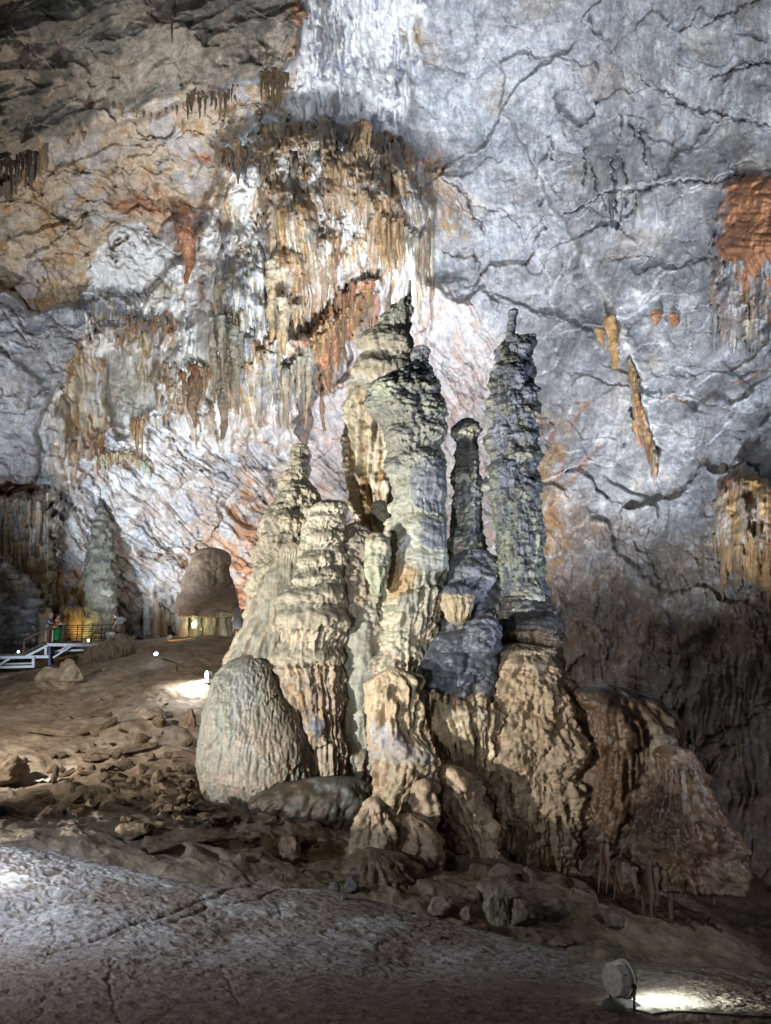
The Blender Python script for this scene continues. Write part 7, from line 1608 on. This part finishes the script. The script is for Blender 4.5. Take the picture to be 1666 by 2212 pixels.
def build_props():
    Mm = dict(chrome=plain_mat('scuffed_chrome', (.78, .79, .80), .3, .15, .2, 30), steel=plain_mat('dark_steel', (.045, .042, .04), .5, .6, .3, 20), white=plain_mat('white_painted_steel', (.62, .66, .74), .5, .1, .12, 6),
              navy=plain_mat('navy_steel', (.05, .06, .10), .5, .3), wood=plain_mat('dark_wood', (.12, .075, .05), .7, 0, .35, 9), deck=plain_mat('deck_boards', (.16, .13, .11), .8, 0, .3, 5), green=plain_mat('green_plastic', (.01, .22, .06), .4, 0, .2, 8), greend=plain_mat('dark_green_plastic', (.008, .10, .035), .45, 0, .2, 8),
              rubber=plain_mat('black_rubber', (.02, .02, .02), .6), paper=plain_mat('sign_white', (.75, .74, .70), .6, 0, .06, 3), stool=plain_mat('pale_plastic', (.66, .66, .66), .5), cloth=plain_mat('patterned_cloth', (.45, .43, .42), .9, 0, .6, 40),
              skin=plain_mat('skin', (.55, .34, .25), .55, 0, .08), skin2=plain_mat('pale_skin', (.66, .45, .36), .55, 0, .08), blue=plain_mat('blue_cotton', (.03, .14, .34), .9), khaki=plain_mat('khaki_cotton', (.34, .30, .21), .9), navyc=plain_mat('navy_cotton', (.022, .025, .06), .9), maroon=plain_mat('plum_cotton', (.10, .03, .05), .9), black=plain_mat('black_cotton', (.015, .014, .016), .9),
              hair=plain_mat('dark_hair', (.018, .013, .01), .6), beige=plain_mat('beige_cotton', (.5, .44, .36), .9), shoe=plain_mat('grey_shoe', (.12, .11, .11), .8), grey=plain_mat('grey_panel', (.12, .12, .13), .6), navyp=plain_mat('navy_panel', (.02, .03, .07), .5),
              lit_cool=plain_mat('lit_lamp_cool', (.9, .9, .9), .3, emit=(.92, .97, 1), estr=25), lit_white=plain_mat('lit_lamp_white', (.9, .9, .9), .3, emit=(1, .98, .95), estr=220), lit_green=plain_mat('lit_lamp_greenish', (.9, .9, .9), .3, emit=(.85, 1, .88), estr=30), lit_amber=plain_mat('lit_lamp_amber', (.9, .7, .4), .3, emit=(1, .6, .15), estr=8), lit_dim=plain_mat('unlit_glass', (.5, .5, .5), .1))
    # ---- platform
    Yf, Yb = 41.3, 45.0
    p = thing('viewing_platform', 'viewing platform of dark boards on white steel beams at the end of the walkway', 'platform', PV(160, 1392, Yf))
    zt = PV(160, 1388.5, Yf).z
    x0, x1 = PV(101, 1390, Yf).x, PV(268, 1390, Yf).x
    bm = bmesh.new(); n = 16
    for i in range(n):
        y = Yf + .05 + (Yb - Yf) * (i + .5) / n; bar(bm, (x0, y, zt - .03), (x1, y, zt - .03), .06, (Yb - Yf) / n * .94) if False else None
        r = bmesh.ops.create_cube(bm, size=1); bmesh.ops.scale(bm, vec=(x1 - x0, (Yb - Yf) / n * .95, .05), verts=r['verts']); bmesh.ops.translate(bm, vec=((x0 + x1) / 2, y, zt - .03), verts=r['verts'])
    mesh_obj('deck', bm, Mm['deck'], p)
    def beam(pts, w, mat, nm, Y=Yf):
        bm = bmesh.new(); bar(bm, PV(*pts[0], Y), PV(*pts[1], Y), w); mesh_obj(nm, bm, mat, p)
    beam(((103, 1392.6), (214, 1393.6)), .18, Mm['white'], 'edge_beam'); beam(((116, 1406), (182, 1404)), .12, Mm['white'], 'lower_beam', Yf + .6)
    beam(((115, 1421), (159, 1393)), .10, Mm['white'], 'brace'); beam(((116, 1413), (146, 1396)), .09, Mm['white'], 'brace', Yf + .7); beam(((108, 1389), (108, 1438)), .16, Mm['navy'], 'post'); beam(((113, 1389), (113, 1440)), .16, Mm['navy'], 'post', Yf + .3)
    beam(((100, 1418), (100, 1396)), .15, Mm['white'], 'post', Yf + .02); beam(((57, 1418), (104, 1394)), .14, Mm['white'], 'brace', Yf - .05)
    # ---- lower walkway at the left
    w = thing('walkway', 'lower walkway with a white steel frame leading in from the left edge', 'walkway', PV(40, 1420, Yf))
    def wb(a, b, wd, mat, nm, Y=Yf):
        bm = bmesh.new(); bar(bm, PV(*a, Y), PV(*b, Y), wd); mesh_obj(nm, bm, mat, w)
    wb((-60, 1421.5), (107, 1418.4), .17, Mm['white'], 'edge_beam', Yf - .02); wb((73, 1420), (73, 1441), .15, Mm['white'], 'post', Yf - .2); wb((-60, 1443), (75, 1439.5), .14, Mm['white'], 'lower_beam', Yf - .2); wb((-60, 1437), (72, 1433), .12, Mm['white'], 'lower_beam', Yf + .5)
    wb((-4, 1439), (22, 1422), .13, Mm['white'], 'brace', Yf - .1)
    bm = bmesh.new(); a, b = PV(-60, 1418, Yf), PV(60, 1416.5, Yf); r = bmesh.ops.create_cube(bm, size=1); bmesh.ops.scale(bm, vec=(b.x - a.x, 2.2, .06), verts=r['verts']); bmesh.ops.translate(bm, vec=((a.x + b.x) / 2, Yf + 1.2, (a.z + b.z) / 2 + .06), verts=r['verts']); mesh_obj('deck', bm, Mm['deck'], w)
    # ---- stairs between the two
    s = thing('stairs', 'dark steps rising from the walkway to the platform', 'stairs', PV(80, 1405, Yf + 1))
    for i in range(7):
        bm = bmesh.new(); q = i / 6; c = PV(62 + 42 * q, 1414 - 22 * q, Yf + 1); r = bmesh.ops.create_cube(bm, size=1); bmesh.ops.scale(bm, vec=(.30, 1.6, .05), verts=r['verts']); bmesh.ops.translate(bm, vec=c, verts=r['verts']); mesh_obj('step', bm, Mm['deck'], s)
    # ---- railings
    def railing(lab, pts, posts, Y, h, mat, rails=(1, .72, .42, .12), wd=.05):
        o = thing('railing', lab, 'railing', PV(*pts[0], Y)); a, b = PV(*pts[0], Y), PV(*pts[1], Y)
        for f in rails:
            bm = bmesh.new(); bar(bm, a + Vector((0, 0, (f - 1) * h)), b + Vector((0, 0, (f - 1) * h)), wd if f == 1 else wd * .7); mesh_obj('rail', bm, mat, o)
        for q in posts:
            bm = bmesh.new(); t = a.lerp(b, q); bar(bm, t, t - Vector((0, 0, h + .03)), wd); mesh_obj('post', bm, mat, o)
        return o
    railing('dark steel railing along the back of the viewing platform', ((126, 1351.5), (244, 1349.6)), (.08, .36, .63, .80, .97), Yb - .3, .92, Mm['steel'])
    railing('dark steel railing along the front edge of the viewing platform', ((133, 1355.4), (228, 1354.2)), (.02, .48, .98), Yf + .25, .88, Mm['steel'])
    railing('low dark railing of the walkway at the left edge', ((-30, 1383), (52, 1381.5)), (.1, .52, .86, .995), Yf + 2, .98, Mm['steel'])
    railing('sloping dark wooden handrail of the stairs', ((52, 1383), (108, 1355)), (.03, .97), Yf + .25, .9, Mm['wood'], (1,), .11)
    # planter box at the right end
    o = thing('box_bench', 'dark box at the right end of the platform', 'box', PV(258, 1372, 43.2)); bm = bmesh.new(); bar(bm, PV(251, 1366, 43.2), PV(266, 1366, 43.2), .9, .9); mesh_obj('body', bm, Mm['wood'], o); bm = bmesh.new(); bar(bm, PV(250.5, 1350, 43.2), PV(266.5, 1350, 43.2), .06, .96); mesh_obj('lid', bm, Mm['steel'], o)
    # bin
    b0 = PV(123.5, 1386.5, 42.2); b0.z = zt + .0
    o = thing('litter_bin', 'green plastic litter bin by the railing', 'bin', b0); bm = bmesh.new()
    lathe(bm, [(.19, 0), (.215, .10), (.225, .66), (.235, .66), (.235, .72), (.225, .72)], 20, Matrix.Translation(b0)); mesh_obj('body', bm, Mm['green'], o, True)
    bm = bmesh.new(); lathe(bm, [(.24, .721), (.245, .76), (.2, .83), (.08, .86), (.01, .865)], 20, Matrix.Translation(b0)); mesh_obj('lid', bm, Mm['greend'], o, True)
    for sx in (-.31, .31):
        bm = bmesh.new(); bar(bm, b0 + Vector((sx, 0, 0)), b0 + Vector((sx, 0, .86)), .12 if sx < 0 else .14, .16); mesh_obj('side_post', bm, Mm['wood'], o)
    bm = bmesh.new(); bar(bm, b0 + Vector((-.205, -.12, .06)), b0 + Vector((-.205, -.12, .72)), .08, .02); mesh_obj('pale_strip', bm, Mm['paper'], o)
    # stool
    b0 = PV(239, 1384, 42.2); b0.z = zt
    o = thing('stool', 'pale plastic stool with a cloth-covered seat near the guard', 'stool', b0)
    bm = bmesh.new(); lathe(bm, [(.02, .40), (.22, .40), (.26, .44), (.27, .52), (.22, .60), (.02, .62)], 20, Matrix.Translation(b0)); mesh_obj('seat', bm, Mm['cloth'], o, True)
    for k in range(4):
        a = math.pi / 4 + k * math.pi / 2; bm = bmesh.new(); bar(bm, b0 + Vector((.15 * math.cos(a), .15 * math.sin(a), .41)), b0 + Vector((.22 * math.cos(a), .22 * math.sin(a), 0)), .055); mesh_obj('leg', bm, Mm['stool'], o)
    # sign
    b0 = PV(265, 1372, 45.5); o = thing('notice_board', 'small white notice board with a dark frame on a post', 'sign', b0)
    bm = bmesh.new(); bar(bm, PV(259, 1339.5, 45.5), PV(272, 1338.7, 45.5), .20, .03); q = bm.verts; bmesh.ops.scale(bm, vec=(1, 1, 1), verts=q[:]); mesh_obj('board', bm, Mm['paper'], o)
    bm = bmesh.new(); bar(bm, PV(258.6, 1335.6, 45.5), PV(272.4, 1334.8, 45.5), .04, .06); bar(bm, PV(258.8, 1343, 45.5), PV(272.2, 1342.4, 45.5), .04, .06); mesh_obj('frame', bm, Mm['steel'], o)
    bm = bmesh.new(); bar(bm, PV(265, 1343, 45.6), PV(265, 1376, 45.6), .06); mesh_obj('post', bm, Mm['steel'], o)
    # boards behind the cone
    o = thing('display_panel', 'grey and navy display panels standing in the gap behind the cream cone', 'panel', PV(518, 1358, 40.5))
    for (xa, xb, ya, yb, mt, nm) in ((505, 519.5, 1312, 1357, Mm['grey'], 'grey_panel'), (520.5, 536, 1316, 1357, Mm['navyp'], 'navy_panel')):
        bm = bmesh.new(); a, b = PV(xa, (ya + yb) / 2, 40.5), PV(xb, (ya + yb) / 2, 40.5); hgt = (yb - ya) * px_m(40.5)
        r = bmesh.ops.create_cube(bm, size=1); bmesh.ops.scale(bm, vec=(b.x - a.x, .08, hgt), verts=r['verts']); bmesh.ops.translate(bm, vec=(a + b) / 2, verts=r['verts']); bmesh.ops.bevel(bm, geom=bm.edges[:], offset=.015, segments=1, affect='EDGES'); mesh_obj(nm, bm, mt, o)
    railing('dark barrier in front of the display panels', ((506, 1360), (532, 1362)), (.02, .5, .98), 39.6, .6, Mm['steel'], (1, .5))
    # ---- people
    z = zt + .0
    def at(px, Y): q = PV(px, 1385, Y); return Vector((q.x, Y, z))
    R90 = math.radians
    person('person in a blue t-shirt and khaki shorts leaning on the rail beside the green bin', at(99, 42.9), R90(-78), dict(L=((-.22, .16, 1.15), (-.10, .38, 1.10)), R=((.23, .16, 1.15), (.12, .40, 1.08)), lean=.13), (Mm['skin2'], Mm['blue'], Mm['khaki'], Mm['shoe']), Mm['hair'], cap=Mm['beige'])
    person('person in a dark navy sleeveless top bending over the bin with a bare arm out', at(113.5, 43.2), R90(-85), dict(L=((-.24, .28, 1.16), (-.16, .52, 1.10)), R=((.26, .26, 1.12), (.16, .52, 1.06)), lean=.18), (Mm['skin2'], Mm['navyc'], Mm['navyc'], Mm['shoe']), Mm['hair'], top='tank', legs='trousers', H=.97, hairlong=True)
    person('person in a plum shirt behind the others, reaching a hand over the rail', at(118, 44.0), R90(-80), dict(L=((-.22, .25, 1.14), (-.12, .48, 1.14)), R=((.24, .28, 1.16), (.14, .55, 1.14)), lean=.10), (Mm['skin'], Mm['maroon'], Mm['black'], Mm['shoe']), Mm['hair'], legs='trousers')
    person('person with dark hair in navy, standing behind the one in the blue t-shirt', at(104.5, 44.1), R90(-70), dict(L=((-.26, .05, 1.14), (-.24, .18, .92)), R=((.26, .05, 1.14), (.2, .25, 1.0)), lean=.05), (Mm['skin'], Mm['navyc'], Mm['black'], Mm['shoe']), Mm['hair'], legs='trousers', H=1.01)
    person('person in a black t-shirt and dark trousers standing alone behind the stool', at(248, 43.5), R90(105), dict(L=((-.24, -.02, 1.13), (-.20, .10, .90)), R=((.25, .0, 1.13), (.16, .14, .92)), lean=.02), (Mm['skin'], Mm['black'], Mm['navyc'], Mm['shoe']), Mm['hair'], legs='trousers', H=1.0)
    # ---- lamps
    global LAMPS
    LAMPS = {}
    b = hit(1345, 2180); LAMPS['slab'] = floodlight('chrome round floodlight standing on the slab at the lower right, beam to the right', b, b + Vector((2.2, 1.0, -.1)), .27, Mm['lit_green'], 1, Mm)
    a = hit(1352, 2172); pts = [hit(x, y) + Vector((0, 0, .012)) for x, y in ((1362, 2186), (1385, 2193), (1410, 2196), (1440, 2193), (1475, 2190), (1520, 2194), (1580, 2199), (1640, 2202), (1690, 2204))]
    bm = bmesh.new(); rod(bm, pts, .008); tag(mesh_obj('lamp_cable', bm, Mm['rubber'], None, True), 'black cable trailing from the chrome floodlight across the slab', 'cable')
    b = hit(-44, 1914); LAMPS['edge'] = floodlight('dark floodlight housing cut by the left edge, on the pale slab', b, b + Vector((2.5, 1.6, .25)), .40, Mm['lit_cool'], 1, dict(Mm, chrome=Mm['rubber']))
    b = hit(450, 1476); LAMPS['slope'] = floodlight('glaring round lamp on the mud slope beside the smooth dome', b, b + Vector((-2.2, -1.2, -.1)), .34, Mm['lit_white'], 1, Mm)
    b = hit(468, 1474); rock('boulder', 'small tan lump of rock lit up next to the glaring lamp', b, 13 * px_m(b.y), 671, TAN, (1, .9, .9), cat='boulder')
    b = hit(337, 1421); LAMPS['small'] = floodlight('small bright lamp half buried in the slope, with a cable running down', b, b + Vector((0.1, -2, 1.2)), .18, Mm['lit_cool'], 1, Mm)
    bm = bmesh.new(); rod(bm, [hit(x, y) + Vector((0, 0, .02)) for x, y in ((345, 1423), (362, 1428), (375, 1432), (381, 1440), (383, 1452))], .03); tag(mesh_obj('lamp_cable', bm, Mm['rubber'], None, True), 'dark cable lying on the slope beside the small bright lamp', 'cable')
    b = hit(366, 1387); LAMPS['amber'] = floodlight('low amber lamp at the foot of the far wall', b, b + Vector((.5, 2, .6)), .3, Mm['lit_amber'], 1, Mm)
    b = PV(192, 1377, 44.4); b.z = zt; LAMPS['deck'] = floodlight('tiny white lamp on the platform under the railing', b, b + Vector((0, -2, .6)), .15, Mm['lit_cool'], 1, Mm)
    b = PV(40, 1412, Yf + 2.0); LAMPS['walk'] = floodlight('tiny white lamp on the walkway behind the low railing', b, b + Vector((0, -2, .6)), .15, Mm['lit_cool'], 1, Mm)
    # scrap of white sheet by the stump
    b = hit(92, 1692); X, Y_ = np.meshgrid(np.linspace(-.18, .18, 24), np.linspace(-.1, .1, 16)); o = grid_mesh('plastic_sheet', X + b.x, Y_ + b.y, b.z + .05 + .05 * fbm2(X * 9, Y_ * 9, 3, 5), None, mat=Mm['paper']); s_ = o.modifiers.new('thick', 'SOLIDIFY'); s_.thickness = .006; tag(o, 'crumpled white scrap lying in the gully by the dark stump', 'scrap')
# ================================================================== the cave's floodlights, and unseen spots added as fill
def spot(name, loc, target, power, col, size=60, blend=.6, radius=.15):
    d = bpy.data.lights.new(name, 'SPOT'); d.energy = power; d.color = col; d.spot_size = math.radians(size); d.spot_blend = blend; d.shadow_soft_size = radius
    o = bpy.data.objects.new(name, d); C.objects.link(o); o.location = loc
    o.rotation_euler = (Vector(target) - Vector(loc)).to_track_quat('-Z', 'Y').to_euler()
    return o
def point(name, loc, power, col, radius=.1):
    d = bpy.data.lights.new(name, 'POINT'); d.energy = power; d.color = col; d.shadow_soft_size = radius
    o = bpy.data.objects.new(name, d); C.objects.link(o); o.location = loc
    return o
COOL = (.80, .89, 1.0); WARM = (1.0, .80, .55); NEUT = (1.0, .96, .88); GRN = (.94, 1.0, .84)
def build_lights():
    w = bpy.data.worlds.new('World'); scene.world = w; w.use_nodes = True
    bg = w.node_tree.nodes['Background']; bg.inputs[0].default_value = (.75, .82, 1, 1); bg.inputs[1].default_value = .015
    S = 1.0
    # white floods hidden behind the group, up at the ribbed curtain and the wall
    spot('unseen_flood', PV(690, 1540, 22.5), PV(640, 540, 38), 30000, COOL, 62, .9, .3)
    spot('unseen_flood', PV(660, 1560, 21.5), PV(770, 130, 40), 11000, COOL, 60, .9, .8)
    spot('unseen_flood', PV(-200, 1390, 28), PV(420, 1090, 48), 26000, COOL, 50, .9, .6)  # unseen lamp added off the left edge to light the lower-left wall
    spot('unseen_flood', PV(372, 1386, 44.6), PV(400, 1120, 49.5), 1800, COOL, 110, .9, .3)
    spot('unseen_flood', PV(1010, 1500, 22.5), PV(1030, 640, 44), 32000, (.95, .96, 1), 80, .9, .3)
    # grey wall on the right
    spot('unseen_flood', PV(1296, 1560, 20.6), PV(1380, 420, 37), 13000, COOL, 84, .95, .3)
    # added fill floods, unseen, well outside the view, far across at the upper wall
    spot('unseen_flood', (-16, 6, 5), PV(700, 300, 38.5), 27000, COOL, 36, .95, .6)
    spot('unseen_flood', (13, 4, 5), PV(1330, 420, 37), 36000, COOL, 46, .95, .6)
    spot('unseen_flood', (-10, 7, 5), PV(70, 830, 37), 26000, COOL, 30, .95, .4)
    # unseen warm lamp added behind the cream cone to brighten the pale spire
    spot('unseen_flood', PV(722, 1470, 21.6), PV(835, 760, 21.3), 2200, (1, .98, .93), 44, .9, .15)
    # buff rock and vault on the left
    spot('unseen_flood', PV(60, 1440, 28), PV(230, 470, 36), 11000, NEUT, 84, .9, .3)
    # warm low light at the foot of the far wall
    spot('unseen_flood', PV(590, 1380, 46), PV(575, 1180, 50), 6500, (1, .72, .45), 130, .9, .2)
    # the group itself, from the left
    spot('unseen_flood', (-9.4, 7.6, 2.6), PV(850, 1040, 18), 11000, (1, .985, .92), 82, .8, .10)
    spot('unseen_flood', (-3.4, 4.2, 3.0), PV(950, 1230, 17), 2800, (.95, .97, 1), 40, .9, .12)  # unseen frontal fill added for the slim column
    spot('unseen_flood', (-9.9, 8.2, 3.0), PV(925, 800, 19.5), 9000, (1, .99, .93), 34, .9, .10)  # unseen spot added to brighten the column tops
    # narrow cool beams from the right, up along the dark columns
    spot('unseen_flood', (8.2, 10.6, .4), PV(1070, 980, 18), 4200, (.66, .76, 1), 42, .7, .10)
    spot('unseen_flood', (7.6, 8.6, 1.2), PV(1400, 1750, 15), 220, (.82, .86, 1), 70, .8, .08)
    spot('unseen_flood', (9.2, 12.0, 5.6), PV(1450, 1820, 14.2), 480, (.80, .86, 1), 46, .8, .12)  # unseen spot placed to put a highlight on the wet bell
    # across the slab and the mud slope
    spot('unseen_flood', (-8.6, 6.6, 5.0), (-3.6, 10.4, .4), 2600, COOL, 80, 1, .15)
    spot('unseen_flood', (-6.0, 2.0, 6.5), (.5, 7.2, 1.4), 420, (1, .93, .86), 95, .9, .2)  # weak unseen fill added to lift the near slab
    spot('unseen_flood', (-12.0, 14, 6.0), (-7, 26, 2.5), 5500, NEUT, 110, .9, .2)
    # lamps one can see
    def beam(key, power, col, size, dz=0, spread=.8):
        r, p, d = LAMPS[key]; spot('lamp_beam', p, p + d + Vector((0, 0, dz)), power, col, size, spread, .05)
    beam('slab', 150, (.85, 1, .92), 130, -.15); beam('edge', 14, COOL, 110, -.06); beam('small', 60, COOL, 150); beam('amber', 45, (1, .6, .2), 150, .1)
    r, p, d = LAMPS['slope']; point('lamp_glow', p + d * .25 + Vector((0, 0, .05)), 260, (1, .97, .9), .08)
    point('lamp_glow', PV(418, 1350, 41.0), 25, (.95, 1, .7), .1); point('lamp_glow', PV(449, 1352, 41.3), 18, (1, .85, .45), .1); point('lamp_glow', PV(500, 1374, 40.0), 40, (.9, 1, .9), .1)
    point('lamp_glow', PV(172, 1358, 45.0), 26, (1, .75, .25), .1)
    spot('unseen_flood', PV(-90, 1470, 35), PV(110, 1385, 42.5), 900, COOL, 50, .9, .2)  # unseen fill added off the left edge for the steel beams and visitors
# ================================================================== build
M = dict(wall=rock_mat('limestone_wall', fine=2.2, fstr=.26, bump=.35, bumpd=.12, rough=.7, stretch=.7, wet=.4, grain=14, spec=.3),
         drip=rock_mat('dripstone', fine=6, fstr=.26, bump=.5, bumpd=.05, rough=.62, stretch=.45, wet=.25, grain=34, spec=.35),
         flow=rock_mat('flowstone', fine=6, fstr=.22, bump=.4, bumpd=.04, rough=.5, stretch=.4, wet=.2, grain=40, spec=.4),
         wetrock=rock_mat('wet_flowstone', fine=7, fstr=.24, bump=.45, bumpd=.04, rough=.6, stretch=.5, wet=.16, grain=45, spec=.5),
         mud=rock_mat('cave_mud', fine=3, fstr=.28, bump=.6, bumpd=.08, rough=.85, wet=.15, grain=22, spec=.2),
         mudrock=rock_mat('muddy_rock', fine=4, fstr=.3, bump=.6, bumpd=.1, rough=.85, grain=18, spec=.2),
         slab=rock_mat('pitted_slab', fine=9, fstr=.3, bump=.6, bumpd=.025, rough=.9, grain=70, spec=.12))
import time as _t
_t0 = _t.time()
def tick(s): print('TICK', s, round(_t.time() - _t0, 1))
WY = build_wall(); tick('wall')
def wall_at(px, py):
    return WY[int(np.clip((py + 260) / 2, 0, WY.shape[0] - 1)), int(np.clip((px + 420) / 2, 0, WY.shape[1] - 1))]
floor_z = build_floor(); slab_z = build_slab(); tick('floor')
build_cluster(); tick('cluster'); build_base(); build_right_mound(); tick('base')
build_wall_forms(wall_at); tick('wallforms')
build_rubble(); build_fallen(); tick('rubble')
build_props(); tick('props')
build_lights()
scene.render.engine = 'CYCLES'
scene.cycles.use_denoising = True
scene.cycles.max_bounces = 5; scene.cycles.diffuse_bounces = 3; scene.cycles.glossy_bounces = 2
scene.cycles.sample_clamp_indirect = 4.0; scene.cycles.caustics_reflective = False; scene.cycles.caustics_refractive = False
scene.view_settings.view_transform = 'Standard'; scene.view_settings.look = 'None'; scene.view_settings.gamma = 1; scene.view_settings.exposure = 0
